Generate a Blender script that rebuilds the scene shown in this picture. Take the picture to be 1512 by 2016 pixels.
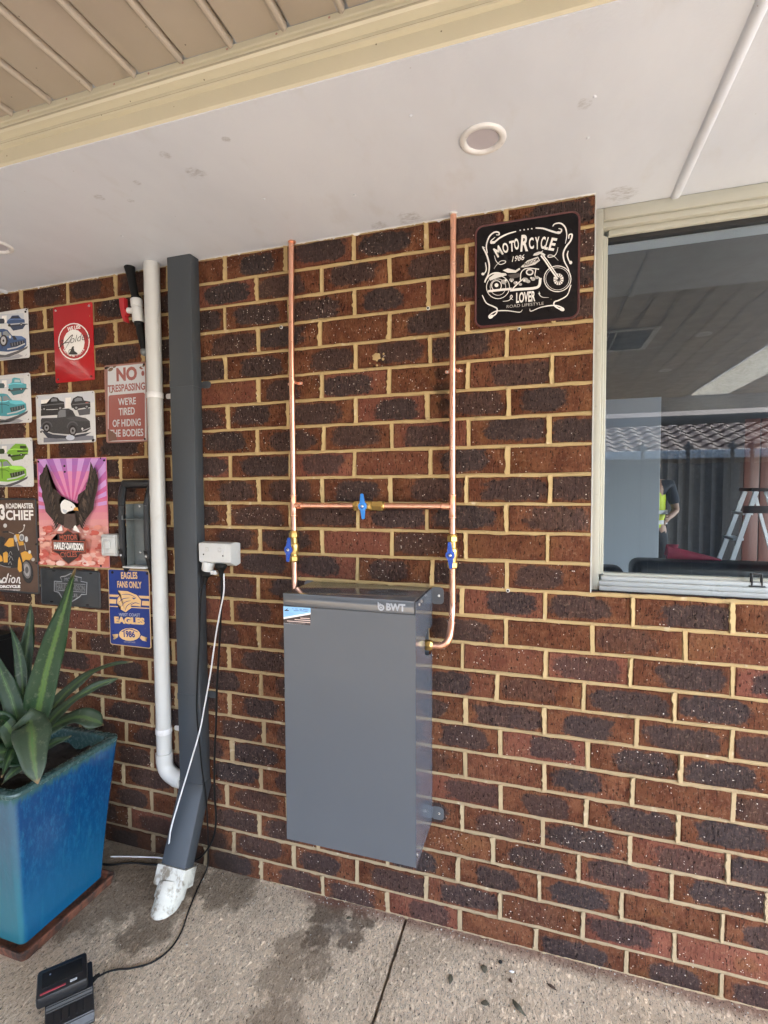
import bpy, bmesh, math, random
from mathutils import Vector, Matrix

# ------------------------------------------------------------------ scene, camera, light
for _o in list(bpy.data.objects):
    bpy.data.objects.remove(_o, do_unlink=True)
SC = bpy.context.scene
COL = SC.collection
R = math.radians
random.seed(7)

cam_data = bpy.data.cameras.new('camera')
cam = bpy.data.objects.new('camera', cam_data)
COL.objects.link(cam)
cam.location = (0.9447, -1.550, 1.4105)
cam.rotation_euler = (1.52440, 0.00576, 0.30628)
cam_data.sensor_fit = 'HORIZONTAL'
cam_data.sensor_width = 36.0
cam_data.lens = 997.3 / 1512 * 36.0
cam_data.clip_start = 0.02
cam_data.clip_end = 400
SC.camera = cam

SUN_EL, SUN_AZ = 46, 150          # sun stands outside the patio, behind the viewer
world = bpy.data.worlds.new('World')
SC.world = world
world.use_nodes = True
wn, wl = world.node_tree.nodes, world.node_tree.links
wn.clear()
sky = wn.new('ShaderNodeTexSky')
sky.sky_type = 'NISHITA'
sky.sun_disc = False
sky.sun_elevation = R(SUN_EL)
sky.sun_rotation = R(SUN_AZ)
sky.air_density = 1.0
sky.dust_density = 1.5
bg = wn.new('ShaderNodeBackground')
bg.inputs['Strength'].default_value = 0.15
wo = wn.new('ShaderNodeOutputWorld')
wl.new(sky.outputs[0], bg.inputs[0])
wl.new(bg.outputs[0], wo.inputs[0])

sun_data = bpy.data.lights.new('sun', 'SUN')
sun_data.energy = 2.3
sun_data.angle = R(0.5)
sun_data.color = (1.0, 0.985, 0.955)
sun = bpy.data.objects.new('sun', sun_data)
COL.objects.link(sun)
_az, _el = R(SUN_AZ), R(SUN_EL)
_d = Vector((math.sin(_az) * math.cos(_el), math.cos(_az) * math.cos(_el), math.sin(_el)))
sun.location = _d * 30
sun.rotation_euler = _d.to_track_quat('Z', 'Y').to_euler()

SC.render.engine = 'CYCLES'
SC.view_settings.view_transform = 'Standard'
SC.view_settings.look = 'None'
SC.view_settings.exposure = 3.52
SC.view_settings.gamma = 1.0
SC.view_settings.use_curve_mapping = False
SC.cycles.use_denoising = True
SC.cycles.max_bounces = 10
SC.cycles.diffuse_bounces = 6
SC.cycles.glossy_bounces = 5
SC.cycles.transparent_max_bounces = 10
SC.cycles.sample_clamp_indirect = 8.0

# ------------------------------------------------------------------ mesh helpers
ORG = {}

def V(*a):
    return Vector(a)

def bm_new():
    return bmesh.new()

def quad_faces(bm, vs, mi=0):
    try:
        f = bm.faces.new(vs)
        f.material_index = mi
        return f
    except ValueError:
        return None

def box(bm, a, b, mi=0, bevel=0.0, seg=2):
    x0, y0, z0 = a
    x1, y1, z1 = b
    v = [bm.verts.new(c) for c in ((x0, y0, z0), (x1, y0, z0), (x1, y1, z0), (x0, y1, z0),
                                   (x0, y0, z1), (x1, y0, z1), (x1, y1, z1), (x0, y1, z1))]
    fs = [quad_faces(bm, [v[i] for i in q], mi) for q in
          ((0, 3, 2, 1), (4, 5, 6, 7), (0, 1, 5, 4), (1, 2, 6, 5), (2, 3, 7, 6), (3, 0, 4, 7))]
    if bevel > 0:
        es = list({e for f in fs for e in f.edges})
        r = bmesh.ops.bevel(bm, geom=es, offset=bevel, segments=seg, affect='EDGES', profile=0.5)
        for f in r['faces']:
            f.material_index = mi
    return v

def frame_at(t):
    t = t.normalized()
    up = V(0, 0, 1) if abs(t.z) < 0.95 else V(1, 0, 0)
    a = t.cross(up).normalized()
    return a, a.cross(t).normalized()

def tube(bm, pts, r, n=12, mi=0, cap=True, squash=1.0):
    pts = [Vector(p) for p in pts]
    rings = []
    a = None
    for i, p in enumerate(pts):
        t = (pts[min(i + 1, len(pts) - 1)] - pts[max(i - 1, 0)])
        if t.length < 1e-9:
            t = V(0, 0, 1)
        t.normalize()
        if a is None:
            a, b = frame_at(t)
        else:
            a = (a - t * a.dot(t)).normalized()
            b = a.cross(t).normalized()
        rr = r[i] if isinstance(r, (list, tuple)) else r
        rings.append([bm.verts.new(p + (a * math.cos(2 * math.pi * k / n) + b * math.sin(2 * math.pi * k / n) * squash) * rr) for k in range(n)])
    for i in range(len(rings) - 1):
        for k in range(n):
            quad_faces(bm, (rings[i][k], rings[i][(k + 1) % n], rings[i + 1][(k + 1) % n], rings[i + 1][k]), mi)
    if cap:
        quad_faces(bm, rings[0][::-1], mi)
        quad_faces(bm, rings[-1], mi)
    return rings

def lathe(bm, c, axis, prof, n=16, mi=0, phase=0.0):
    c = Vector(c)
    t = Vector(axis).normalized()
    a, b = frame_at(t)
    rings = []
    for h, r in prof:
        rings.append([bm.verts.new(c + t * h + (a * math.cos(2 * math.pi * k / n + phase) + b * math.sin(2 * math.pi * k / n + phase)) * max(r, 1e-5)) for k in range(n)])
    for i in range(len(rings) - 1):
        for k in range(n):
            quad_faces(bm, (rings[i][k], rings[i][(k + 1) % n], rings[i + 1][(k + 1) % n], rings[i + 1][k]), mi)
    quad_faces(bm, rings[0][::-1], mi)
    quad_faces(bm, rings[-1], mi)

def prism(bm, pts, fn, d0, d1, mi=0):
    """extrude a 2D outline; fn(u, v, d) gives the 3D point"""
    A = [bm.verts.new(fn(u, v, d0)) for u, v in pts]
    B = [bm.verts.new(fn(u, v, d1)) for u, v in pts]
    n = len(pts)
    quad_faces(bm, A, mi)
    quad_faces(bm, B[::-1], mi)
    for k in range(n):
        quad_faces(bm, (A[k], B[k], B[(k + 1) % n], A[(k + 1) % n]), mi)

def loft(bm, rings, mi=0, closed=True, cap=True):
    RR = [[bm.verts.new(p) for p in r] for r in rings]
    n = len(RR[0])
    for i in range(len(RR) - 1):
        for k in range(n if closed else n - 1):
            quad_faces(bm, (RR[i][k], RR[i][(k + 1) % n], RR[i + 1][(k + 1) % n], RR[i + 1][k]), mi)
    if cap:
        quad_faces(bm, RR[0][::-1], mi)
        quad_faces(bm, RR[-1], mi)

def ball(bm, c, r, mi=0, seg=12, scale=(1, 1, 1)):
    m = Matrix.Translation(Vector(c)) @ Matrix.Diagonal((*scale, 1.0))
    d = bmesh.ops.create_uvsphere(bm, u_segments=seg, v_segments=max(6, seg // 2 + 2), radius=r, matrix=m)
    for v in d['verts']:
        for f in v.link_faces:
            f.material_index = mi

def rrect(x0, z0, x1, z1, r, n=5):
    o = []
    for cx, cz, a in ((x1 - r, z1 - r, 0), (x0 + r, z1 - r, 90), (x0 + r, z0 + r, 180), (x1 - r, z0 + r, 270)):
        for k in range(n + 1):
            t = R(a + 90 * k / n)
            o.append((cx + r * math.cos(t), cz + r * math.sin(t)))
    return o

def XZ(u, v, d):
    return V(u, d, v)

def finish(name, bm, mats, smooth=32):
    me = bpy.data.meshes.new(name)
    bmesh.ops.recalc_face_normals(bm, faces=bm.faces[:])
    bm.to_mesh(me)
    bm.free()
    for m in (mats if isinstance(mats, (list, tuple)) else [mats]):
        me.materials.append(m)
    if smooth:
        me.shade_smooth()
        me.set_sharp_from_angle(angle=R(smooth))
    return me

def obj(name, bm, mats, parent=None, smooth=32, loc=None):
    """links the bmesh (world coordinates) as one mesh object"""
    if parent is not None:
        off = ORG[parent.name]
    elif loc is not None:
        off = Vector(loc)
    else:
        xs = [v.co for v in bm.verts]
        off = V((min(v.x for v in xs) + max(v.x for v in xs)) / 2, (min(v.y for v in xs) + max(v.y for v in xs)) / 2, min(v.z for v in xs))
    bmesh.ops.translate(bm, verts=bm.verts[:], vec=-off)
    o = bpy.data.objects.new(name, finish(name, bm, mats, smooth))
    COL.objects.link(o)
    if parent is not None:
        o.parent = parent
    else:
        o.location = off
    ORG[o.name] = off.copy()
    return o

def tag(o, label=None, cat=None, group=None, kind=None):
    if label: o['label'] = label
    if cat: o['category'] = cat
    if group: o['group'] = group
    if kind: o['kind'] = kind
    return o

def thing(name, loc, label=None, cat=None, group=None, kind=None):
    o = bpy.data.objects.new(name, None)
    o.empty_display_size = 0.05
    COL.objects.link(o)
    o.location = loc
    ORG[o.name] = Vector(loc)
    return tag(o, label, cat, group, kind)

# ------------------------------------------------------------------ materials
class NT:
    def __init__(s, name):
        s.m = bpy.data.materials.new(name)
        s.m.use_nodes = True
        s.t = s.m.node_tree
        s.t.nodes.clear()
        s.out = s.t.nodes.new('ShaderNodeOutputMaterial')
    def n(s, typ, **kw):
        o = s.t.nodes.new('ShaderNode' + typ)
        for k, v in kw.items():
            if k.startswith('_'):
                setattr(o, k[1:], v)
            else:
                s.put(o, k, v)
        return o
    def put(s, o, k, v):
        i = o.inputs[int(k[1:])] if k[0] == 'i' and k[1:].isdigit() else o.inputs[k.replace('_', ' ')]
        if isinstance(v, bpy.types.NodeSocket):
            s.t.links.new(v, i)
        elif isinstance(v, bpy.types.Node):
            s.t.links.new(v.outputs[0], i)
        elif isinstance(v, (tuple, list)) and len(v) == 3 and len(i.default_value) == 4:
            i.default_value = (*v, 1)
        else:
            i.default_value = v
    def math(s, op, a, b=None, c=None, clamp=False):
        o = s.t.nodes.new('ShaderNodeMath')
        o.operation = op
        o.use_clamp = clamp
        s.put(o, 'i0', a)
        if b is not None: s.put(o, 'i1', b)
        if c is not None: s.put(o, 'i2', c)
        return o.outputs[0]
    def mix(s, f, a, b, mode='MIX'):
        o = s.t.nodes.new('ShaderNodeMix')
        o.data_type = 'RGBA'
        o.blend_type = mode
        s.put(o, 'i0', f)
        for idx, v in ((6, a), (7, b)):
            if isinstance(v, bpy.types.NodeSocket): s.t.links.new(v, o.inputs[idx])
            else: o.inputs[idx].default_value = (*v, 1)
        return o.outputs[2]
    def ramp(s, f, a, b):
        """smooth 0..1 between a and b"""
        o = s.t.nodes.new('ShaderNodeMapRange')
        o.interpolation_type = 'SMOOTHSTEP'
        s.put(o, 'i0', f)
        if a <= b:
            o.inputs[1].default_value, o.inputs[2].default_value = a, b
        else:
            o.inputs[1].default_value, o.inputs[2].default_value = b, a
            o.inputs[3].default_value, o.inputs[4].default_value = 1, 0
        return o.outputs[0]
    def obj(s):
        return s.n('TexCoord').outputs['Object']
    def gen(s):
        return s.n('NewGeometry').outputs['Position']
    def scale(s, v, sc, loc=(0, 0, 0), rot=(0, 0, 0)):
        return s.n('Mapping', Vector=v, Scale=sc, Location=loc, Rotation=rot).outputs[0]
    def noise(s, v, sc, det=3, rough=.55, dist=0):
        return s.n('TexNoise', Vector=v, Scale=sc, Detail=det, Roughness=rough, Distortion=dist).outputs[0]
    def voro(s, v, sc, feature='F1', out=0, rnd=1.0):
        return s.n('TexVoronoi', _feature=feature, Vector=v, Scale=sc, Randomness=rnd).outputs[out]
    def bump(s, h, st, dist, nrm=None):
        o = s.n('Bump', Height=h, Strength=st, Distance=dist)
        if nrm is not None: s.put(o, 'Normal', nrm)
        return o.outputs[0]
    def bsdf(s, col, rough, metal=0, nrm=None, spec=.5, **kw):
        o = s.n('BsdfPrincipled', Base_Color=col, Roughness=rough, Metallic=metal, **kw)
        o.inputs['Specular IOR Level'].default_value = spec
        if nrm is not None: s.put(o, 'Normal', nrm)
        s.t.links.new(o.outputs[0], s.out.inputs[0])
        return s.m

def paint(name, col, rough=.45, var=.12, sc=14, metal=0, bump=.0, bsc=300, dirt=0.0, dcol=(.1, .08, .06), dsc=7, spec=.5, coat=0, dlo=.56, dhi=.78):
    s = NT(name)
    p = s.gen()
    n1 = s.noise(p, sc, 4)
    c = s.mix(n1, tuple(min(1, x * (1 - var)) for x in col), tuple(min(1, x * (1 + var)) for x in col))
    if dirt:
        d = s.ramp(s.noise(s.scale(p, (1, 1, .6)), dsc, 6, .7), dlo, dhi)
        c = s.mix(s.math('MULTIPLY', d, dirt), c, dcol)
    r = s.math('MULTIPLY_ADD', s.noise(p, sc * 3, 3), .25, max(.03, rough - .12))
    nrm = s.bump(s.noise(p, bsc, 2), bump, .001) if bump else None
    kw = {'Coat Weight': coat} if coat else {}
    o = s.bsdf(c, r, metal, nrm, spec)
    if coat:
        b = [x for x in s.t.nodes if x.type == 'BSDF_PRINCIPLED'][0]
        b.inputs['Coat Weight'].default_value = coat
        b.inputs['Coat Roughness'].default_value = .08
    return o

def blobmask(s, p, spots, wob=.5, nsc=14):
    """irregular stains at given places on a surface: (x, y, z, radius)"""
    tot = None
    nz = s.math('MULTIPLY_ADD', s.noise(p, nsc, 5, .65), wob * 2, -wob)
    for x, y, z, r in spots:
        d = s.n('VectorMath', _operation='DISTANCE', i0=p, i1=(x, y, z)).outputs['Value']
        m = s.ramp(s.math('ADD', s.math('DIVIDE', d, r), nz), 1.05, .55)
        tot = m if tot is None else s.math('MAXIMUM', tot, m)
    return tot

def brick_mat():
    s = NT('wire_cut_brick')
    o = s.obj()
    rnd = s.n('ObjectInfo').outputs['Random']
    def fr(k):
        return s.math('FRACT', s.math('MULTIPLY', rnd, k))
    off = s.n('CombineXYZ', X=s.math('MULTIPLY', rnd, 61.0), Y=s.math('MULTIPLY', rnd, 23.0), Z=s.math('MULTIPLY', rnd, 87.0)).outputs[0]
    p = s.n('VectorMath', _operation='ADD', i0=o, i1=off).outputs[0]
    sep = s.n('SeparateXYZ', Vector=o)
    x, z = sep.outputs[0], sep.outputs[2]
    # fired flash: dark patch in the middle of most bricks
    ox = s.math('MULTIPLY_ADD', fr(13.7), .07, -.035)
    ax = s.math('MULTIPLY_ADD', fr(29.3), .040, .062)
    dx = s.math('DIVIDE', s.math('SUBTRACT', x, ox), ax)
    dz = s.math('DIVIDE', s.math('ADD', z, s.math('MULTIPLY_ADD', fr(7.9), .012, -.006)), 0.0335)
    dd = s.math('SQRT', s.math('ADD', s.math('POWER', s.math('ABSOLUTE', dx), 3.2), s.math('POWER', s.math('ABSOLUTE', dz), 3.6)))
    dd = s.math('ADD', dd, s.math('MULTIPLY_ADD', s.noise(p, 30, 6, .72), 2.0, -1.0))
    has = s.ramp(fr(41.1), .13, .22)
    blot = s.math('MULTIPLY', s.ramp(dd, 1.15, .80), has)
    blot = s.math('MULTIPLY', blot, s.math('MULTIPLY_ADD', fr(53.9), .28, .72))
    n1 = s.noise(p, 24, 4, .6)
    red = s.mix(fr(17.3), (.112, .044, .0215), (.160, .065, .032))
    red = s.mix(s.ramp(n1, .32, .72), red, (.074, .024, .013))
    red = s.mix(s.math('MULTIPLY', s.ramp(fr(71.7), .72, .98), .6), red, (.175, .062, .044))
    red = s.mix(s.math('MULTIPLY', s.ramp(s.noise(p, 11, 2), .55, .75), .55), red, (.150, .066, .026))
    dark = s.mix(s.noise(p, 60, 3), (.015, .012, .013), (.058, .043, .041))
    c = s.mix(blot, red, dark)
    # vertical wire-cut drag marks
    st = s.noise(s.scale(p, (300, 60, 58)), 1.0, 2, .5)
    streak = s.ramp(st, .58, .68)
    c = s.mix(s.math('MULTIPLY', streak, .60), c, (.020, .012, .010))
    c = s.mix(s.math('MULTIPLY', s.ramp(st, .40, .26), .30), c, (.26, .125, .085))
    # pits
    pit = s.ramp(s.noise(s.scale(p, (1.1, 1, .5)), 150, 3, .6), .62, .68)
    c = s.mix(s.math('MULTIPLY', pit, .92), c, (.008, .006, .006))
    # small pale grains
    pw = s.n('VectorMath', _operation='ADD', i0=p, i1=s.n('VectorMath', _operation='SCALE', i0=s.n('TexNoise', Vector=p, Scale=330.0).outputs[1], Scale=.006).outputs[0]).outputs[0]
    v = s.n('TexVoronoi', Vector=pw, Scale=210, Randomness=1.0)
    vr = s.n('SeparateColor', Color=v.outputs[1]).outputs[0]
    dens = s.math('MULTIPLY', s.ramp(s.noise(p, 16, 2), .36, .66), s.math('POWER', fr(97.3), 1.6))
    sp = s.math('MULTIPLY', s.ramp(v.outputs[0], .40, .24), s.math('GREATER_THAN', vr, s.math('MULTIPLY_ADD', dens, -.125, 1.0)))
    c = s.mix(s.math('MULTIPLY', sp, .85), c, (.62, .55, .48))
    # thin sandy dust caught on the surface
    dust = s.ramp(s.noise(p, 130, 3, .7), .54, .70)
    c = s.mix(s.math('MULTIPLY', dust, .24), c, (.30, .205, .135))
    # dark smudges left of the right-hand pipe and grime at the foot of the wall by the planter
    g = s.gen()
    gs = s.n('SeparateXYZ', Vector=g)
    smudge = blobmask(s, g, [(.640, 0, 1.760, .024), (.642, 0, 1.715, .030), (.648, 0, 1.665, .026), (.655, 0, 1.62, .02)], .7, 40)
    c = s.mix(s.math('MULTIPLY', smudge, .72), c, (.016, .012, .010))
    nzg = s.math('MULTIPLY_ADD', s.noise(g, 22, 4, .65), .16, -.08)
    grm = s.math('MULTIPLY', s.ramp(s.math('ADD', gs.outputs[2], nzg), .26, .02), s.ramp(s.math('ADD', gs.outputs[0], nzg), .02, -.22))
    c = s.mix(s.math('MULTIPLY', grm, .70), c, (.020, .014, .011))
    h = s.math('ADD', s.math('MULTIPLY', s.noise(s.scale(p, (1, 1, .5)), 180, 4, .65), .8), s.math('MULTIPLY', streak, -.45))
    h = s.math('ADD', h, s.math('MULTIPLY', pit, -1.0))
    h = s.math('ADD', h, s.math('MULTIPLY', s.noise(p, 45, 3), .5))
    return s.bsdf(c, .82, 0, s.bump(h, 1.0, .0032), .10)

def mortar_mat():
    s = NT('sandy_mortar')
    p = s.gen()
    c = s.mix(s.noise(p, 9, 4), (.37, .262, .118), (.455, .345, .178))
    c = s.mix(s.math('MULTIPLY', s.noise(p, 420, 2, .6), .5), c, (.38, .27, .13))
    sep = s.n('SeparateXYZ', Vector=p)
    low = s.math('MULTIPLY', s.ramp(sep.outputs[2], 1.15, .25), .75)          # darker toward the ground: the wall's light falloff put into the colour
    c = s.mix(low, c, (.265, .212, .142))
    c = s.mix(s.math('MULTIPLY', s.ramp(s.noise(p, 26, 4, .7), .54, .72), .6), c, (.19, .14, .09))
    c = s.mix(s.math('MULTIPLY', s.ramp(s.noise(p, 21, 3), .62, .75), .5), c, (.70, .62, .47))
    smudge = blobmask(s, p, [(.640, 0, 1.760, .024), (.642, 0, 1.715, .030), (.648, 0, 1.665, .026)], .7, 40)  # same dark smudges left of the right-hand pipe
    c = s.mix(s.math('MULTIPLY', smudge, .65), c, (.05, .038, .022))
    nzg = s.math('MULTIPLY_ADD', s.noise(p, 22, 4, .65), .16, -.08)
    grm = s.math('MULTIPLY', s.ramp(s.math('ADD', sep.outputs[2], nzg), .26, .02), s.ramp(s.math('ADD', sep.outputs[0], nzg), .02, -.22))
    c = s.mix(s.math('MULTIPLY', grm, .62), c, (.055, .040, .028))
    h = s.math('ADD', s.noise(p, 330, 3, .6), s.math('MULTIPLY', s.noise(p, 70, 3), .8))
    return s.bsdf(c, .9, 0, s.bump(h, .7, .0016), .2)

def concrete_mat():
    s = NT('old_concrete')
    p = s.gen()
    sep = s.n('SeparateXYZ', Vector=p)
    x, y = sep.outputs[0], sep.outputs[1]
    tex = s.scale(p, (1.5, .72, 1), (0, 0, 0), (0, 0, R(-28)))
    crust = s.noise(tex, 78, 6, .76, .8)
    grain = s.ramp(crust, .40, .58)
    fine = s.noise(tex, 210, 4, .72)
    c = s.mix(s.noise(p, 4, 3), (.87, .665, .455), (.95, .775, .57))
    c = s.mix(s.math('MULTIPLY', s.ramp(s.noise(p, 5, 4), .42, .66), .6), c, (.56, .435, .30))
    c = s.mix(s.math('MULTIPLY', s.ramp(x, .35, -.45), .35), c, (.50, .385, .265))
    c = s.mix(s.math('MULTIPLY', s.ramp(crust, .462, .385), .80), c, (.20, .150, .105))
    c = s.mix(s.math('MULTIPLY', s.ramp(fine, .54, .63), .75), c, (.97, .86, .71))
    c = s.mix(s.math('MULTIPLY', s.ramp(fine, .40, .33), .66), c, (.19, .138, .092))
    pits = s.ramp(s.noise(s.scale(tex, (1.0, .8, 1)), 120, 3, .6), .60, .66)
    c = s.mix(s.math('MULTIPLY', pits, .85), c, (.05, .036, .026))
    # grime that gathers round the planter and the stormwater outlet
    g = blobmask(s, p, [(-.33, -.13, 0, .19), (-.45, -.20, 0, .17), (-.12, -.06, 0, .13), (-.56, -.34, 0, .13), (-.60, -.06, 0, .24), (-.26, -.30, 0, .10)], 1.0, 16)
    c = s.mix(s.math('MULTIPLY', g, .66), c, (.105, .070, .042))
    # damp patch below the new cabinet
    w = blobmask(s, p, [(.27, -.05, 0, .085), (.385, -.06, 0, .055), (.37, -.13, 0, .05), (.28, -.15, 0, .06)], 1.0, 26)
    w2 = blobmask(s, p, [(.24, -.30, 0, .10), (.28, -.42, 0, .09), (.22, -.21, 0, .07), (.31, -.24, 0, .06)], 1.0, 22)
    core = blobmask(s, p, [(.315, -.105, 0, .052)], .8, 28)
    c = s.mix(s.math('MULTIPLY', w, .72), c, (.085, .052, .034))
    c = s.mix(s.math('MULTIPLY', w2, .52), c, (.17, .115, .072))
    c = s.mix(s.math('MULTIPLY', core, .45), c, (.27, .22, .175))
    # red brick dust and splash along the wall foot
    nz = s.math('MULTIPLY_ADD', s.noise(p, 15, 4, .65), .05, -.025)
    edge = s.ramp(s.math('ADD', y, nz), -.060, -.008)
    right = s.ramp(x, .02, .22)
    c = s.mix(s.math('MULTIPLY', s.math('MULTIPLY', edge, right), .68), c, (.22, .080, .055))
    leafs = s.ramp(s.noise(p, 30, 4, .7), .70, .78)
    c = s.mix(s.math('MULTIPLY', leafs, .5), c, (.10, .075, .05))
    h = s.math('ADD', s.math('MULTIPLY', grain, 1.0), s.math('MULTIPLY', fine, .7))
    h = s.math('ADD', h, s.math('MULTIPLY', pits, -.8))
    return s.bsdf(c, .86, 0, s.bump(h, 1.0, .007), .12)

def soffit_mat():
    s = NT('soffit_paint')
    p = s.gen()
    c = s.mix(s.ramp(s.noise(s.scale(p, (1, .5, 1)), 2.6, 5, .62), .25, .75), (.530, .568, .632), (.610, .650, .712))
    c = s.mix(s.math('MULTIPLY', s.ramp(s.noise(s.scale(p, (1, .45, 1)), 9, 4, .6), .55, .72), .30), c, (.47, .47, .47))
    sm = blobmask(s, p, [(.085, -.42, 2.222, .028), (.06, -.50, 2.222, .016), (-.09, -.43, 2.222, .012), (-.17, -.37, 2.222, .012), (-.24, -.41, 2.222, .016), (.235, -.50, 2.222, .012),
                        (1.14, .03, 2.222, .045), (.55, -.03, 2.222, .045), (.45, -.02, 2.222, .03), (1.02, -.36, 2.222, .018)], .8, 38)
    streak = s.ramp(s.noise(s.scale(p, (1, 2.6, 1), (0, 0, 0), (0, 0, .6)), 48, 6, .8), .36, .70)
    c = s.mix(s.math('MULTIPLY', s.math('MULTIPLY', sm, streak), .62), c, (.19, .185, .185))
    dots = s.ramp(s.voro(p, 16), .03, .015)
    c = s.mix(s.math('MULTIPLY', dots, .5), c, (.2, .18, .17))
    h = s.math('ADD', s.noise(p, 130, 4), s.math('MULTIPLY', s.noise(p, 8, 2), 1.5))
    return s.bsdf(c, .42, 0, s.bump(h, .25, .0012), .45)

def cream_mat(name, col, sc=9):
    s = NT(name)
    p = s.gen()
    c = s.mix(s.noise(p, sc, 4), tuple(x * .93 for x in col), tuple(min(1, x * 1.05) for x in col))
    d = s.ramp(s.noise(s.scale(p, (.5, 1.6, 1.6)), 34, 5, .72), .66, .80)
    c = s.mix(s.math('MULTIPLY', d, .35), c, (.17, .13, .08))
    sp = s.ramp(s.voro(p, 22), .045, .02)
    c = s.mix(s.math('MULTIPLY', sp, .8), c, (.05, .035, .025))
    return s.bsdf(c, .27, 0, s.bump(s.noise(p, 160, 3), .12, .0008), .5)

def print_mat():
    s = NT('printed_ink')
    a = s.n('VertexColor', _layer_name='ink')
    p = s.gen()
    c = s.mix(s.math('MULTIPLY', s.noise(p, 160, 3), .22), a.outputs[0], (.25, .23, .21))
    return s.bsdf(c, .26, 0, None, .28)

def copper_mat():
    s = NT('copper')
    p = s.gen()
    c = s.mix(s.ramp(s.noise(s.scale(p, (1, 1, .35)), 40, 4, .6), .3, .75), (.90, .52, .37), (.80, .40, .265))
    c = s.mix(s.math('MULTIPLY', s.ramp(s.noise(p, 120, 4, .7), .6, .75), .4), c, (.50, .24, .16))
    r = s.math('MULTIPLY_ADD', s.noise(p, 60, 3), .22, .20)
    return s.bsdf(c, r, 1.0, s.bump(s.noise(p, 200, 2), .06, .0006))

def brass_mat():
    s = NT('brass')
    p = s.gen()
    c = s.mix(s.noise(p, 70, 4), (.78, .58, .22), (.64, .44, .15))
    return s.bsdf(c, s.math('MULTIPLY_ADD', s.noise(p, 90, 2), .2, .24), 1.0)

def steel_paint(name, col, rough, dsc=22, spec=.5, scratch=.25):
    s = NT(name)
    p = s.gen()
    c = s.mix(s.noise(p, 5, 4), tuple(x * .95 for x in col), tuple(x * 1.05 for x in col))
    sc_ = s.ramp(s.noise(s.scale(p, (1, 1, .25)), 60, 5, .75), .68, .78)
    c = s.mix(s.math('MULTIPLY', sc_, scratch), c, tuple(min(1, x * 2.2 + .02) for x in col))
    r = s.math('MULTIPLY_ADD', s.noise(p, 9, 3), .14, rough - .07)
    return s.bsdf(c, r, 0, None, spec)

def glaze_mat():
    s = NT('blue_glaze')
    p = s.gen()
    z = s.n('SeparateXYZ', Vector=p).outputs[2]
    run = s.noise(s.scale(p, (1, 1, .13)), 38, 5, .62)
    zz = s.math('ADD', z, s.math('MULTIPLY_ADD', run, .30, -.15))
    c = s.mix(s.ramp(zz, .40, .06), (.003, .037, .120), (.007, .082, .170))
    c = s.mix(s.math('MULTIPLY', s.ramp(s.noise(s.scale(p, (1, 1, .35)), 70, 6, .8), .44, .66), .75), c, (.009, .088, .19))
    c = s.mix(s.math('MULTIPLY', s.ramp(run, .52, .70), .22), c, (.02, .17, .25))
    # greyer teal where the surface normal points to the front
    nrm = s.n('SeparateXYZ', Vector=s.n('NewGeometry').outputs['Normal'])
    side = s.math('MULTIPLY', s.ramp(s.math('MULTIPLY', nrm.outputs[1], -1), .25, .8), .75)
    c = s.mix(side, c, s.mix(s.ramp(zz, .45, .1), (.07, .125, .15), (.035, .145, .16)))
    zr = s.math('ADD', z, s.math('MULTIPLY_ADD', s.noise(s.scale(p, (1, 1, .16)), 60, 4, .7), .07, -.035))
    c = s.mix(s.ramp(zr, .492, .520), c, (.030, .085, .085))
    h = s.math('ADD', run, s.math('MULTIPLY', s.noise(p, 90, 4, .6), .7))
    return s.bsdf(c, .20, 0, s.bump(h, .30, .0025), .5)

def leaf_mat(name='leaf_green', a=(.010, .029, .010), b=(.018, .044, .016), st=(.070, .125, .026)):
    s = NT(name)
    at = s.n('VertexColor', _layer_name='ink')       # red = position across the blade
    u = s.n('SeparateColor', Color=at.outputs[0])
    uu = u.outputs[0]
    p = s.gen()
    nz = s.math('MULTIPLY_ADD', s.noise(p, 90, 3), .16, -.08)
    d = s.math('ABSOLUTE', s.math('ADD', s.math('SUBTRACT', uu, .5), nz))
    c = s.mix(s.noise(s.scale(p, (1, 1, .5)), 30, 3), a, b)
    c = s.mix(s.math('MULTIPLY', s.ramp(d, .15, .05), .8), c, st)
    c = s.mix(s.ramp(d, .025, .012), c, (.05, .10, .03))
    c = s.mix(s.math('MULTIPLY', s.ramp(s.noise(p, 45, 4, .7), .55, .75), .5), c, (.13, .13, .09))
    tip = u.outputs[1]
    c = s.mix(s.ramp(tip, .95, 1.0), c, (.22, .14, .07))
    return s.bsdf(c, .46, 0, s.bump(s.noise(s.scale(p, (1, 1, .3)), 160, 2), .3, .001), .3)

def glass_mat():
    s = NT('window_glass')
    fr = s.n('Fresnel', IOR=1.52)
    tr = s.n('BsdfTransparent', Color=(.90, .93, .92))
    gl = s.n('BsdfGlossy', Color=(1, 1, 1), Roughness=.003)
    mx = s.n('MixShader')
    s.put(mx, 'i0', fr.outputs[0]); s.put(mx, 'i1', tr.outputs[0]); s.put(mx, 'i2', gl.outputs[0])
    s.t.links.new(mx.outputs[0], s.out.inputs[0])
    return s.m

def sheet_mat():
    """cloudy translucent roof sheet"""
    s = NT('clear_roof_sheet')
    p = s.gen()
    n = s.ramp(s.noise(s.scale(p, (1, .6, 1)), 70, 6, .75), .42, .58)
    c = s.mix(n, (.45, .40, .30), (.96, .93, .86))
    tl = s.n('BsdfTranslucent', Color=c)
    df = s.n('BsdfDiffuse', Color=c)
    mx = s.n('MixShader', i0=.08)
    s.put(mx, 'i1', tl.outputs[0]); s.put(mx, 'i2', df.outputs[0])
    s.t.links.new(mx.outputs[0], s.out.inputs[0])
    return s.m

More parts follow.
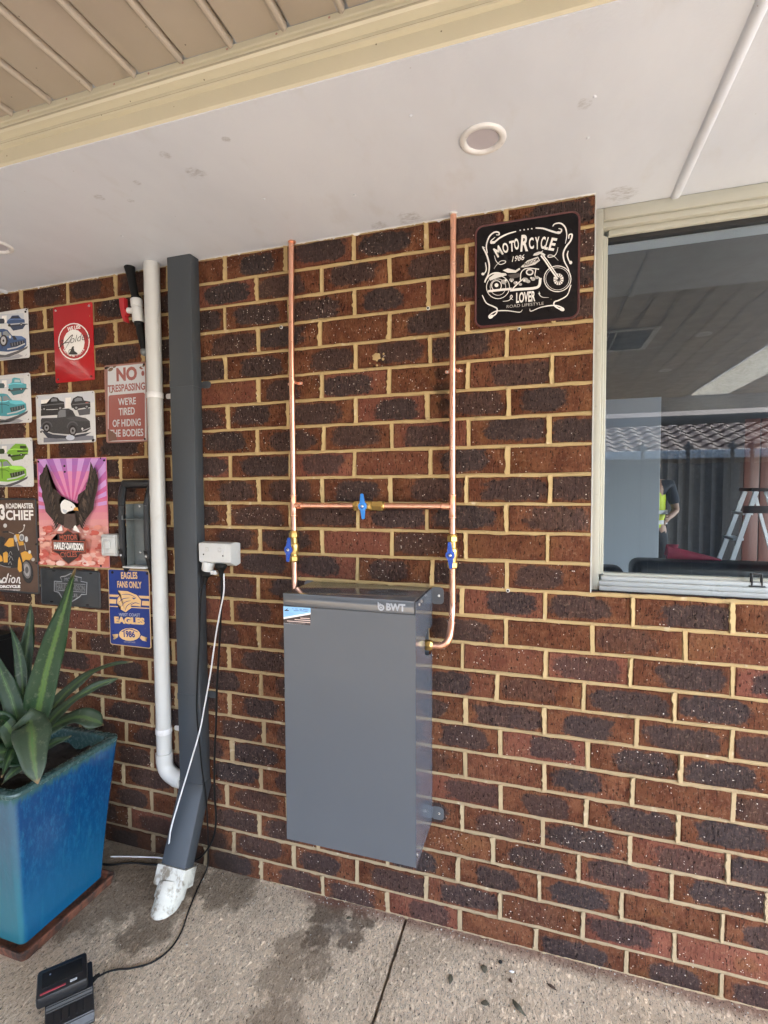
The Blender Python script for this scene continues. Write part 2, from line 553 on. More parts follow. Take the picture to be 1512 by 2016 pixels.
M = dict(
    brick=brick_mat(), mortar=mortar_mat(), concrete=concrete_mat(), soffit=soffit_mat(),
    fascia=cream_mat('cream_fascia', (.48, .445, .33)), board=cream_mat('cream_board', (.37, .322, .262), 5),
    ink=print_mat(), copper=copper_mat(), brass=brass_mat(), glaze=glaze_mat(), leaf=leaf_mat(), glass=glass_mat(), sheet=sheet_mat(),
    leaf_dark=leaf_mat('leaf_dark', (.007, .021, .008), (.013, .033, .012), (.030, .060, .016)), redstripe=paint('dull_red', (.26, .03, .04), .4, .1, 30), leaf_pale=leaf_mat('leaf_dusty', (.020, .036, .020), (.036, .054, .030), (.070, .105, .034)),
    cabside=steel_paint('cabinet_side_skylit', (.088, .104, .130), .14, scratch=0, spec=.9), cab=steel_paint('cabinet_grey', (.086, .096, .109), .34, spec=.45, scratch=0), lid=steel_paint('lid_grey', (.086, .094, .104), .12, scratch=0, spec=.9),  # right-hand side panel: blue of the skylight put into its grey
    post=steel_paint('downpipe_grey', (.043, .050, .057), .42, scratch=.20),
    pvc=paint('pvc_white', (.475, .48, .465), .40, .06, 10, dirt=.35, dcol=(.34, .30, .24), dsc=16),
    pvc_dirty=paint('pvc_weathered', (.50, .49, .43), .5, .12, 16, dirt=.88, dcol=(.13, .095, .055), dsc=30, dlo=.46, dhi=.64, bump=.3),
    white=paint('white_plastic', (.54, .55, .54), .32, .03, 20, dirt=.18, dcol=(.35, .33, .3), dsc=40),
    enamel=paint('white_enamel', (.62, .62, .615), .30, .03, 20),
    redplate=paint('red_enamel', (.40, .012, .016), .14, .05, 8),
    black=paint('black_plastic', (.010, .010, .011), .40, .25, 40, dirt=.3, dcol=(.06, .055, .05), dsc=50, bump=.15),
    rubber=paint('black_rubber', (.008, .008, .008), .6, .2, 40, spec=.2),
    blackplate=paint('black_tin', (.006, .0045, .005), .32, .3, 30, dirt=.3, dcol=(.022, .014, .012), dsc=40, spec=.2),
    darkred=paint('oxide_red_tin', (.075, .018, .016), .45, .3, 40),
    rust=paint('rusty_tin', (.30, .15, .12), .5, .3, 40, dirt=.6, dcol=(.12, .06, .03), dsc=30),
    brown=paint('brown_tin', (.085, .046, .028), .5, .3, 26, dirt=.5, dcol=(.030, .020, .015), dsc=20),
    slate=paint('charcoal_plate', (.030, .032, .034), .40, .2, 30, dirt=.25, dcol=(.07, .06, .05), dsc=40),
    navy=paint('navy_tin', (.012, .035, .20), .32, .08, 20),
    gold=paint('gold_edge', (.62, .42, .19), .40, .08, 20),
    pinkplate=paint('pink_tin', (.60, .22, .25), .28, .05, 20),
    galv=paint('galvanised_steel', (.17, .19, .19), .42, .18, 60, metal=.4),
    zinc=paint('zinc_screw', (.75, .75, .74), .28, .1, 60, metal=1),
    redv=paint('red_plastic', (.40, .022, .028), .35, .06, 30),
    bluev=paint('blue_plastic', (.018, .075, .40), .30, .06, 60), bluel=paint('light_blue_plastic', (.035, .22, .62), .30, .06, 60),
    rimglaze=paint('teal_rim_glaze', (.038, .075, .072), .26, .15, 26, dirt=.2, dcol=(.02, .035, .035), dsc=24),
    soil=paint('potting_soil', (.016, .011, .008), .95, .6, 50, bump=1.0, bsc=120),
    terracotta=paint('terracotta', (.150, .052, .026), .9, .75, 34, dirt=.95, dcol=(.030, .019, .013), dsc=26, dlo=.42, dhi=.62, bump=.5, bsc=140),
    winframe=paint('window_cream', (.43, .43, .365), .32, .04, 10, dirt=.22, dcol=(.32, .29, .22), dsc=28),
    sill=paint('sill_white', (.49, .515, .505), .30, .04, 10, dirt=.2, dcol=(.3, .28, .24), dsc=30),
    seal=paint('window_seal', (.012, .012, .012), .6, .2, 20),
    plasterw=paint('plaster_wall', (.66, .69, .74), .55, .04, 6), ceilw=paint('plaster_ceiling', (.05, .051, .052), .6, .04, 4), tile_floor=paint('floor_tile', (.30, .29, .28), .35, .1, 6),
    curtain=paint('dark_curtain', (.045, .042, .042), .8, .4, 12, dirt=.5, dcol=(.12, .12, .12), dsc=12), rustpanel=paint('red_brown_panel', (.075, .020, .012), .5, .15, 8),
    leather=paint('black_leather', (.010, .011, .014), .32, .2, 30, bump=.25, bsc=240), pinkt=paint('pink_cloth', (.38, .035, .07), .7, .2, 20),
    alu=paint('aluminium', (.72, .74, .76), .38, .06, 30, metal=.9), yellow=paint('yellow_label', (.62, .52, .05), .5, .1, 30),
    skin=paint('skin', (.36, .20, .13), .5, .1, 20), navycloth=paint('navy_cloth', (.012, .016, .028), .8, .2, 30), hivis=paint('hivis_yellow', (.60, .72, .02), .6, .08, 30), darkcloth=paint('dark_trousers', (.022, .022, .024), .85, .2, 30), hair=paint('brown_hair', (.03, .018, .01), .6, .3, 50), silver=paint('silver_tape', (.6, .6, .6), .3, .05, 40),
    tile=paint('roof_tile_red', (.10, .050, .038), .7, .25, 12, dirt=.5, dcol=(.09, .06, .05), dsc=9), gutter=paint('gutter_grey', (.42, .43, .44), .45, .06, 8), fence=paint('fence_dark', (.075, .075, .075), .6, .25, 12), yard=paint('yard_paving', (.43, .42, .41), .85, .06, 4, dirt=.08, dcol=(.2, .17, .12), dsc=3), grass=paint('lawn', (.07, .11, .03), .9, .3, 6),
    beam=paint('dark_beam', (.035, .033, .033), .5, .2, 12), housewall=paint('rendered_wall', (.38, .34, .28), .8, .1, 4), roofm=paint('roof_sheet', (.30, .29, .27), .5, .1, 4),
    lens=paint('downlight_lens', (.42, .40, .44), .5, .03, 20), deadleaf=paint('dead_leaf', (.23, .105, .055), .7, .25, 60), leafgrey=paint('dry_leaf', (.085, .080, .055), .7, .35, 90), leafbrown=paint('brown_leaf', (.055, .032, .020), .7, .35, 90), rub=paint('pale_crumb', (.6, .57, .5), .8, .1, 30),
)

# ------------------------------------------------------------------ the setting
H = 2.222            # soffit height
BZ = 0.086           # brick course
def bed(k):          # height of the bed joint under course k (k = 1 is the top course)
    return H - BZ * k

# ground
bm = bm_new(); box(bm, (-30, -40, -.30), (40, 30, -.06)); tag(obj('yard_ground', bm, M['yard'], smooth=0), kind='structure')
fl = thing('patio_floor', (0, -2.5, 0), kind='structure')
def slab(x0, x1, seed):
    rr = random.Random(seed)
    bm = bm_new()
    n = 160
    ys = [-5 + 5.02 * (1 - (1 - i / n) ** 2.2) for i in range(n + 1)]
    L, Rr = [], []
    for y in ys:
        jl = rr.uniform(-.0012, .0012) if x0 > 0 else 0
        jr = rr.uniform(-.0012, .0012) if x1 < 1 else 0
        a, b = x0 + jl, x1 + jr
        L.append([bm.verts.new((a, y, -.12)), bm.verts.new((a, y, -.0035)), bm.verts.new((a + .0035, y, 0))])
        Rr.append([bm.verts.new((b - .0035, y, 0)), bm.verts.new((b, y, -.0035)), bm.verts.new((b, y, -.12))])
    for i in range(n):
        r0 = L[i] + Rr[i]; r1 = L[i + 1] + Rr[i + 1]
        for k in range(5):
            quad_faces(bm, (r0[k], r0[k + 1], r1[k + 1], r1[k]))
    o = obj('concrete_slab', bm, M['concrete'], fl, smooth=0)
slab(-7, .5195, 1)
slab(.5265, 9, 2)
bm = bm_new(); box(bm, (-7, -5, -.055), (9, .02, -.03)); obj('joint_filler', bm, M['fence'], fl, smooth=0)

# ---- brick wall ---------------------------------------------------------------
wall = thing('brick_wall', (0, 0, 0), 'brown and red wire-cut brick house wall with sandy raked mortar joints', 'wall')
JAMB = 1.0725
WIN_R = 3.2
WIN_Z = 1.0995       # top of the bricks under the window
PERP = {}
def perps(k):
    if k not in PERP:
        rr = random.Random(900 + k)
        o = 0 if k % 2 == 0 else .12
        drift = {13: .006, 14: -.012, 15: -.004, 16: -.014, 17: -.022, 18: -.006, 19: -.014, 20: -.002, 21: -.012, 22: -.016, 23: -.030, 24: -.026, 25: -.012, 26: -.022}.get(k, 0)
        PERP[k] = [.24 * i + o + drift + rr.uniform(-.007, .007) for i in range(-18, 20)]
    return PERP[k]
def brick_bm(L, h, seed, deep=.022):
    rr = random.Random(seed)
    bm = bm_new()
    j = lambda a: rr.uniform(-a, a)
    def ring(ins, y, a):
        x, z = L / 2 - ins, h / 2 - ins
        p = [(-x, -z), (-x * .5, -z), (0, -z), (x * .5, -z), (x, -z), (x, z), (x * .5, z), (0, z), (-x * .5, z), (-x, z)]
        return [(u + j(a), y + j(a * .35), v + j(a) * 1.3) for u, v in p]
    a0 = ring(.0036, 0.0, .0016)
    a1 = ring(0, .0036, .0014)
    a2 = ring(0, deep, 0)
    rings = [[bm.verts.new(p) for p in r] for r in (a0, a1, a2)]
    bm.faces.new(rings[0][::-1])
    for q in range(2):
        for k in range(10):
            quad_faces(bm, (rings[q][k], rings[q][(k + 1) % 10], rings[q + 1][(k + 1) % 10], rings[q + 1][k]))
    return bm
BR_CACHE = {}
def brick_mesh(L, h, seed, deep):
    Lq = round(L / .004) * .004
    key = (round(Lq, 3), round(h, 3), seed % 5, deep)
    if key not in BR_CACHE:
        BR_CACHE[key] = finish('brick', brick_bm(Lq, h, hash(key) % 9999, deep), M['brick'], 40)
    return BR_CACHE[key]
cands, far = [], []
mort = bm_new()
rm = random.Random(31)
def bed_strip(x0, x1, z, y=.0012):
    n = max(2, int((x1 - x0) / .022))
    A = []
    for i in range(n + 1):
        x = x0 + (x1 - x0) * i / n
        t = z + .0056 + rm.uniform(-.0009, .0020)
        b = z - .0056 - (rm.uniform(0, .0042) if rm.random() < .40 else rm.uniform(-.0006, .0008))
        A.append([mort.verts.new((x, y + .004, t)), mort.verts.new((x, y + rm.uniform(-.0006, .0006), t - .003)), mort.verts.new((x, y + .0002 + rm.uniform(-.0006, .0006), b + .003)), mort.verts.new((x, y + .0035, b))])
    for i in range(n):
        for k in range(3):
            quad_faces(mort, (A[i][k], A[i][k + 1], A[i + 1][k + 1], A[i + 1][k]))
def perp_strip(x, z0, z1):
    n = 10
    A = []
    w = rm.uniform(.0054, .0078)
    sk = rm.uniform(-.002, .002)
    lump = rm.random()
    for i in range(n + 1):
        z = z0 + (z1 - z0) * i / n
        wl = w + rm.uniform(-.0010, .0012) + (rm.uniform(0, .0055) if lump < .65 else 0) * (rm.random() < .5)
        wr = w + rm.uniform(-.0012, .0012)
        x_ = x + sk * (i / n - .5) * 2
        yl = -.0012 - (rm.uniform(0, .0055) if lump < .7 else 0)
        yr = .0006 + rm.uniform(-.0006, .0006)
        A.append([mort.verts.new((x_ - wl, .004, z)), mort.verts.new((x_ - wl * .72, yl, z)), mort.verts.new((x_ + wr * .1, (yl + yr) / 2 + .001, z)), mort.verts.new((x_ + wr * .6, yr, z)), mort.verts.new((x_ + wr, .004, z))])
    for i in range(n):
        for k in range(4):
            quad_faces(mort, (A[i][k], A[i][k + 1], A[i + 1][k + 1], A[i + 1][k]))
for k in range(1, 27):
    zc = bed(k) + BZ / 2
    ps = [-4.2] + [x for x in perps(k) if -4.1 < x < 4.4] + [4.5]
    spans = []
    for a, b in zip(ps, ps[1:]):
        a, b = a + .0058, b - .0058
        if k <= 13:
            if a >= WIN_R - .05:
                spans.append((max(a, WIN_R), b, .022)); continue
            if a > JAMB - .05: continue
            if b > JAMB - .06:
                spans.append((a, JAMB, .10)); continue
        spans.append((a, b, .10 if (k == 14 and b > JAMB) else .022))
    for a, b, dp in spans:
        x, L = (a + b) / 2, b - a
        if -1.36 < x < 1.62:
            hide = (x < -1.0 and zc < .8) or (-.93 < x < -.55 and zc < .36)
            cands.append((hide, abs(x - .2), x, zc, L, dp, k))
        else:
            far.append((x, zc, L, dp, k))
    zb = bed(k)
    if zb > .01:
        xe = JAMB + .001 if k < 13 else 4.4
        bed_strip(-1.7, min(xe, 2.0), zb)
    for x in perps(k):
        if -1.7 < x < 2.0 and (k > 13 or x < JAMB - .05):
            perp_strip(x, max(zb, 0) + .002, min(zb + BZ, H) - .002)
cands.sort()
seedn = 0
for hide, _, x, zc, L, dp, k in cands[:300]:
    seedn += 1
    o = bpy.data.objects.new('brick', brick_mesh(L, .0758, seedn * 7 + k, dp))
    COL.objects.link(o)
    o.parent = wall
    o.location = (x, random.uniform(-.0012, .0008), zc)
    o.rotation_euler = (0, random.uniform(-.004, .004), 0)
fb = bm_new()
for x, zc, L, dp, k in far + [(c[2], c[3], c[4], c[5], c[6]) for c in cands[300:]]:
    t = brick_bm(L, .0758, int(x * 1000) + k, dp)
    me = bpy.data.meshes.new('tmp'); bmesh.ops.translate(t, verts=t.verts[:], vec=(x, 0, zc)); t.to_mesh(me); t.free()
    fb.from_mesh(me); bpy.data.meshes.remove(me)
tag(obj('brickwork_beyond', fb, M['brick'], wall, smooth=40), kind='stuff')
# wall body behind the joints
for a, b in (((-4.2, .0042, -.1), (JAMB - .002, .10, H + .1)), ((JAMB - .002, .0042, -.1), (WIN_R, .10, WIN_Z - .004)), ((WIN_R, .0042, -.1), (4.5, .10, H + .1))):
    box(mort, a, b)
# pale smear of mortar along the foot of the wall
n = 170
A = []
for i in range(n + 1):
    x = .02 + 1.75 * i / n
    w = .0008 + abs(rm.gauss(0, .0030)) * (1 if rm.random() < .55 else .1)
    A.append([mort.verts.new((x, .003, .0025 + rm.uniform(0, .002))), mort.verts.new((x, -w * .4, .0012 + rm.uniform(0, .0016))), mort.verts.new((x, -w - .001, -.002))])
for i in range(n):
    for q in range(2):
        quad_faces(mort, (A[i][q], A[i][q + 1], A[i + 1][q + 1], A[i + 1][q]))
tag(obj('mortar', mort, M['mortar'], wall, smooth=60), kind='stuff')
# blob of render on one brick, old screw holes with plugs
bm = bm_new()
rr = random.Random(5)
c = bm.verts.new((.43, -.005, 1.828))
rg = [bm.verts.new((.43 + (.016 + rr.uniform(-.005, .004)) * math.cos(2 * math.pi * i / 16), -.0006, 1.828 + (.015 + rr.uniform(-.005, .004)) * math.sin(2 * math.pi * i / 16))) for i in range(16)]
for i in range(16): bm.faces.new((c, rg[i], rg[(i + 1) % 16]))
for dx, dz, r_ in ((.026, .008, .004), (.024, -.008, .005), (.004, -.026, .004), (-.02, -.018, .003)):
    ball(bm, (.43 + dx, -.0005, 1.828 + dz), r_, seg=8, scale=(1, .4, 1))
obj('mortar_splat', bm, M['mortar'], wall, smooth=50)
for x, z in ((.871, 1.872), (.843, 1.102), (.600, 1.962), (.095, 1.955)):
    w_ = bm_new(); lathe(w_, (x, .001, z), (0, -1, 0), [(0, .0058), (.003, .0056), (.0035, .0048)], 10); hole = obj('wall_plug', w_, M['white'], wall)
    w_ = bm_new(); lathe(w_, (x, .0, z), (0, -1, 0), [(0, .0032), (.0034, .0032), (.0042, .0028)], 10); obj('screw_hole', w_, M['rubber'], hole)

# ---- soffit with cover strips, cream fascia, boarded patio ceiling ----------------
sof = thing('soffit', (0, -.3, H), kind='structure')
bm = bm_new()
box(bm, (-4.2, -.585, H), (4.5, .30, H + .012))
obj('soffit_panel', bm, M['soffit'], sof, smooth=0)
def cover(xc, w=.026, y1=.126):
    bm = bm_new()
    prof = [(-w / 2, 0), (-w / 2 + .002, -.004), (-w * .28, -.0075), (0, -.0085), (w * .28, -.0075), (w / 2 - .002, -.004), (w / 2, 0)]
    prism(bm, prof, lambda u, v, d: V(xc + u, d, H + .0006 + v), -.583, y1)
    obj('cover_strip', bm, M['soffit'], sof, smooth=50)
cover(1.287)
cover(-1.16, .024, -.001)
# ragged brushed paint edge where the soffit meets the bricks
bm = bm_new()
rr = random.Random(77)
prev = None
x = -1.75
while x < JAMB:
    x += rr.uniform(.004, .012)
    dz = .0012 + abs(rr.gauss(0, .0018)) + (rr.uniform(.002, .006) if rr.random() < .04 else 0)
    a, b, c = bm.verts.new((x, -.003, H + .0005)), bm.verts.new((x, -.0035, H - dz * .5)), bm.verts.new((x, -.0002, H - dz))
    if prev:
        for q in range(2): quad_faces(bm, (prev[q], prev[q + 1], (a, b, c)[q + 1], (a, b, c)[q]))
    prev = (a, b, c)
tag(obj('paint_edge', bm, M['enamel'], sof, smooth=60), kind='stuff')
for x, y in ((.437, -.20), (1.034, -.245), (1.038, -.375), (.19, -.26), (-.35, -.22), (.66, -.44)):
    bm = bm_new(); ball(bm, (x, y, H - .0002), .0042, seg=10, scale=(1, 1, .5)); obj('nail_head', bm, M['soffit'], sof, smooth=60)

bm = bm_new()
prof = [(-.560, H + .0005), (-.578, H + .0008), (-.5855, H + .003), (-.5895, H + .007), (-.5910, H + .014), (-.5915, H + .038), (-.5965, H + .0395), (-.6005, H + .0410), (-.6015, H + .0445), (-.5985, H + .0480),
        (-.5980, H + .0545), (-.6040, H + .0580), (-.6120, H + .0605), (-.6155, H + .0650), (-.6135, H + .0700), (-.6060, H + .0755), (-.6020, H + .0820), (-.6030, H + .0855), (-.6075, H + .0870), (-.6085, H + .0900), (-.6050, H + .0930), (-.6040, H + .1055), (-.560, H + .1055)]
prism(bm, prof, lambda u, v, d: V(d, u, v), -4.2, 4.6)
fas = tag(obj('fascia_beam', bm, M['fascia'], smooth=28), 'cream moulded fascia beam between the white soffit and the boarded ceiling', 'beam')
CZ = H + .106
for i, x in enumerate((-.245, -.125, .015, .11, .20, .31, .425, .54, .66)):
    bm = bm_new(); lathe(bm, (x, -.6030, H + .0995), (0, -1, 0), [(0, .0034), (.0012, .003), (.0022, .0012)], 8); obj('screw', bm, M['rust'], fas)

pc = thing('patio_ceiling', (0, -2.3, CZ), kind='structure')
P0 = .0777
PW = .1237
BOARD = []
for v_ in range(3):
    bm = bm_new()
    w = PW
    d_ = (.0, .0006, -.0004)[v_]
    prof = [(.0062, .010), (.0062, .003), (.0076, .0008), (.010, d_), (w - .0165, d_ * .5), (w - .0135, -.0018), (w - .0105, -.0058), (w - .0070, -.0076), (w - .0034, -.0066), (w - .0008, -.0030), (w - .0002, .002), (w - .0002, .010)]
    prism(bm, prof, lambda u, z, d: V(u, d, z), -4.08 + 2.3, -.6045 + 2.3)
    BOARD.append(finish('ceiling_board', bm, M['board'], 25))
sheet_lo, sheet_hi = 2.345, 2.72
i0 = int((-4.2 - P0) / PW)
for i in range(i0, 25):
    x = P0 + PW * i
    if sheet_lo - .06 < x < sheet_hi - .06 or -2.50 < x < -2.12 or -4.05 < x < -3.66: continue
    o = bpy.data.objects.new('ceiling_board', BOARD[(i * 7) % 3])
    COL.objects.link(o); o.parent = pc
    o.location = (x, 0, random.uniform(-.0004, .0006))
bm = bm_new(); box(bm, (-4.3, -4.08, CZ + .012), (-3.98, -.56, CZ + .05)); box(bm, (-3.60, -4.08, CZ + .012), (-2.43, -.56, CZ + .05)); box(bm, (-2.05, -4.08, CZ + .012), (sheet_lo, -.56, CZ + .05)); box(bm, (-3.98, -1.05, CZ + .012), (-2.05, -.56, CZ + .05)); box(bm, (sheet_hi + .06, -4.08, CZ + .012), (3.12, -.56, CZ + .05))
tag(obj('patio_roof', bm, M['roofm'], smooth=0), kind='structure')
bm = bm_new(); box(bm, (sheet_lo, -4.08, CZ + .004), (sheet_hi + .06, -.62, CZ + .010)); obj('translucent_sheet', bm, M['sheet'], pc, smooth=0)
for a, b in ((-3.98, -3.60), (-2.43, -2.05)):
    bm = bm_new(); box(bm, (a, -4.08, CZ + .004), (b, -1.05, CZ + .010)); obj('translucent_sheet', bm, M['sheet'], pc, smooth=0)
    bm = bm_new(); box(bm, (a, -1.045, CZ + .002), (b, -.606, CZ + .010)); obj('ceiling_board', bm, M['board'], pc, smooth=0)
bm = bm_new(); box(bm, (-4.3, -4.13, 2.19), (3.12, -4.085, CZ + .05)); tag(obj('roof_edge_beam', bm, M['gutter'], smooth=0), 'pale grey edge beam closing the patio roof', 'beam')
bm = bm_new(); box(bm, (-4.3, -5.05, 2.150), (6.5, -4.95, 2.245)); 
pg = tag(obj('pergola_beam', bm, M['beam'], smooth=0), 'dark pergola beam beyond the patio roof edge', 'beam')
for x in (-3.6, 6.2):
    bm = bm_new(); box(bm, (x, -5.04, -.06), (x + .09, -4.96, 2.15)); obj('post', bm, M['beam'], pg, smooth=0)
# ceiling vent and small downlights in the boarded ceiling (seen mirrored in the window)
vt = thing('ceiling_vent', (1.22, -1.62, CZ), 'square slatted vent in the cream boarded ceiling', 'vent')
bm = bm_new()
for q in (((1.09, -1.93, CZ - .012), (1.12, -1.44, CZ - .0055)), ((1.54, -1.93, CZ - .012), (1.57, -1.44, CZ - .0055)), ((1.1205, -1.93, CZ - .012), (1.5395, -1.90, CZ - .0055)), ((1.1205, -1.47, CZ - .012), (1.5395, -1.44, CZ - .0055))): box(bm, *q)
obj('vent_frame', bm, M['enamel'], vt, smooth=0)
bm = bm_new(); box(bm, (1.1205, -1.8995, CZ - .0075), (1.5395, -1.4705, CZ - .0056)); obj('vent_back', bm, M['rubber'], vt, smooth=0)
bm = bm_new(); box(bm, (1.385, -1.8990, CZ - .0110), (1.535, -1.4710, CZ - .0077)); obj('vent_flap', bm, M['beam'], vt, smooth=0)
for i in range(6):
    bm = bm_new(); x = 1.14 + i * .040; box(bm, (x, -1.898, CZ - .016), (x + .006, -1.472, CZ - .0078)); obj('vent_slat', bm, M['enamel'], vt, smooth=0)
def downlight(x, y, z, r, label, group, lens='lens'):
    t = thing('downlight', (x, y, z), label, 'light', group)
    bm = bm_new()
    n = 40
    prof = [(r * .66, .012), (r * .69, .001), (r * .72, -.0035), (r * .80, -.0058), (r * .93, -.0052), (r * .985, -.0030), (r, .0003)]
    rings = [[bm.verts.new((x + q * math.cos(2 * math.pi * k / n), y + q * math.sin(2 * math.pi * k / n), z + h)) for k in range(n)] for q, h in prof]
    for i in range(len(rings) - 1):
        for k in range(n): quad_faces(bm, (rings[i][k], rings[i][(k + 1) % n], rings[i + 1][(k + 1) % n], rings[i + 1][k]))
    obj('trim_ring', bm, M['enamel'], t, smooth=60)
    bm = bm_new(); lathe(bm, (x, y, z - .0005), (0, 0, 1), [(0, r * .66), (.003, r * .668), (.011, r * .67)], 32); obj('lens', bm, M[lens], t)
downlight(.801, -.318, H - .0006, .054, 'round white downlight in the soffit above the copper pipes', None)
downlight(-.800, -.300, H - .0006, .054, 'round white downlight in the soffit at the left edge, above the signs', None)
downlight(1.844, -1.69, CZ - .0056, .045, 'small downlight in the boarded ceiling beside the vent', None)
downlight(1.84, -2.672, CZ - .0056, .045, 'small downlight in the boarded ceiling, farther from the house', None)

sc_ = thing('light_block_screen', (-3.0, -2.4, 0), 'dark boarded screen added out of view to block light at the left end of the patio', 'screen')
for i in range(24):  # unseen boards added to keep side light off the lower left
    bm = bm_new(); y = -.02 - .16 * (i + 1); box(bm, (-3.03, y, 0), (-3.0, y + .150, 2.18)); obj('light_block_board', bm, M['fence'], sc_, smooth=0)

# ---- the rest of the house: room behind the window, roof -----------------------------
room = thing('house_room', (2.5, 4, .05), kind='structure')
bm = bm_new(); box(bm, (-1.2, .12, -.05), (5.4, 8.4, .05)); obj('room_floor', bm, M['tile_floor'], room, smooth=0)
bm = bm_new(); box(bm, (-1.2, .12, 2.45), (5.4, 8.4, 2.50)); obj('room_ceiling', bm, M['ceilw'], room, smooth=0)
bm = bm_new(); box(bm, (-1.2, .101, -.06), (JAMB + .01, .24, 2.4)); box(bm, (JAMB + .01, .101, -.06), (WIN_R, .24, WIN_Z - .006)); box(bm, (WIN_R, .101, -.06), (5.4, .24, 2.4)); box(bm, (-1.2, .301, 2.20), (5.4, .36, 2.45)); obj('inner_wall', bm, M['plasterw'], room, smooth=0)
bm = bm_new(); box(bm, (-1.2, .24, .05), (-1.1, 8.4, 2.45)); box(bm, (5.3, .24, .05), (5.4, 1.8, 2.45)); box(bm, (5.3, 1.8, 2.1), (5.4, 7.5, 2.45)); box(bm, (5.3, 7.5, .05), (5.4, 8.4, 2.45)); obj('side_wall', bm, M['plasterw'], room, smooth=0)  # unseen opening added in the right wall to light the room
bm = bm_new(); box(bm, (-1.2, 8.25, .05), (5.4, 8.4, 2.45)); obj('end_wall', bm, M['curtain'], room, smooth=0)
bm = bm_new(); box(bm, (-1.1, 4.0, .05), (2.022, 4.12, 2.285), bevel=.004); tag(obj('partition', bm, M['plasterw'], smooth=20), 'pale grey partition wall inside the room, seen through the window', 'wall')
bm = bm_new(); box(bm, (-4.3, .10, 2.52), (5.6, 8.5, 2.64)); tag(obj('house_roof', bm, M['roofm'], smooth=0), kind='structure')
# dark vertical curtain panels and a red-brown sliding panel at the far end of the room
for i in range(11):
    bm = bm_new()
    x0 = 1.9 + i * .155
    pts = [(x0 + .155 * t / 8, 7.6 + .030 * math.sin(t / 8 * math.pi)) for t in range(9)]
    rings = [[V(a, b, .07) for a, b in pts], [V(a, b, 2.4) for a, b in pts]]
    loft(bm, [[V(a, b, z) for a, b in pts] + [V(a, b + .02, z) for a, b in pts[::-1]] for z in (.07, 2.4)])
    tag(obj('curtain_panel', bm, M['curtain'], smooth=50), 'dark vertical curtain panel hanging at the far end of the room', 'curtain', 'dark curtain panels at the end of the room')
rp = thing('sliding_panel', (4.3, 7.0, .05), 'red brown ribbed panel behind the step ladder, far inside the window', 'panel')
for i in range(6):
    bm = bm_new(); box(bm, (3.69 + i * .2, 7.0, .06), (3.69 + i * .2 + .185, 7.03, 2.38), bevel=.006); obj('panel_board', bm, M['rustpanel'], rp)

# ------------------------------------------------------------------ window
win = thing('window', (2.1, .11, WIN_Z), 'cream aluminium sliding window at the right, reflecting the patio ceiling', 'window')
WX0, WX1 = JAMB + .0005, WIN_R
YF = .085
def bar(name, a, b, mat='winframe', bev=.0025, parent=win):
    bm = bm_new(); box(bm, a, b, bevel=bev); return obj(name, bm, M[mat], parent)
fr_ = bar('frame_jamb', (WX0, YF, WIN_Z + .001), (1.1025, YF + .075, 2.221))
bar('jamb_bead', (1.1030, YF + .012, WIN_Z + .048), (1.1095, YF + .07, 2.148), parent=fr_)
bar('jamb_stop', (1.1100, YF + .026, WIN_Z + .048), (1.1180, YF + .07, 2.150), parent=fr_)
hd = bar('frame_head', (1.103, YF, 2.186), (WX1, YF + .075, 2.2215))
bar('head_step', (1.103, YF + .008, 2.168), (WX1, YF + .07, 2.1856), parent=hd)
bar('head_stop', (1.1185, YF + .024, 2.150), (WX1, YF + .07, 2.1676), parent=hd)
bar('head_seal', (1.1185, YF + .036, 2.138), (WX1, YF + .06, 2.1498), 'seal', 0, hd)
sl = bar('frame_sill', (1.103, YF - .012, WIN_Z + .0035), (WX1, YF + .075, WIN_Z + .017), 'sill')
bar('sill_track', (1.103, YF - .002, WIN_Z + .0174), (WX1, YF + .072, WIN_Z + .030), 'sill', parent=sl)
bar('sill_rail', (1.1105, YF + .012, WIN_Z + .0304), (WX1, YF + .070, WIN_Z + .043), 'sill', parent=sl)
bar('sill_seal', (1.1185, YF + .034, WIN_Z + .0434), (WX1, YF + .06, WIN_Z + .050), 'winframe', 0, parent=sl)
bar('sill_gap', (1.074, YF - .006, WIN_Z - .003), (WX1, YF + .07, WIN_Z + .0032), 'seal', 0, parent=sl)
bar('frame_stile', (WX1 - .03, YF, WIN_Z + .0434), (WX1 - .001, YF + .075, 2.1495))
bar('meeting_stile', (2.12, YF + .03, WIN_Z + .0505), (2.16, YF + .058, 2.1375))
bar('pane', (1.1183, YF + .047, WIN_Z + .045), (WX1 - .031, YF + .051, 2.149), 'glass', 0)
bm = bm_new()
lx, lz = 1.497, WIN_Z + .047
for a, b in (((lx, YF + .010, lz - .012), (lx + .0042, YF + .022, lz + .022)), ((lx + .024, YF + .010, lz - .012), (lx + .0282, YF + .022, lz + .022)), ((lx + .0043, YF + .010, lz + .018), (lx + .0239, YF + .022, lz + .022)), ((lx - .006, YF + .008, lz - .016), (lx + .034, YF + .024, lz - .0122))):
    box(bm, a, b, bevel=.0012)
obj('latch', bm, M['black'], win)
# small strip of sealant down the brick reveal
bm = bm_new(); tube(bm, [(JAMB + .001, -.001 + .004 * math.sin(i * 1.7) ** 2, WIN_Z + .01 + i * .056) for i in range(21)], .0018, 6); obj('sealant_bead', bm, M['pvc'], win, smooth=60)

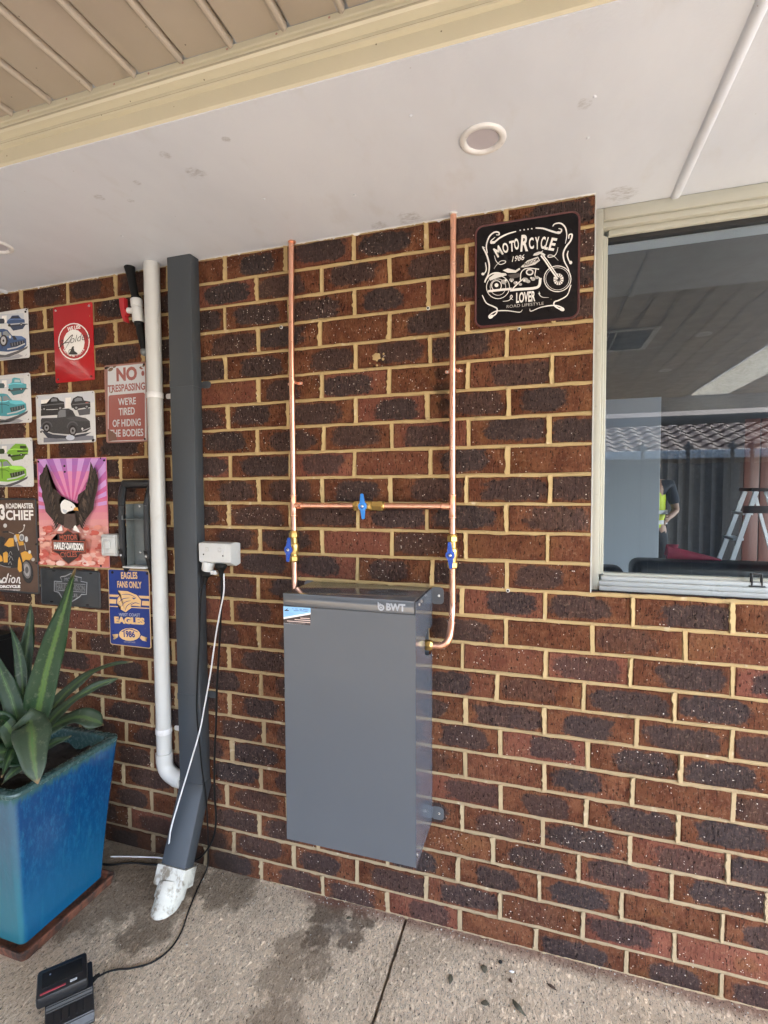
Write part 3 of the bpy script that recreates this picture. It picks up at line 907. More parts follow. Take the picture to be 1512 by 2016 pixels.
# ------------------------------------------------------------------ rainwater downpipe
dp = thing('downpipe', (-.2735, -.05, .08), 'dark grey rectangular downpipe fixed to the bricks beside the white pipe', 'downpipe')
PX0, PX1 = -.3225, -.2245
def sect(cx, cy, cz, w, d, nx, dirn, r=.004):
    """rounded rectangular section with its width along x and its depth along dirn"""
    dirn = Vector(dirn).normalized()
    return [V(cx + u, cy, cz) + dirn * v for u, v in rrect(-w / 2, -d / 2, w / 2, d / 2, r, 2)]
W_, D_ = PX1 - PX0, .048
XC = (PX0 + PX1) / 2
YC = -.027
bm = bm_new()
loft(bm, [sect(XC, YC, 2.2215, W_, D_, 0, (0, 1, 0)), sect(XC, YC, .334, W_, D_, 0, (0, 1, 0))])
obj('pipe_body', bm, M['post'], dp, smooth=40)
kd = V(.0, -.108, -.235).normalized()
pn = V(0, kd.z, -kd.y)
if pn.y < 0: pn = -pn
bm = bm_new()
mid = V(XC, YC, .322)
end = V(XC + .001, YC, .322) + kd * .262
loft(bm, [sect(XC, YC, .345, W_ + .004, D_ + .004, 0, (0, 1, 0)), sect(XC, YC, .322, W_ + .004, D_ + .007, 0, (V(0, 1, 0) + pn)), sect(*(mid + kd * .03), W_ + .003, D_ + .003, 0, pn), sect(*end, W_ + .002, D_ + .002, 0, pn)])
obj('shoe', bm, M['post'], dp, smooth=40)
for z in (1.783, .66):
    bm = bm_new()
    loft(bm, [sect(XC, YC, z - .011, W_ + .003, D_ + .003, 0, (0, 1, 0)), sect(XC, YC, z + .011, W_ + .003, D_ + .003, 0, (0, 1, 0))])
    prism(bm, rrect(PX1 - .002, z - .0125, PX1 + .037, z + .0125, .0115, 5), XZ, -.0005, -.0035)
    prism(bm, rrect(PX0 - .03, z - .0125, PX0 + .002, z + .0125, .010, 5), XZ, -.0005, -.0035)
    obj('bracket', bm, M['post'], dp, smooth=40)

sw = thing('stormwater_outlet', (-.265, -.22, 0), 'dirty white plastic stormwater pipe with a square adaptor standing in the concrete', 'drain pipe')
a_end = end + kd * .0
bm = bm_new()
rings = []
for t, ww, dd in ((-.012, .116, .068), (.046, .117, .069), (.047, .107, .062), (.050, .107, .062)):
    rings.append(sect(*(a_end + kd * t), ww, dd, 0, pn, .004))
loft(bm, rings)
obj('adaptor', bm, M['pvc_dirty'], sw, smooth=30)
c0 = a_end + kd * .040
g0 = V(-.262, -.222, -.03)
ax = (g0 - c0).normalized()
bm = bm_new(); lathe(bm, c0, ax, [(0, .046), (.012, .050), (.040, .0505), (.046, .0485)], 32); obj('collar', bm, M['pvc_dirty'], sw, smooth=40)
bm = bm_new(); lathe(bm, c0 + ax * .03, ax, [(0, .0445), ((g0 - c0).length, .0445)], 32); obj('round_pipe', bm, M['pvc_dirty'], sw, smooth=40)

# ------------------------------------------------------------------ white waste pipe
wp = thing('waste_pipe', (-.405, -.03, .3), 'white plastic waste pipe running down the bricks left of the grey downpipe', 'pipe')
bm = bm_new(); tube(bm, [(-.405, -.031, 2.2215), (-.405, -.031, 1.3), (-.405, -.031, .42)], .0272, 24); obj('pipe', bm, M['pvc'], wp, smooth=50)
bm = bm_new()
pts = [V(-.405, -.031, .428), V(-.405, -.031, .395)] + [V(-.405 + .055 * (1 - math.cos(R(a))), -.031, .375 - .055 * math.sin(R(a)) + .02) for a in range(15, 76, 12)] + [V(-.352, -.031, .337), V(-.3235, -.031, .336)]
tube(bm, pts, [.031, .0305] + [.0295] * (len(pts) - 4) + [.0305, .031], 24)
obj('elbow', bm, M['pvc'], wp, smooth=50)
for z, in ((1.752,), (.512,)):
    bm = bm_new()
    lathe(bm, (-.405, -.031, z - .010), (0, 0, 1), [(0, .0285), (.001, .0292), (.019, .0292), (.020, .0285)], 24)
    prism(bm, rrect(-.380, z - .009, -.335, z + .009, .006, 4), XZ, -.0006, -.0040)
    cl = obj('saddle_clip', bm, M['enamel'], wp, smooth=40)
    bm = bm_new(); lathe(bm, (-.344, -.004, z), (0, -1, 0), [(0, .0042), (.0015, .004), (.0022, .002)], 10); obj('clip_screw', bm, M['rubber'], cl)

# ------------------------------------------------------------------ black and white hose valve at the left of the pipe
vv = thing('hose_valve', (-.46, -.035, 1.9), 'white ball valve with a red lever on a black hose beside the white pipe', 'valve')
bm = bm_new(); tube(bm, [(-.502, -.032, 2.2215), (-.497, -.032, 2.19), (-.480, -.034, 2.12), (-.474, -.035, 2.10)], [.019, .015, .0135, .0135], 14); lathe(bm, (-.4725, -.035, 2.090), (0, 0, 1), [(0, .0185), (.018, .0185), (.022, .015)], 14); obj('upper_hose', bm, M['rubber'], vv)
bm = bm_new(); tube(bm, [(-.463, -.036, 2.022), (-.458, -.036, 1.985), (-.450, -.034, 1.945), (-.446, -.030, 1.92)], .0135, 14); lathe(bm, (-.464, -.036, 2.006), (0, 0, 1), [(0, .0145), (.004, .0165), (.014, .0165), (.018, .014)], 14); obj('lower_hose', bm, M['rubber'], vv)
bm = bm_new(); ball(bm, (-.446, -.030, 1.912), .016, seg=14); obj('hose_tail', bm, M['galv'], vv, smooth=60)
bm = bm_new(); lathe(bm, (-.4645, -.036, 2.018), (-.09, 0, 1), [(0, .017), (.003, .020), (.050, .020), (.052, .0175), (.056, .0175), (.058, .0205), (.082, .0205), (.084, .018)], 20); tube(bm, [(-.466, -.037, 2.056), (-.503, -.045, 2.062)], .0105, 12); obj('valve_body', bm, M['white'], vv)
bm = bm_new()
prism(bm, [(-.533, 2.106), (-.511, 2.106), (-.510, 2.066), (-.503, 2.060), (-.503, 2.048), (-.510, 2.042), (-.505, 2.018), (-.516, 2.022), (-.524, 2.045), (-.531, 2.075)], XZ, -.036, -.054)
obj('lever', bm, M['redv'], vv)

# ------------------------------------------------------------------ copper pipework
cp = thing('copper_pipework', (.415, -.03, 1.35), 'new copper pipes with a cross bypass and three blue handled brass valves above the cabinet', 'pipes')
PY = -.031
LX, RX, BZ_ = .148, .681, 1.3555
pr = .0095
def cpipe(name, pts, r=pr, n=16):
    bm = bm_new(); tube(bm, pts, r, n); return obj(name, bm, M['copper'], cp, smooth=60)
cpipe('left_riser', [(LX - .003, PY + .016, 2.2215), (LX - .002, PY + .004, 1.9), (LX, PY, 1.6), (LX, PY, 1.2), (LX, PY, .985), (LX + .002, PY - .010, .965), (LX + .014, PY - .03, .949), (LX + .035, PY - .042, .944), (LX + .07, PY - .044, .944)])
arc_ = [V(.6815, PY, 1.075), V(.6815, PY - .001, 1.052), V(.6815, PY - .006, 1.030), V(.6810, PY - .016, 1.005), V(.6805, PY - .029, .984), V(.679, PY - .040, .968), V(.674, PY - .047, .955), V(.665, PY - .050, .946), V(.652, PY - .050, .9415), V(.634, PY - .050, .9405), V(.600, PY - .050, .9405)]
cpipe('right_riser', [(RX, PY + .012, 2.2215), (RX, PY + .004, 1.9), (RX, PY, 1.6), (RX, PY, 1.2)] + arc_)
bm = bm_new(); tube(bm, arc_[3:9], [.0116, .0112, .0108, .0108, .0108, .0108], 16); lathe(bm, arc_[3], arc_[2] - arc_[4], [(-.003, .0112), (0, .0128), (.003, .0112)], 16); obj('elbow', bm, M['copper'], cp, smooth=60)
cpipe('bypass', [(LX, PY, BZ_), (.4, PY, BZ_), (RX, PY, BZ_)])
for x, sgn in ((LX, 1), (RX, -1)):
    bm = bm_new()
    lathe(bm, (x, PY, BZ_ - .037), (0, 0, 1), [(0, .0108), (.002, .0122), (.005, .0122), (.007, .0109), (.067, .0109), (.069, .0122), (.072, .0122), (.074, .0108)], 16)
    lathe(bm, (x + sgn * .006, PY, BZ_), (sgn, 0, 0), [(0, .0109), (.022, .0109), (.024, .0122), (.027, .0122), (.030, .0105)], 16)
    obj('tee', bm, M['copper'], cp, smooth=45)
    z = 1.762 if sgn > 0 else 1.763
    bm = bm_new()
    lathe(bm, (x, PY + .004, z - .0045), (0, 0, 1), [(0, .0100), (.0008, .0110), (.0082, .0110), (.009, .0100)], 16)
    for q in (-1, 1):
        prism(bm, rrect(*sorted((x + q * .009, x + q * .027))[:1], z - .0045, max(x + q * .009, x + q * .027), z + .0045, .003, 3), XZ, -.006, -.0085)
        box(bm, (min(x + q * .0088, x + q * .0112), -.030, z - .0042), (max(x + q * .0088, x + q * .0112), -.006, z + .0042))
    sd = obj('saddle', bm, M['copper'], cp, smooth=40)
    for q in (-1, 1):
        bm = bm_new(); lathe(bm, (x + q * .020, -.0084, z), (0, -1, 0), [(0, .0034), (.0012, .0032), (.0018, .0015)], 8); obj('saddle_screw', bm, M['zinc'], sd)
    bm = bm_new(); lathe(bm, (x, PY + (.014 if sgn > 0 else .010), H - .004), (0, 0, 1), [(0, .0115), (.001, .0130), (.0038, .0130)], 16); obj('ceiling_collar', bm, M['copper'] if sgn > 0 else M['white'], cp)
def valve(c, axis, handle_mat, tilt=0.0, long=False):
    c = Vector(c); ax = Vector(axis)
    bm = bm_new()
    nut = lambda h0, h1, r: [(h0, r * .86), (h0 + .0015, r), (h1 - .0015, r), (h1, r * .86)]
    e = .048
    lathe(bm, c, ax, nut(-e, -e + .017, .0168), 6)
    lathe(bm, c, ax, [(-e + .017, .0115), (-.022, .0115)], 14)
    lathe(bm, c, ax, nut(-.024, .012, .0150), 8)
    lathe(bm, c, ax, [(-.014, .0158), (-.009, .0168), (.004, .0168), (.008, .0158)], 18)
    if long:
        lathe(bm, c, ax, nut(.012, .034, .0155), 6)
    lathe(bm, c, ax, [(.010, .0115), (e - .015, .0115)], 14)
    lathe(bm, c, ax, nut(e - .017, e, .0168), 6)
    lathe(bm, c, ax, [(-e - .003, .0122), (-e, .0135)], 14); lathe(bm, c, ax, [(e, .0135), (e + .004, .0145), (e + .006, .0118)], 14)
    hc = c + V(0, -.020, 0) - ax * .006
    lathe(bm, hc, (0, -1, 0), [(0, .009), (.018, .008)], 12)
    vb = obj('valve_body', bm, M['brass'], cp, smooth=25)
    bm = bm_new()
    h = hc + V(0, -.017, 0)
    a = Vector((math.sin(tilt), 0, math.cos(tilt)))
    b = Vector((a.z, 0, -a.x))
    lathe(bm, h, (0, -1, 0), [(0, .0125), (.002, .0140), (.008, .0135), (.009, .0075), (.006, .0070)], 20)
    for sg_ in (-1, 1):
        out = [(.0085, .006), (.0065, .020), (.0048, .034), (.0044, .0375), (.002, .0395), (-.002, .0395), (-.0044, .0375), (-.0048, .034), (-.0065, .020), (-.0085, .006)]
        prism(bm, out, lambda u, v, d: h + b * u + a * (v * sg_) + V(0, d, 0), -.0012, -.0068)
        prism(bm, [(.0022, .018), (.0016, .034), (-.0016, .034), (-.0022, .018)], lambda u, v, d: h + b * u + a * (v * sg_) + V(0, d, 0), -.0066, -.0082)
    hd_ = obj('handle', bm, M[handle_mat], vb, smooth=35)
    bm = bm_new(); lathe(bm, h + V(0, -.0055, 0), (0, -1, 0), [(0, .0048), (.004, .0046), (.0052, .003)], 10); obj('handle_screw', bm, M['zinc'], hd_)
valve((LX, PY, 1.218), (0, 0, 1), 'bluev', R(4))
valve((RX, PY, 1.218), (0, 0, 1), 'bluev', R(-3))
valve((.413, PY, BZ_), (1, 0, 0), 'bluel', R(-3), True)
bm = bm_new(); lathe(bm, (.594, PY - .050, .9405), (1, 0, 0), [(0, .0135), (.0012, .0155), (.030, .0155), (.034, .0130), (.037, .0108)], 6); obj('inlet_nut', bm, M['brass'], cp, smooth=25)
bm = bm_new(); lathe(bm, (.250, PY - .044, .944), (-1, 0, 0), [(0, .0135), (.0012, .0155), (.030, .0155), (.034, .0130), (.037, .0108)], 6); obj('outlet_nut', bm, M['brass'], cp, smooth=25)

# ------------------------------------------------------------------ grey filter cabinet
cb = thing('filter_cabinet', (.41, -.11, .347), 'grey steel water filter cabinet hung on the bricks under the copper pipes', 'cabinet')
CX0, CX1, CY, CZ0, CZ1 = .2065, .6115, -.2165, .3475, 1.1015
LZ = 1.0650
def YZ(x):
    return lambda u, v, d: V(x + d, u, v)
bm = bm_new()
t_ = .0016
prism(bm, [(CX0 + .001, CZ0), (CX1 - .001, CZ0), (CX1 - .001, LZ - .0018), (CX0 + .001, LZ - .0018)], XZ, CY, CY + t_)
cabd = obj('front_panel', bm, M['cab'], cb, smooth=0)
def side(x, name, mt='cab'):
    bm = bm_new()
    out = [(CY, CZ0), (-.020, CZ0), (-.003, CZ0 + .018), (-.003, .895), (-.020, .893), (-.088, .911), (-.101, .918), (-.1045, .930), (-.1025, .958), (-.096, .972), (-.086, .980), (-.050, .983), (-.030, .978), (-.003, .981), (-.003, CZ1 - .004), (CY + .006, CZ1 - .004), (CY + .006, LZ - .0018), (CY, LZ - .0018)]
    prism(bm, out, lambda u, v, d: V(x + d, u, v), 0, t_)
    return obj(name, bm, M[mt], cb, smooth=0)
sp_ = side(CX1 - .0016, 'side_panel', 'cabside')
sp2 = side(CX0, 'side_panel')
bm = bm_new(); box(bm, (CX0 + .002, CY + .002, CZ0 + .001), (CX1 - .002, -.004, CZ0 + .003)); obj('base_panel', bm, M['cab'], cb, smooth=0)
bm = bm_new(); box(bm, (CX0 + .01, -.006, CZ0 + .02), (CX1 - .01, -.0045, CZ1 - .02)); obj('back_panel', bm, M['cab'], cb, smooth=0)
bm = bm_new()
box(bm, (CX0 + .0006, CY - .0016, LZ), (CX1 - .0032, CY + .0002, CZ1), bevel=.0007)
box(bm, (CX0 + .0006, CY + .0004, CZ1 - .0018), (CX1 - .0032, -.016, CZ1), bevel=.0006)
lid = obj('lid', bm, M['lid'], cb, smooth=40)
bm = bm_new(); lathe(bm, (.40, -.15, .70), (0, 0, 1), [(-.30, .055), (.20, .055), (.21, .065), (.27, .065), (.28, .03)], 24); obj('filter_housing', bm, M['rubber'], cb)
for z0, z1 in ((1.048, 1.101), (.353, .395)):
    for x, q in ((CX1, 1), (CX0, -1)):
        bm = bm_new()
        lo, hi = sorted((x + q * .0005, x + q * .037))
        prism(bm, rrect(lo - (.004 if q > 0 else 0), z0, hi + (.004 if q < 0 else 0), z1, .012, 5), XZ, -.0008, -.0028)
        tb = obj('mounting_tab', bm, M['cab'], cb, smooth=40)
        bm = bm_new(); lathe(bm, (x + q * .022, -.0028, (z0 + z1) / 2), (0, -1, 0), [(0, .0042), (.0012, .0040), (.0020, .0018)], 10); obj('tab_screw', bm, M['zinc'], tb)
for y, z in ((-.145, 1.0865), (-.173, 1.0835), (-.20, .375)):
    bm = bm_new(); lathe(bm, (CX1 - .0002, y, z), (1, 0, 0), [(0, .0052), (.0015, .0050), (.0030, .0025)], 12); obj('side_screw', bm, M['zinc'], sp_)
bm = bm_new(); lathe(bm, (CX0 + .0002, -.20, .392), (-1, 0, 0), [(0, .005), (.0015, .005), (.003, .0025)], 12); obj('side_screw', bm, M['zinc'], sp2)

# ------------------------------------------------------------------ power outlet and its leads
po = thing('power_outlet', (-.14, -.03, 1.15), 'white double weatherproof power outlet on the bricks just right of the downpipe', 'power outlet')
bm = bm_new()
prof = [(-.0010, 1.2215), (-.0010, 1.148), (-.028, 1.1425), (-.0605, 1.1590), (-.0605, 1.2235), (-.030, 1.2265)]
prism(bm, prof, lambda u, v, d: V(d, u, v), -.2095, -.079)
es = [e for e in bm.edges]
bmesh.ops.bevel(bm, geom=es, offset=.0018, segments=2, affect='EDGES')
ob_ = obj('outlet_box', bm, M['white'], po)
bm = bm_new(); prism(bm, rrect(-.196, 1.1685, -.103, 1.2165, .003, 3), XZ, -.0600, -.0622); pl_ = obj('outlet_plate', bm, M['white'], po)
for x in (-.173, -.122):
    bm = bm_new(); prism(bm, rrect(x - .0075, 1.1935, x + .0075, 1.2105, .0035, 3), XZ, -.0618, -.0636); sw_ = obj('rocker_switch', bm, M['pvc'], pl_, smooth=30)
    bm = bm_new(); box(bm, (x - .004, -.0665, 1.198), (x + .004, -.0635, 1.206), bevel=.001); obj('switch_toggle', bm, M['white'], sw_)
for x, z in ((-.188, 1.1845), (-.1095, 1.1815)):
    bm = bm_new(); lathe(bm, (x, -.0615, z), (0, -1, 0), [(0, .0030), (.0012, .0030)], 10); obj('plate_screw', bm, M['rubber'], pl_)
bm = bm_new(); lathe(bm, (-.0805, -.016, 1.185), (1, 0, 0), [(0, .013), (.0022, .0125), (.0026, .0115)], 20); obj('knockout', bm, M['white'], ob_)

def smooth_path(pts, n=8):
    P = [Vector(p) for p in pts]
    P = [2 * P[0] - P[1]] + P + [2 * P[-1] - P[-2]]
    out = []
    for i in range(1, len(P) - 2):
        a, b, c, d = P[i - 1:i + 3]
        for k in range(n):
            t = k / n
            out.append(.5 * ((2 * b) + (-a + c) * t + (2 * a - 5 * b + 4 * c - d) * t * t + (-a + 3 * b - 3 * c + d) * t ** 3))
    return out + [P[-2]]
pa = thing('plug_adaptor', (-.19, -.045, 1.10), 'white plug adaptor with a black lead, left under the power outlet', 'plug')
bm = bm_new(); lathe(bm, (-.181, -.043, 1.157), (-.25, 0, -1), [(0, .020), (.006, .0215), (.030, .0205), (.034, .018)], 20); box(bm, (-.172, -.050, 1.112), (-.148, -.034, 1.126), bevel=.002); obj('adaptor_body', bm, M['white'], pa)
bm = bm_new(); lathe(bm, (-.1895, -.043, 1.124), (-.25, 0, -1), [(0, .0195), (.003, .0225), (.012, .0225), (.016, .016), (.024, .009), (.052, .0055)], 18); obj('plug_body', bm, M['rubber'], pa)
lead = [(-.205, -.046, 1.075), (-.212, -.051, 1.03), (-.2195, -.0535, .90), (-.229, -.0565, .75), (-.236, -.0570, .62), (-.226, -.0570, .49), (-.2205, -.0545, .40), (-.2150, -.045, .31), (-.2170, -.036, .20), (-.2270, -.022, .08), (-.2300, -.025, .02), (-.224, -.06, .0030), (-.213, -.10, .0030), (-.178, -.195, .0030), (-.147, -.267, .0030), (-.138, -.329, .0030), (-.158, -.381, .0030), (-.202, -.414, .0030), (-.236, -.432, .0060), (-.254, -.452, .012), (-.264, -.478, .018)]
bm = bm_new(); tube(bm, smooth_path(lead, 7), .0026, 8); obj('lead', bm, M['rubber'], pa, smooth=60)
pb = thing('black_plug', (-.13, -.045, 1.10), 'black plug with a long black cable hanging under the right of the outlet', 'plug')
bm = bm_new(); lathe(bm, (-.1305, -.044, 1.152), (0, 0, -1), [(0, .0200), (.004, .0215), (.012, .021), (.022, .0125), (.030, .0085), (.048, .0072)], 18); obj('plug_body', bm, M['rubber'], pb)
bl = [(-.1300, -.044, 1.112), (-.1305, -.043, 1.061), (-.141, -.040, .933), (-.156, -.035, .803), (-.169, -.031, .689), (-.179, -.026, .557), (-.190, -.022, .462), (-.196, -.020, .310), (-.192, -.020, .20), (-.203, -.026, .13), (-.228, -.034, .085), (-.262, -.036, .050), (-.33, -.040, .018), (-.45, -.060, .0035), (-.53, -.076, .0035), (-.60, -.108, .0035), (-.66, -.118, .0035)]
bm = bm_new(); tube(bm, smooth_path(bl, 7), .0036, 8); obj('cable', bm, M['rubber'], pb, smooth=60)
wc = [(-.1225, -.0400, 1.116), (-.1185, -.048, 1.054), (-.129, -.0545, .992), (-.146, -.060, .902), (-.170, -.060, .773), (-.198, -.062, .643), (-.2185, -.0660, .55), (-.2520, -.0850, .422), (-.2870, -.1120, .282), (-.2995, -.128, .216), (-.309, -.128, .165), (-.345, -.10, .085), (-.385, -.06, .02), (-.41, -.028, .0045), (-.447, -.022, .0030), (-.554, -.049, .0030), (-.633, -.073, .0030)]
bm = bm_new(); tube(bm, smooth_path(wc, 7), .0027, 8); tag(obj('white_cable', bm, M['enamel'], smooth=60), 'thin white cable crossing the downpipe from the outlet to the floor', 'cable')

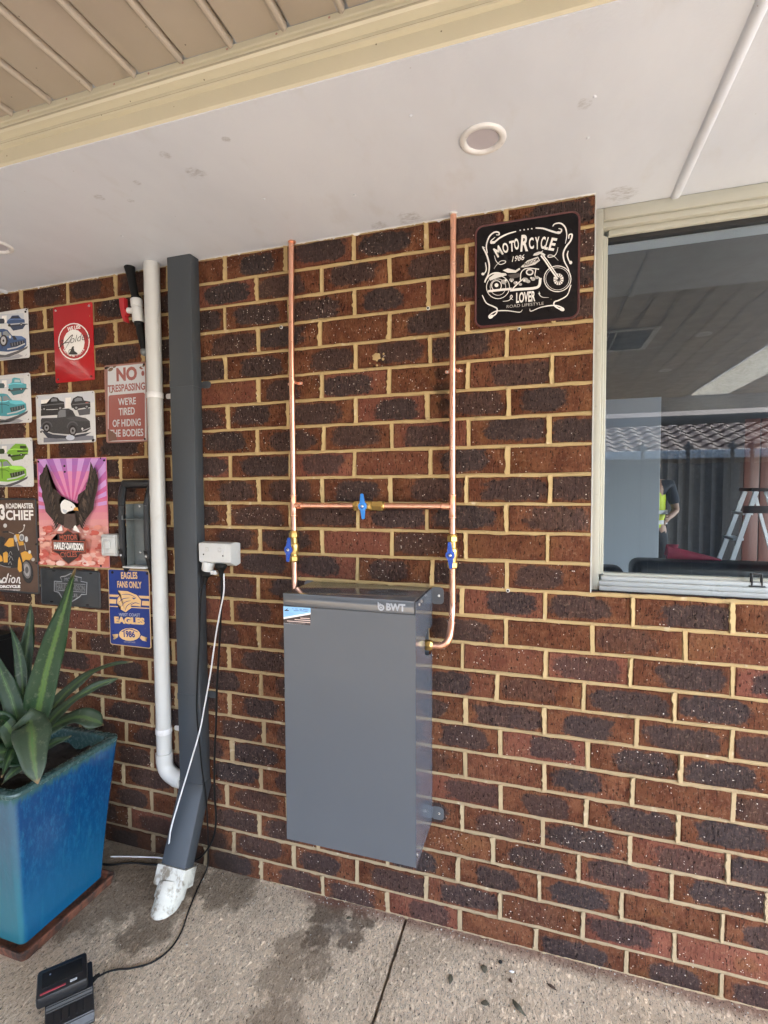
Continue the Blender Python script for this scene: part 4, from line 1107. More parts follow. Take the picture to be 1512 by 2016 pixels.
PRINTS = {
 'moto': [
  ('s',(0.8,0.77,0.72),4.45,[(30.3,136),(32.9,140.5),(35.6,144.9),(38.2,149.4),(40.1,154.5),(41.5,160.1),(42.5,166.2),(43,172.7),(42.8,179.3),(41.8,186.4),(40.1,193.9),(38,201.4),(35.7,208.4),(32.9,215.2),(29.6,222.1),(26.5,228.1),(24.3,232.4),(23.2,234.5),(22.7,234.8),(22.9,234.4),(23.4,233.9),(24.5,233.6),(26.2,233),(28.1,232.3),(29.9,231.6)],1),
  ('s',(0.8,0.77,0.72),3.34,[(31.5,187.9),(32.4,183.1),(33.4,178.1),(34.2,173.4),(34.4,169.3),(34,165.8),(33,162.9),(31.7,160.5),(30.2,158.6),(28.4,157.3),(26.2,156.5),(23.9,156.1),(21.7,155.5)],1),
  ('p',(0.8,0.77,0.72),[(29.1,155.3),(28.7,153.9),(27.8,152.7),(26.3,152.1),(24.5,152),(22.8,152.5),(21.3,153.6),(20.3,155),(20,156.5),(20.3,158),(21.3,159.1),(22.8,159.8),(24.5,159.9),(26.3,159.3),(27.7,158.3),(28.7,156.9)]),
  ('s',(0.8,0.77,0.72),4.45,[(37.1,213.8),(36.1,219.4),(34.9,225.1),(34.1,230.8),(34.2,236.6),(35.3,242.8),(37.3,249.3),(39.8,255.4),(42.5,260.5),(45.7,264.3),(49.3,267.3),(53,269.4),(56.5,270.8),(60,271.3),(63.6,271),(66.7,270.1),(69,268.9),(70.4,267.3),(71.1,265.1),(71.1,263.1),(70.5,261.8),(69.1,261.5),(66.9,261.9),(64.4,262.5),(62.1,263)],1),
  ('s',(0.8,0.77,0.72),5,[(118.6,264),(112.8,263.3),(106.9,262.6),(101.1,261.9),(95.4,260.7),(89.6,259.1),(83.7,257.2),(78.2,255.1),(73.3,253),(69.2,250.7),(65.7,248.2),(62.5,245.8),(59.4,244),(56.2,242.7),(52.9,241.7),(50.2,241.3),(48.2,241.5),(47.2,242.5),(46.8,244.3),(47.1,246.4),(48.2,248.5),(50.2,250.4),(53.1,252.4),(56.3,254.5),(59.4,256.5)],1),
  ('p',(0.8,0.77,0.72),[(60.5,241.6),(60,240.2),(58.6,239.1),(56.4,238.6),(53.8,238.7),(51.3,239.4),(49.1,240.5),(47.6,242),(47.1,243.6),(47.6,245),(49.1,246.1),(51.2,246.6),(53.8,246.5),(56.4,245.8),(58.6,244.7),(60,243.2)]),
  ('s',(0.8,0.77,0.72),5,[(172.5,265.2),(177.4,264.2),(182.4,263.3),(187.3,262.2),(192.4,260.7),(197.7,258.6),(203.1,255.9),(208.4,253.2),(213.5,250.7),(218.5,248.3),(223.5,245.9),(228,243.8),(231.9,242.5),(235,242),(237.5,242.2),(239.4,242.9),(240.9,243.8),(242,245.1),(242.6,246.9),(242.7,248.7),(242.2,250.3),(240.9,251.4),(238.8,252.4),(236.5,253.2),(234.4,254.2)],1),
  ('p',(0.8,0.77,0.72),[(241.2,241.6),(240.7,240.2),(239.3,239.2),(237.1,238.8),(234.5,238.9),(231.9,239.5),(229.7,240.7),(228.2,242.1),(227.7,243.7),(228.2,245),(229.7,246),(231.8,246.5),(234.4,246.4),(237,245.7),(239.2,244.5),(240.7,243.1)]),
  ('s',(0.8,0.77,0.72),3.89,[(218.7,262),(219.8,263.6),(220.7,265.3),(222,266.8),(223.8,267.9),(226.6,268.6),(230,269),(233.6,269),(236.8,268.5),(239.7,267.4),(242.4,265.8),(245,263.8),(247.2,261.5),(249.2,259.1),(251,256.4),(252.5,253.3),(253.8,249.8),(254.9,245.6),(255.8,240.8),(256.4,235.8),(256.6,230.7),(256.1,225.6),(255.1,220.4),(254,215.1),(252.9,209.9)],1),
  ('s',(0.8,0.77,0.72),4.45,[(261.8,221.9),(261.9,224.8),(262,227.9),(262.2,230.6),(263,232.4),(264.7,233.2),(267.1,233.4),(269.4,232.8),(270.7,231.2),(270.7,228.3),(270,224.3),(268.7,219.9),(267,215.8),(264.6,212.2),(261.5,208.7),(258.3,205.2),(255.6,201.4),(253.2,197.4),(250.9,193.1),(249.1,188.6),(248,183.8),(247.8,178.6),(248.3,173.2),(249.3,167.5),(250.8,161.9),(253,156.3),(255.9,150.6),(258.8,144.9),(261.4,139),(263.3,132.9),(265,126.6),(266.5,120.3),(268.1,114)],1),
  ('s',(0.8,0.77,0.72),3.34,[(260.9,188.6),(260.1,185.8),(259.2,183.1),(258.5,180.2),(258.4,176.9),(259.2,172.8),(260.5,168.2),(262.1,163.7),(263.7,160.1),(265.3,157.8),(266.9,156.3),(268.6,155.2),(270.2,153.9)],1),
  ('p',(0.8,0.77,0.72),[(271.8,155),(271.5,153.2),(270.6,151.8),(269.3,150.9),(267.7,150.8),(266.1,151.3),(264.8,152.6),(263.9,154.2),(263.5,156.1),(263.8,157.9),(264.7,159.4),(266,160.2),(267.6,160.4),(269.2,159.8),(270.5,158.6),(271.4,156.9)]),
  ('p',(0.8,0.77,0.72),[(132.4,264.9),(131.8,263.4),(130.3,263),(128.7,263.9),(128.1,265.6),(128.7,267),(130.3,267.4),(131.8,266.5)]),
  ('p',(0.8,0.77,0.72),[(143.3,264.6),(142.6,263.1),(141.1,262.7),(139.6,263.6),(138.9,265.3),(139.6,266.7),(141.1,267.1),(142.6,266.2)]),
  ('p',(0.8,0.77,0.72),[(154,264.3),(153.4,262.8),(151.9,262.4),(150.4,263.3),(149.7,264.9),(150.3,266.4),(151.9,266.8),(153.4,265.9)]),
  ('p',(0.8,0.77,0.72),[(164.2,264),(163.6,262.6),(162.1,262.2),(160.6,263.1),(159.9,264.7),(160.5,266.2),(162,266.6),(163.6,265.7)]),
  ('s',(0.8,0.77,0.72),2.22,[(57.6,203.9),(58.7,199.8),(59.6,195.6),(60.8,191.5),(62.4,187.9),(64.7,184.4),(67.5,181.1),(70.5,178.3),(73.6,176.6),(77.2,176.1),(81.2,176.7),(84.9,177.7),(87.5,178.8),(89,180.1),(89.8,181.6),(89.8,183.1),(88.9,184.2),(86.7,185.1),(83.4,185.9),(79.7,186.3),(76.4,185.9),(73.5,184.6),(70.6,182.6),(67.9,180.2),(65.3,177.7),(62.9,175.1),(60.7,172.2),(58.6,169.2),(56.4,166.3)],1),
  ('s',(0.8,0.77,0.72),2.22,[(233.6,202),(232.7,197.9),(232,193.7),(231.1,189.7),(229.8,186.4),(228,183.6),(225.9,181.3),(223.4,179.5),(220.7,178.2),(217.4,177.6),(213.5,177.6),(210,178),(207.6,178.7),(206.7,179.9),(206.7,181.5),(207.5,183.1),(208.9,183.9),(211,184),(214,183.7),(217.4,182.7),(220.7,180.9),(224.1,177.9),(227.6,174),(231.2,169.6),(234.7,165.5)],1),
  ('s',(0.8,0.77,0.72),3.89,[(22.7,94.6),(25.6,88.3),(28.3,81.9),(31.2,75.8),(34.8,70.6),(39.4,66.6),(44.7,63.6),(50.1,61),(54.6,58.5),(58.3,56.3),(61.6,54.4),(64.2,52.6),(65.9,50.2),(66.5,47),(66.2,43.4),(65.1,39.7),(63.1,36.4),(59.6,33.4),(54.7,30.5),(49.8,28.1),(46.2,26.9),(44,27.2),(42.5,28.7),(42.2,30.7),(43.4,32.9),(46.4,35.5),(51,38.7),(56.7,41.6),(63.1,43.5),(70.5,43.9),(79,43.5),(87.9,42.5),(96.5,41.2),(105.4,39.3),(114.7,36.8),(123.1,34.5),(129.6,33.4),(133.4,34),(135.2,35.6),(136.3,37.7),(137.7,39.5)],1),
  ('s',(0.8,0.77,0.72),3.89,[(269.1,93.7),(267,86.6),(265,79.2),(262.7,72.3),(259.6,66.6),(255,62.5),(249.5,59.6),(243.8,57.4),(238.9,55.5),(234.8,54.2),(231.1,53.5),(228,52.9),(225.8,51.6),(224.4,49.4),(223.8,46.8),(224.1,43.8),(225.9,40.7),(230.2,36.8),(236.4,32.4),(242.6,28.5),(247,26.1),(249.2,25.9),(250.3,27.2),(250,29.3),(248.2,31.4),(244.7,34),(239.5,37.1),(233.1,40.1),(225.9,42.1),(217.5,42.7),(207.7,42.6),(197.8,41.8),(188.9,40.7),(181,38.8),(173.5,36.2),(167,33.8),(162.2,32.7),(159.5,33.4),(158.7,35.4),(158.6,37.8),(158.1,40)],1),
  ('p',(0.8,0.77,0.72),[(252.1,25.1),(251,23.8),(249.2,23.2),(246.8,23.4),(244.3,24.3),(241.9,25.7),(240.2,27.6),(239.2,29.6),(239.3,31.3),(240.3,32.6),(242.1,33.2),(244.5,33),(247.1,32.1),(249.4,30.6),(251.2,28.8),(252.1,26.8)]),
  ('p',(0.8,0.77,0.72),[(55.5,32.8),(56,30.9),(55.5,28.8),(53.9,26.7),(51.7,24.9),(49,23.8),(46.3,23.4),(44.1,23.8),(42.6,25),(42.1,26.9),(42.6,29),(44.2,31.1),(46.5,32.9),(49.1,34.1),(51.8,34.4),(54,34)]),
  ('s',(0.8,0.77,0.72),2.22,[(82.5,69.4),(86.9,69.4),(91.3,69.3),(95.5,69.5),(99.1,70.2),(102.3,71.9),(105.2,74.3),(107.4,76.7),(108.8,78.9),(108.9,80.9),(108.1,82.9),(106.9,84.3),(106,84.8),(105,83.7),(103.9,81.5),(103.2,79),(103.3,76.7),(104.6,75),(106.7,73.4),(109.2,71.8),(111.6,70.2)],1),
  ('s',(0.8,0.77,0.72),2.22,[(183.2,85.2),(184.1,83.2),(185,81),(185.7,79.1),(185.9,78.1),(185.1,78.5),(183.5,80),(182.1,81.3),(181.9,81.3),(183.1,79.1),(185.2,75.7),(188,72),(191.3,69.2),(195.4,67.7),(200.1,66.9),(205.1,66.4),(209.9,65.7)],1),
  ('t', (0.8, 0.77, 0.72), 'M', (67.4, 196.1), (84.1, 204.9), 30.6, 0.03, 0),
  ('t', (0.8, 0.77, 0.72), 'O', (84.1, 204.9), (99.8, 208.2), 29.9, 0.03, 0),
  ('t', (0.8, 0.77, 0.72), 'T', (101.1, 207.4), (114.8, 208.2), 31.0, 0.03, 0),
  ('t', (0.8, 0.77, 0.72), 'O', (115.4, 210.3), (128.4, 211.8), 32.5, 0.03, 0),
  ('t', (0.8, 0.77, 0.72), 'R', (130.7, 204.3), (152.3, 202.8), 46.7, 0.03, 0),
  ('t', (0.8, 0.77, 0.72), 'C', (155.5, 206.5), (168.9, 207.3), 32.8, 0.03, 0),
  ('t', (0.8, 0.77, 0.72), 'Y', (171.6, 204.2), (183.6, 204.3), 34.8, 0.03, 0),
  ('t', (0.8, 0.77, 0.72), 'C', (185.5, 203.5), (197.6, 202.3), 34.3, 0.03, 0),
  ('t', (0.8, 0.77, 0.72), 'L', (196.3, 201.1), (205.1, 198.5), 34.2, 0.03, 0),
  ('t', (0.8, 0.77, 0.72), 'E', (206.6, 197.8), (221.9, 193.1), 34.6, 0.03, 0),
  ('t', (0.8, 0.77, 0.72), '1986', (107.6, 178.3), (140.9, 179.8), 15.5, 0.0, 0.25),
  ('t', (0.8, 0.77, 0.72), 'LOVER', (120.1, 59.5), (173.3, 59.0), 30.0, 0.03, 0),
  ('t', (0.45, 0.43, 0.4), 'ROAD LIFESTYLE', (93.2, 48.6), (196.3, 46.7), 8.4, 0.0, 0),
  ('s',(0.8,0.77,0.72),1.95,[(101.2,107.6),(100.4,100.4),(98,93.7),(94.1,88),(89,83.4),(82.8,80.2),(75.9,78.5),(68.5,78.5),(61.2,80.2),(54.1,83.5),(47.8,88.2),(42.5,94.1),(38.5,100.9),(36,108.2),(35.2,115.7),(36,123),(38.4,129.7),(42.4,135.5),(47.6,140.1),(53.9,143.2),(60.9,144.8),(68.2,144.6),(75.6,142.9),(82.5,139.5),(88.7,134.8),(93.9,129),(97.8,122.3),(100.3,115),(101.2,107.6)],0),
  ('s',(0.8,0.77,0.72),1.39,[(90.6,108.9),(89.9,102.9),(87.7,97.5),(84.2,93.1),(79.6,89.9),(74.3,88.2),(68.5,88.1),(62.7,89.6),(57.3,92.6),(52.6,96.9),(49,102.2),(46.7,108.2),(45.9,114.4),(46.7,120.4),(48.9,125.8),(52.4,130.3),(57.1,133.4),(62.5,135.1),(68.3,135.1),(74,133.6),(79.4,130.6),(84.1,126.3),(87.6,121),(89.9,115.1),(90.6,108.9)],0),
  ('s',(0.8,0.77,0.72),2.22,[(78.1,114.6),(77.7,110.9),(76.3,107.6),(74.1,104.8),(71.2,102.9),(67.8,101.8),(64.2,101.8),(60.6,102.7),(57.2,104.6),(54.3,107.2),(52,110.5),(50.6,114.2),(50.1,118.1),(50.6,121.8),(52,125.2),(54.2,127.9),(57.1,129.8),(60.5,130.9),(64.1,130.9),(67.7,130),(71.1,128.1),(74,125.4),(76.2,122.1),(77.6,118.4),(78.1,114.6)],0),
  ('p',(0.8,0.77,0.72),[(69.7,117.1),(69.3,115),(68.1,113.3),(66.3,112.3),(64.2,112.1),(62,112.8),(60.2,114.3),(59,116.2),(58.5,118.4),(59,120.5),(60.2,122.2),(62,123.2),(64.1,123.4),(66.3,122.7),(68.1,121.2),(69.3,119.3)]),
  ('s',(0.8,0.77,0.72),2.22,[(268.9,109.9),(268.2,102.6),(266,95.8),(262.3,89.8),(257.4,84.9),(251.4,81.3),(244.6,79.1),(237.2,78.4),(229.7,79.3),(222.2,81.7),(215.3,85.6),(209.1,90.8),(203.9,97),(200.1,104),(197.6,111.5),(196.8,119),(197.5,126.4),(199.8,133.3),(203.6,139.3),(208.6,144.2),(214.7,147.7),(221.6,149.9),(229,150.4),(236.5,149.4),(243.9,146.9),(250.8,142.9),(256.8,137.8),(261.9,131.6),(265.7,124.7),(268,117.3),(268.9,109.9)],0),
  ('s',(0.8,0.77,0.72),1.11,[(264.3,110.4),(263.3,102.6),(260.3,95.6),(255.4,89.9),(249,85.8),(241.5,83.6),(233.4,83.5),(225.2,85.6),(217.6,89.6),(211,95.3),(205.9,102.4),(202.7,110.3),(201.5,118.4),(202.5,126.3),(205.7,133.4),(210.6,139.2),(217.1,143.2),(224.7,145.3),(232.8,145.2),(240.9,143.1),(248.5,139),(255,133.3),(259.9,126.3),(263.1,118.5),(264.3,110.4)],0),
  ('p',(0.8,0.77,0.72),[(249.3,111),(248.3,104.9),(245.4,100),(241.1,97.1),(235.9,96.5),(230.7,98.4),(226.2,102.4),(223.2,108.1),(222.1,114.5),(223.1,120.6),(226,125.4),(230.4,128.4),(235.6,129),(240.8,127),(245.2,123),(248.2,117.3)]),
  ('p',(0.012,0.009,0.01),[(240.4,112.1),(240.1,110.1),(239.1,108.5),(237.6,107.5),(235.8,107.3),(234,108),(232.4,109.3),(231.4,111.2),(231,113.3),(231.4,115.4),(232.4,117),(233.9,118),(235.7,118.1),(237.5,117.5),(239,116.1),(240,114.2)]),
  ('s',(0.012,0.009,0.01),1.67,[(235.7,112.7),(249.3,111)],0),
  ('s',(0.012,0.009,0.01),1.67,[(235.7,112.7),(247.5,103.1)],0),
  ('s',(0.012,0.009,0.01),1.67,[(235.7,112.7),(242.6,97.8)],0),
  ('s',(0.012,0.009,0.01),1.67,[(235.7,112.7),(235.9,96.5)],0),
  ('s',(0.012,0.009,0.01),1.67,[(235.7,112.7),(229.1,99.5)],0),
  ('s',(0.012,0.009,0.01),1.67,[(235.7,112.7),(224,106.1)],0),
  ('s',(0.012,0.009,0.01),1.67,[(235.7,112.7),(222.1,114.5)],0),
  ('s',(0.012,0.009,0.01),1.67,[(235.7,112.7),(223.9,122.4)],0),
  ('s',(0.012,0.009,0.01),1.67,[(235.7,112.7),(228.8,127.7)],0),
  ('s',(0.012,0.009,0.01),1.67,[(235.7,112.7),(235.6,129)],0),
  ('s',(0.012,0.009,0.01),1.67,[(235.7,112.7),(242.4,125.9)],0),
  ('s',(0.012,0.009,0.01),1.67,[(235.7,112.7),(247.4,119.3)],0),
  ('s',(0.8,0.77,0.72),3.89,[(30.2,129.4),(32,134),(34.3,138.2),(37.1,142),(40.2,145.3),(43.8,148.1),(47.6,150.2),(51.7,151.8),(56,152.7),(60.4,153),(64.9,152.6),(69.3,151.6),(73.7,149.9),(77.9,147.6),(81.9,144.8)],0),
  ('p',(0.7,0.68,0.64),[(41.6,140.2),(62.6,152.9),(90.4,147.9),(93.8,141.9),(68.3,138.2),(45.8,132.7)]),
  ('p',(0.75,0.72,0.68),[(82.1,157.3),(95.9,161.1),(117.9,152.6),(128.8,158.1),(131.5,153.6),(118,145.7),(96,148.6)]),
  ('p',(0.62,0.6,0.56),[(131.5,159.1),(150.3,175.7),(179.8,182.6),(185.2,170.9),(171.9,161.9),(142.4,157.6)]),
  ('t', (0.012, 0.009, 0.01), 'FREEDOM', (142.4, 159.0), (182.0, 171.4), 9.3, 0.03, 0),
  ('s',(0.8,0.77,0.72),3.89,[(187.7,184.2),(198.5,169.1),(214.5,142.5),(233.1,113.1)],0),
  ('s',(0.8,0.77,0.72),2.78,[(194.4,183.3),(205.1,168.2),(221.1,141.7),(235.7,118.1)],0),
  ('s',(0.6,0.58,0.55),6.12,[(169,189.5),(173.1,190.7),(177.2,192),(181.2,192.9),(185,192.7),(188.5,191.1),(191.8,188.5),(195.1,185.5),(198.3,182.7)],0),
  ('s',(0.8,0.77,0.72),1.95,[(166.4,188.6),(169.7,188.2),(173.1,187.7),(176.4,187.5),(179.7,188),(183,189.6),(186.3,191.9),(189.6,194.6),(192.9,197)],0),
  ('s',(0.8,0.77,0.72),6.67,[(39.7,102.5),(76.8,102.2),(107.2,101.3)],0),
  ('s',(0.8,0.77,0.72),7.23,[(103.1,97.6),(109.4,97.6),(115.4,97.5),(121.8,97.5),(129.2,97.3),(138.4,96.7),(148.8,96),(158.9,95.4),(167.1,95.4),(172.9,95.8),(177.2,96.4),(180.5,97.7),(183.1,100.3),(184.9,104.5),(185.8,109.9),(186.2,115.9),(186.9,121.7)],0),
  ('s',(0.8,0.77,0.72),3.34,[(110,101),(114.9,105.4),(119.9,110),(124.7,114.3),(129.1,118),(132.8,120.9),(136.2,123.1),(139.3,125.2),(142.6,127.3)],0),
  ('p',(0.65,0.63,0.6),[(168.1,140.5),(167.3,137),(165,134.3),(161.5,132.7),(157.4,132.6),(153.3,133.8),(149.7,136.3),(147.4,139.6),(146.5,143.3),(147.3,146.8),(149.6,149.5),(153.1,151.1),(157.3,151.2),(161.4,150),(164.9,147.5),(167.2,144.2)]),
  ('p',(0.012,0.009,0.01),[(164.3,141),(163.8,139),(162.3,137.4),(160,136.5),(157.4,136.4),(154.7,137.2),(152.4,138.7),(150.9,140.7),(150.3,142.8),(150.8,144.9),(152.3,146.4),(154.6,147.3),(157.3,147.4),(160,146.6),(162.2,145.1),(163.8,143.2)]),
  ('s',(0.8,0.77,0.72),2.5,[(131.7,123.2),(132.1,128.9),(132.2,134.9),(132.7,140.4),(134.3,144.9),(137,148.4),(140.6,151.2),(145,153),(150.5,153.8),(157.5,153.1),(165.7,151.3),(174.3,148.9),(182.7,146.8)],0),
  ('s',(0.8,0.77,0.72),2.22,[(174.7,150.6),(173.7,144.8),(172.4,138.9),(171.7,133.4),(172.2,129),(174.4,126.2),(177.9,124.5),(181.9,123.3),(185.6,121.8)],0),
  ('p',(0.4,0.385,0.36),[(124.2,115.9),(123,113.1),(120,111.7),(116.3,112.2),(113.3,114.3),(112.1,117.4),(113.2,120.1),(116.2,121.5),(120,121),(123,118.9)]),
  ('p',(0.4,0.385,0.36),[(136.7,110.1),(135.8,107.9),(133.4,106.8),(130.3,107.2),(127.9,108.9),(126.9,111.4),(127.8,113.6),(130.3,114.7),(133.3,114.3),(135.8,112.6)]),
  ('p',(0.4,0.385,0.36),[(153.4,120.4),(151.9,116.8),(147.9,114.9),(142.9,115.5),(138.8,118.4),(137.2,122.5),(138.7,126.2),(142.8,128.1),(147.8,127.4),(151.9,124.5)]),
  ('p',(0.4,0.385,0.36),[(159.4,115.6),(158.3,112.9),(155.3,111.5),(151.7,111.9),(148.7,114.1),(147.5,117.1),(148.6,119.8),(151.6,121.2),(155.3,120.7),(158.2,118.6)]),
  ('p',(0.4,0.385,0.36),[(173.3,120.7),(172.1,117.7),(168.9,116.2),(164.9,116.7),(161.7,119),(160.4,122.3),(161.6,125.2),(164.9,126.7),(168.8,126.2),(172.1,123.9)]),
  ('p',(0.4,0.385,0.36),[(182.9,123.5),(181.9,121.1),(179.3,119.8),(175.9,120.3),(173.3,122.2),(172.2,124.9),(173.2,127.4),(175.9,128.6),(179.2,128.2),(181.9,126.2)]),
  ('p',(0.4,0.385,0.36),[(113.7,125.5),(112.5,122.5),(109.2,121),(105.1,121.5),(101.8,123.8),(100.5,127.1),(101.7,130.1),(105,131.6),(109.1,131.1),(112.4,128.8)]),
  ('p',(0.4,0.385,0.36),[(93.3,122.5),(91.8,118.8),(87.6,116.8),(82.5,117.5),(78.3,120.4),(76.7,124.6),(78.3,128.3),(82.4,130.2),(87.6,129.6),(91.7,126.6)]),
  ('p',(0.8,0.77,0.72),[(123.9,117.3),(123.2,115.6),(121.4,115.1),(119.7,116),(118.9,117.9),(119.7,119.6),(121.4,120.1),(123.1,119.1)]),
  ('p',(0.8,0.77,0.72),[(145.9,120),(144.9,117.8),(142.6,117.1),(140.3,118.4),(139.4,120.8),(140.3,123.1),(142.6,123.7),(144.9,122.5)]),
  ('p',(0.8,0.77,0.72),[(164.2,124.6),(163.4,122.7),(161.5,122.2),(159.6,123.2),(158.8,125.3),(159.6,127.1),(161.5,127.7),(163.4,126.6)]),
  ('p',(0.8,0.77,0.72),[(93.9,126.6),(92.9,124.4),(90.6,123.7),(88.2,124.9),(87.2,127.4),(88.2,129.7),(90.5,130.4),(92.9,129.1)]),
  ('p',(0.8,0.77,0.72),[(109.6,121.8),(108.9,120.2),(107.1,119.6),(105.4,120.6),(104.6,122.5),(105.4,124.1),(107.1,124.6),(108.9,123.7)]),
  ('p',(0.06,0.05,0.05),[(96,141.6),(128.9,142.9),(131.7,131.5),(107.1,129.1)]),
 ],
 'red': [
  ('p',(0.4,0.012,0.016),[(183.4,145.6),(180.7,129.8),(174.2,115),(164.1,102.1),(150.9,91.7),(135.2,84.3),(117.8,80.3),(99.6,80),(81.4,83.3),(64.2,90.1),(48.9,100.2),(36.3,113),(27,127.8),(21.5,143.9),(20.2,160.5),(23.1,176.7),(30,191.7),(40.5,204.7),(54.2,215),(70.2,222.1),(87.8,225.7),(106,225.7),(124,222),(140.8,214.9),(155.7,204.8),(167.9,192.1),(176.8,177.6),(182.1,161.8)]),
  ('s',(0.92,0.9,0.86),4.09,[(179.1,146.8),(175.7,129.5),(167.5,113.8),(154.9,100.7),(138.6,91.1),(119.8,85.8),(99.8,85.1),(79.8,89.1),(61.3,97.5),(45.6,109.9),(33.8,125.3),(26.7,142.8),(24.8,161),(28.4,178.7),(37,194.6),(50.1,207.7),(66.8,217),(85.8,222),(105.9,222.3),(125.6,218),(143.7,209.3),(159,196.9),(170.4,181.7),(177.2,164.6),(179.1,146.8)],0),
  ('p',(0.92,0.9,0.86),[(155.9,144.8),(151,126.1),(138.8,111),(121.1,101.6),(100.4,99.5),(80,105.1),(62.9,117.5),(51.8,134.9),(48.6,154.5),(53.6,173.4),(66.1,188.6),(84.1,197.7),(104.9,199.5),(125.1,193.7),(141.9,181.3),(152.7,164.1)]),
  ('t', (0.92, 0.9, 0.86), 'WE USE', (72.0, 195.9), (138.3, 200.0), 15.3, 0.03, 0),
  ('t', (0.92, 0.9, 0.86), 'G', (46.3, 127.1), (51.3, 120.3), 12.8, 0.02, 0),
  ('t', (0.92, 0.9, 0.86), 'E', (52.2, 119.2), (58.2, 113.1), 12.8, 0.02, 0),
  ('t', (0.92, 0.9, 0.86), 'N', (59.3, 112.2), (66.2, 107.0), 12.8, 0.02, 0),
  ('t', (0.92, 0.9, 0.86), 'U', (67.4, 106.2), (75.0, 102.0), 12.8, 0.02, 0),
  ('t', (0.92, 0.9, 0.86), 'I', (76.3, 101.4), (84.6, 98.3), 12.8, 0.02, 0),
  ('t', (0.92, 0.9, 0.86), 'N', (85.9, 97.9), (94.5, 96.0), 12.8, 0.02, 0),
  ('t', (0.92, 0.9, 0.86), 'E', (95.9, 95.8), (104.6, 95.1), 12.7, 0.02, 0),
  ('t', (0.92, 0.9, 0.86), 'P', (116.0, 95.7), (124.3, 97.4), 12.7, 0.02, 0),
  ('t', (0.92, 0.9, 0.86), 'A', (125.7, 97.8), (133.5, 100.7), 12.7, 0.02, 0),
  ('t', (0.92, 0.9, 0.86), 'R', (134.7, 101.2), (141.9, 105.2), 12.7, 0.02, 0),
  ('t', (0.92, 0.9, 0.86), 'T', (143.0, 105.9), (149.3, 110.9), 12.7, 0.02, 0),
  ('t', (0.92, 0.9, 0.86), 'S', (150.3, 111.8), (155.6, 117.6), 12.6, 0.02, 0),
  ('s',(0.012,0.009,0.01),3.64,[(19,133.9),(22.4,135),(25.6,135.9),(29.3,137.2),(34.2,139.5),(40.9,143.3),(48.9,148.2),(57.2,153.4),(64.7,158.2),(71.3,162.8),(77.6,167.5),(83.3,171.6),(88,174.8),(92.1,177.1),(95.6,178.8),(97.9,179.3),(98.3,178.1),(96.4,174.6),(92.6,169.3),(87.8,163),(82.7,156.5),(77.3,149.9),(71.3,142.7),(64.9,135.2),(58.7,127.9)],1),
  ('s',(0.012,0.009,0.01),3.18,[(33.3,158.9),(37.6,160.8),(42.4,163),(46.2,164.5),(47.9,164),(46.3,160.5),(42.5,154.8),(38,148.6),(34.4,143.8),(32,140.8),(30.1,138.7),(28.3,136.9),(26.5,135)],1),
  ('s',(0.012,0.009,0.01),2.73,[(39.2,148.5),(45.6,149.5),(52.2,150.6),(58.6,151.6),(64.4,152.2),(69.4,152.5),(73.9,152.5),(78.2,152.4),(82.5,152.3)],0),
  ('t', (0.012, 0.009, 0.01), 'olden', (83.4, 147.1), (179.5, 156.9), 26.3, -0.012, 0.45),
  ('p',(0.012,0.009,0.01),[(74.8,106),(77.5,109.5),(80.3,113),(83,116.5),(85.6,120),(88,123.9),(90.2,128),(92.4,131.7),(94.7,134.1),(97.3,135.2),(100.3,135.4),(102.8,134.7),(104.2,133.3),(103.5,131),(101.4,127.8),(99.6,124.3),(99.7,120.9),(103,117.7),(108.3,114.4),(113.8,111.4),(117.6,108.7),(119.6,106.5),(120.6,104.7),(120.3,103.2),(118.5,102.3),(114.5,102),(108.7,102.2),(102.2,102.8),(96.1,103.3),(90.7,103.9),(85.4,104.5),(80.1,105.3)]),
  ('s',(0.012,0.009,0.01),2.73,[(94.4,115),(94,112.8),(93,110.8),(91.5,109.2),(89.6,108),(87.3,107.3),(85,107.2),(82.7,107.7),(80.6,108.8),(78.7,110.3),(77.4,112.1),(76.6,114.3),(76.4,116.5),(76.8,118.7),(77.8,120.7),(79.3,122.3),(81.2,123.5),(83.4,124.2),(85.8,124.3),(88.1,123.8),(90.2,122.7),(92,121.2),(93.4,119.3),(94.2,117.2),(94.4,115)],0),
 ],
 'notres': [
  ('p',(0.55,0.56,0.58),[(18.7,287.1),(200.5,288.2),(190.9,4.4),(9.2,6.3)]),
  ('p',(0.3,0.085,0.07),[(18.6,176.4),(24.1,181.1),(183.2,182.1),(189.6,176.4),(184,12.8),(178.8,7.7),(17.4,9),(12.2,14.6)]),
  ('t', (0.3, 0.085, 0.07), 'NO', (59.0, 230.1), (155.8, 229.6), 51.7, 0.05, 0),
  ('t', (0.3, 0.085, 0.07), 'TRESPASSING', (16.5, 191.2), (191.1, 191.4), 28.4, 0.03, 0),
  ('t', (0.55, 0.56, 0.58), "WE'RE", (64.0, 140.4), (147.5, 140.7), 27.4, 0.02, 0),
  ('t', (0.55, 0.56, 0.58), 'TIRED', (65.8, 102.7), (141.0, 103.2), 27.5, 0.02, 0),
  ('t', (0.55, 0.56, 0.58), 'OF HIDING', (34.4, 60.2), (167.3, 60.0), 27.6, 0.02, 0),
  ('t', (0.55, 0.56, 0.58), 'THE BODIES', (17.9, 22.9), (177.7, 21.3), 27.8, 0.02, 0),
  ('p',(0.3,0.085,0.07),[(190.1,251.6),(189.5,248),(187.8,244.9),(185.5,243),(182.7,242.4),(180,243.4),(177.8,245.6),(176.4,248.9),(176,252.7),(176.6,256.4),(178.3,259.4),(180.7,261.3),(183.4,261.9),(186.1,260.9),(188.3,258.7),(189.7,255.4)]),
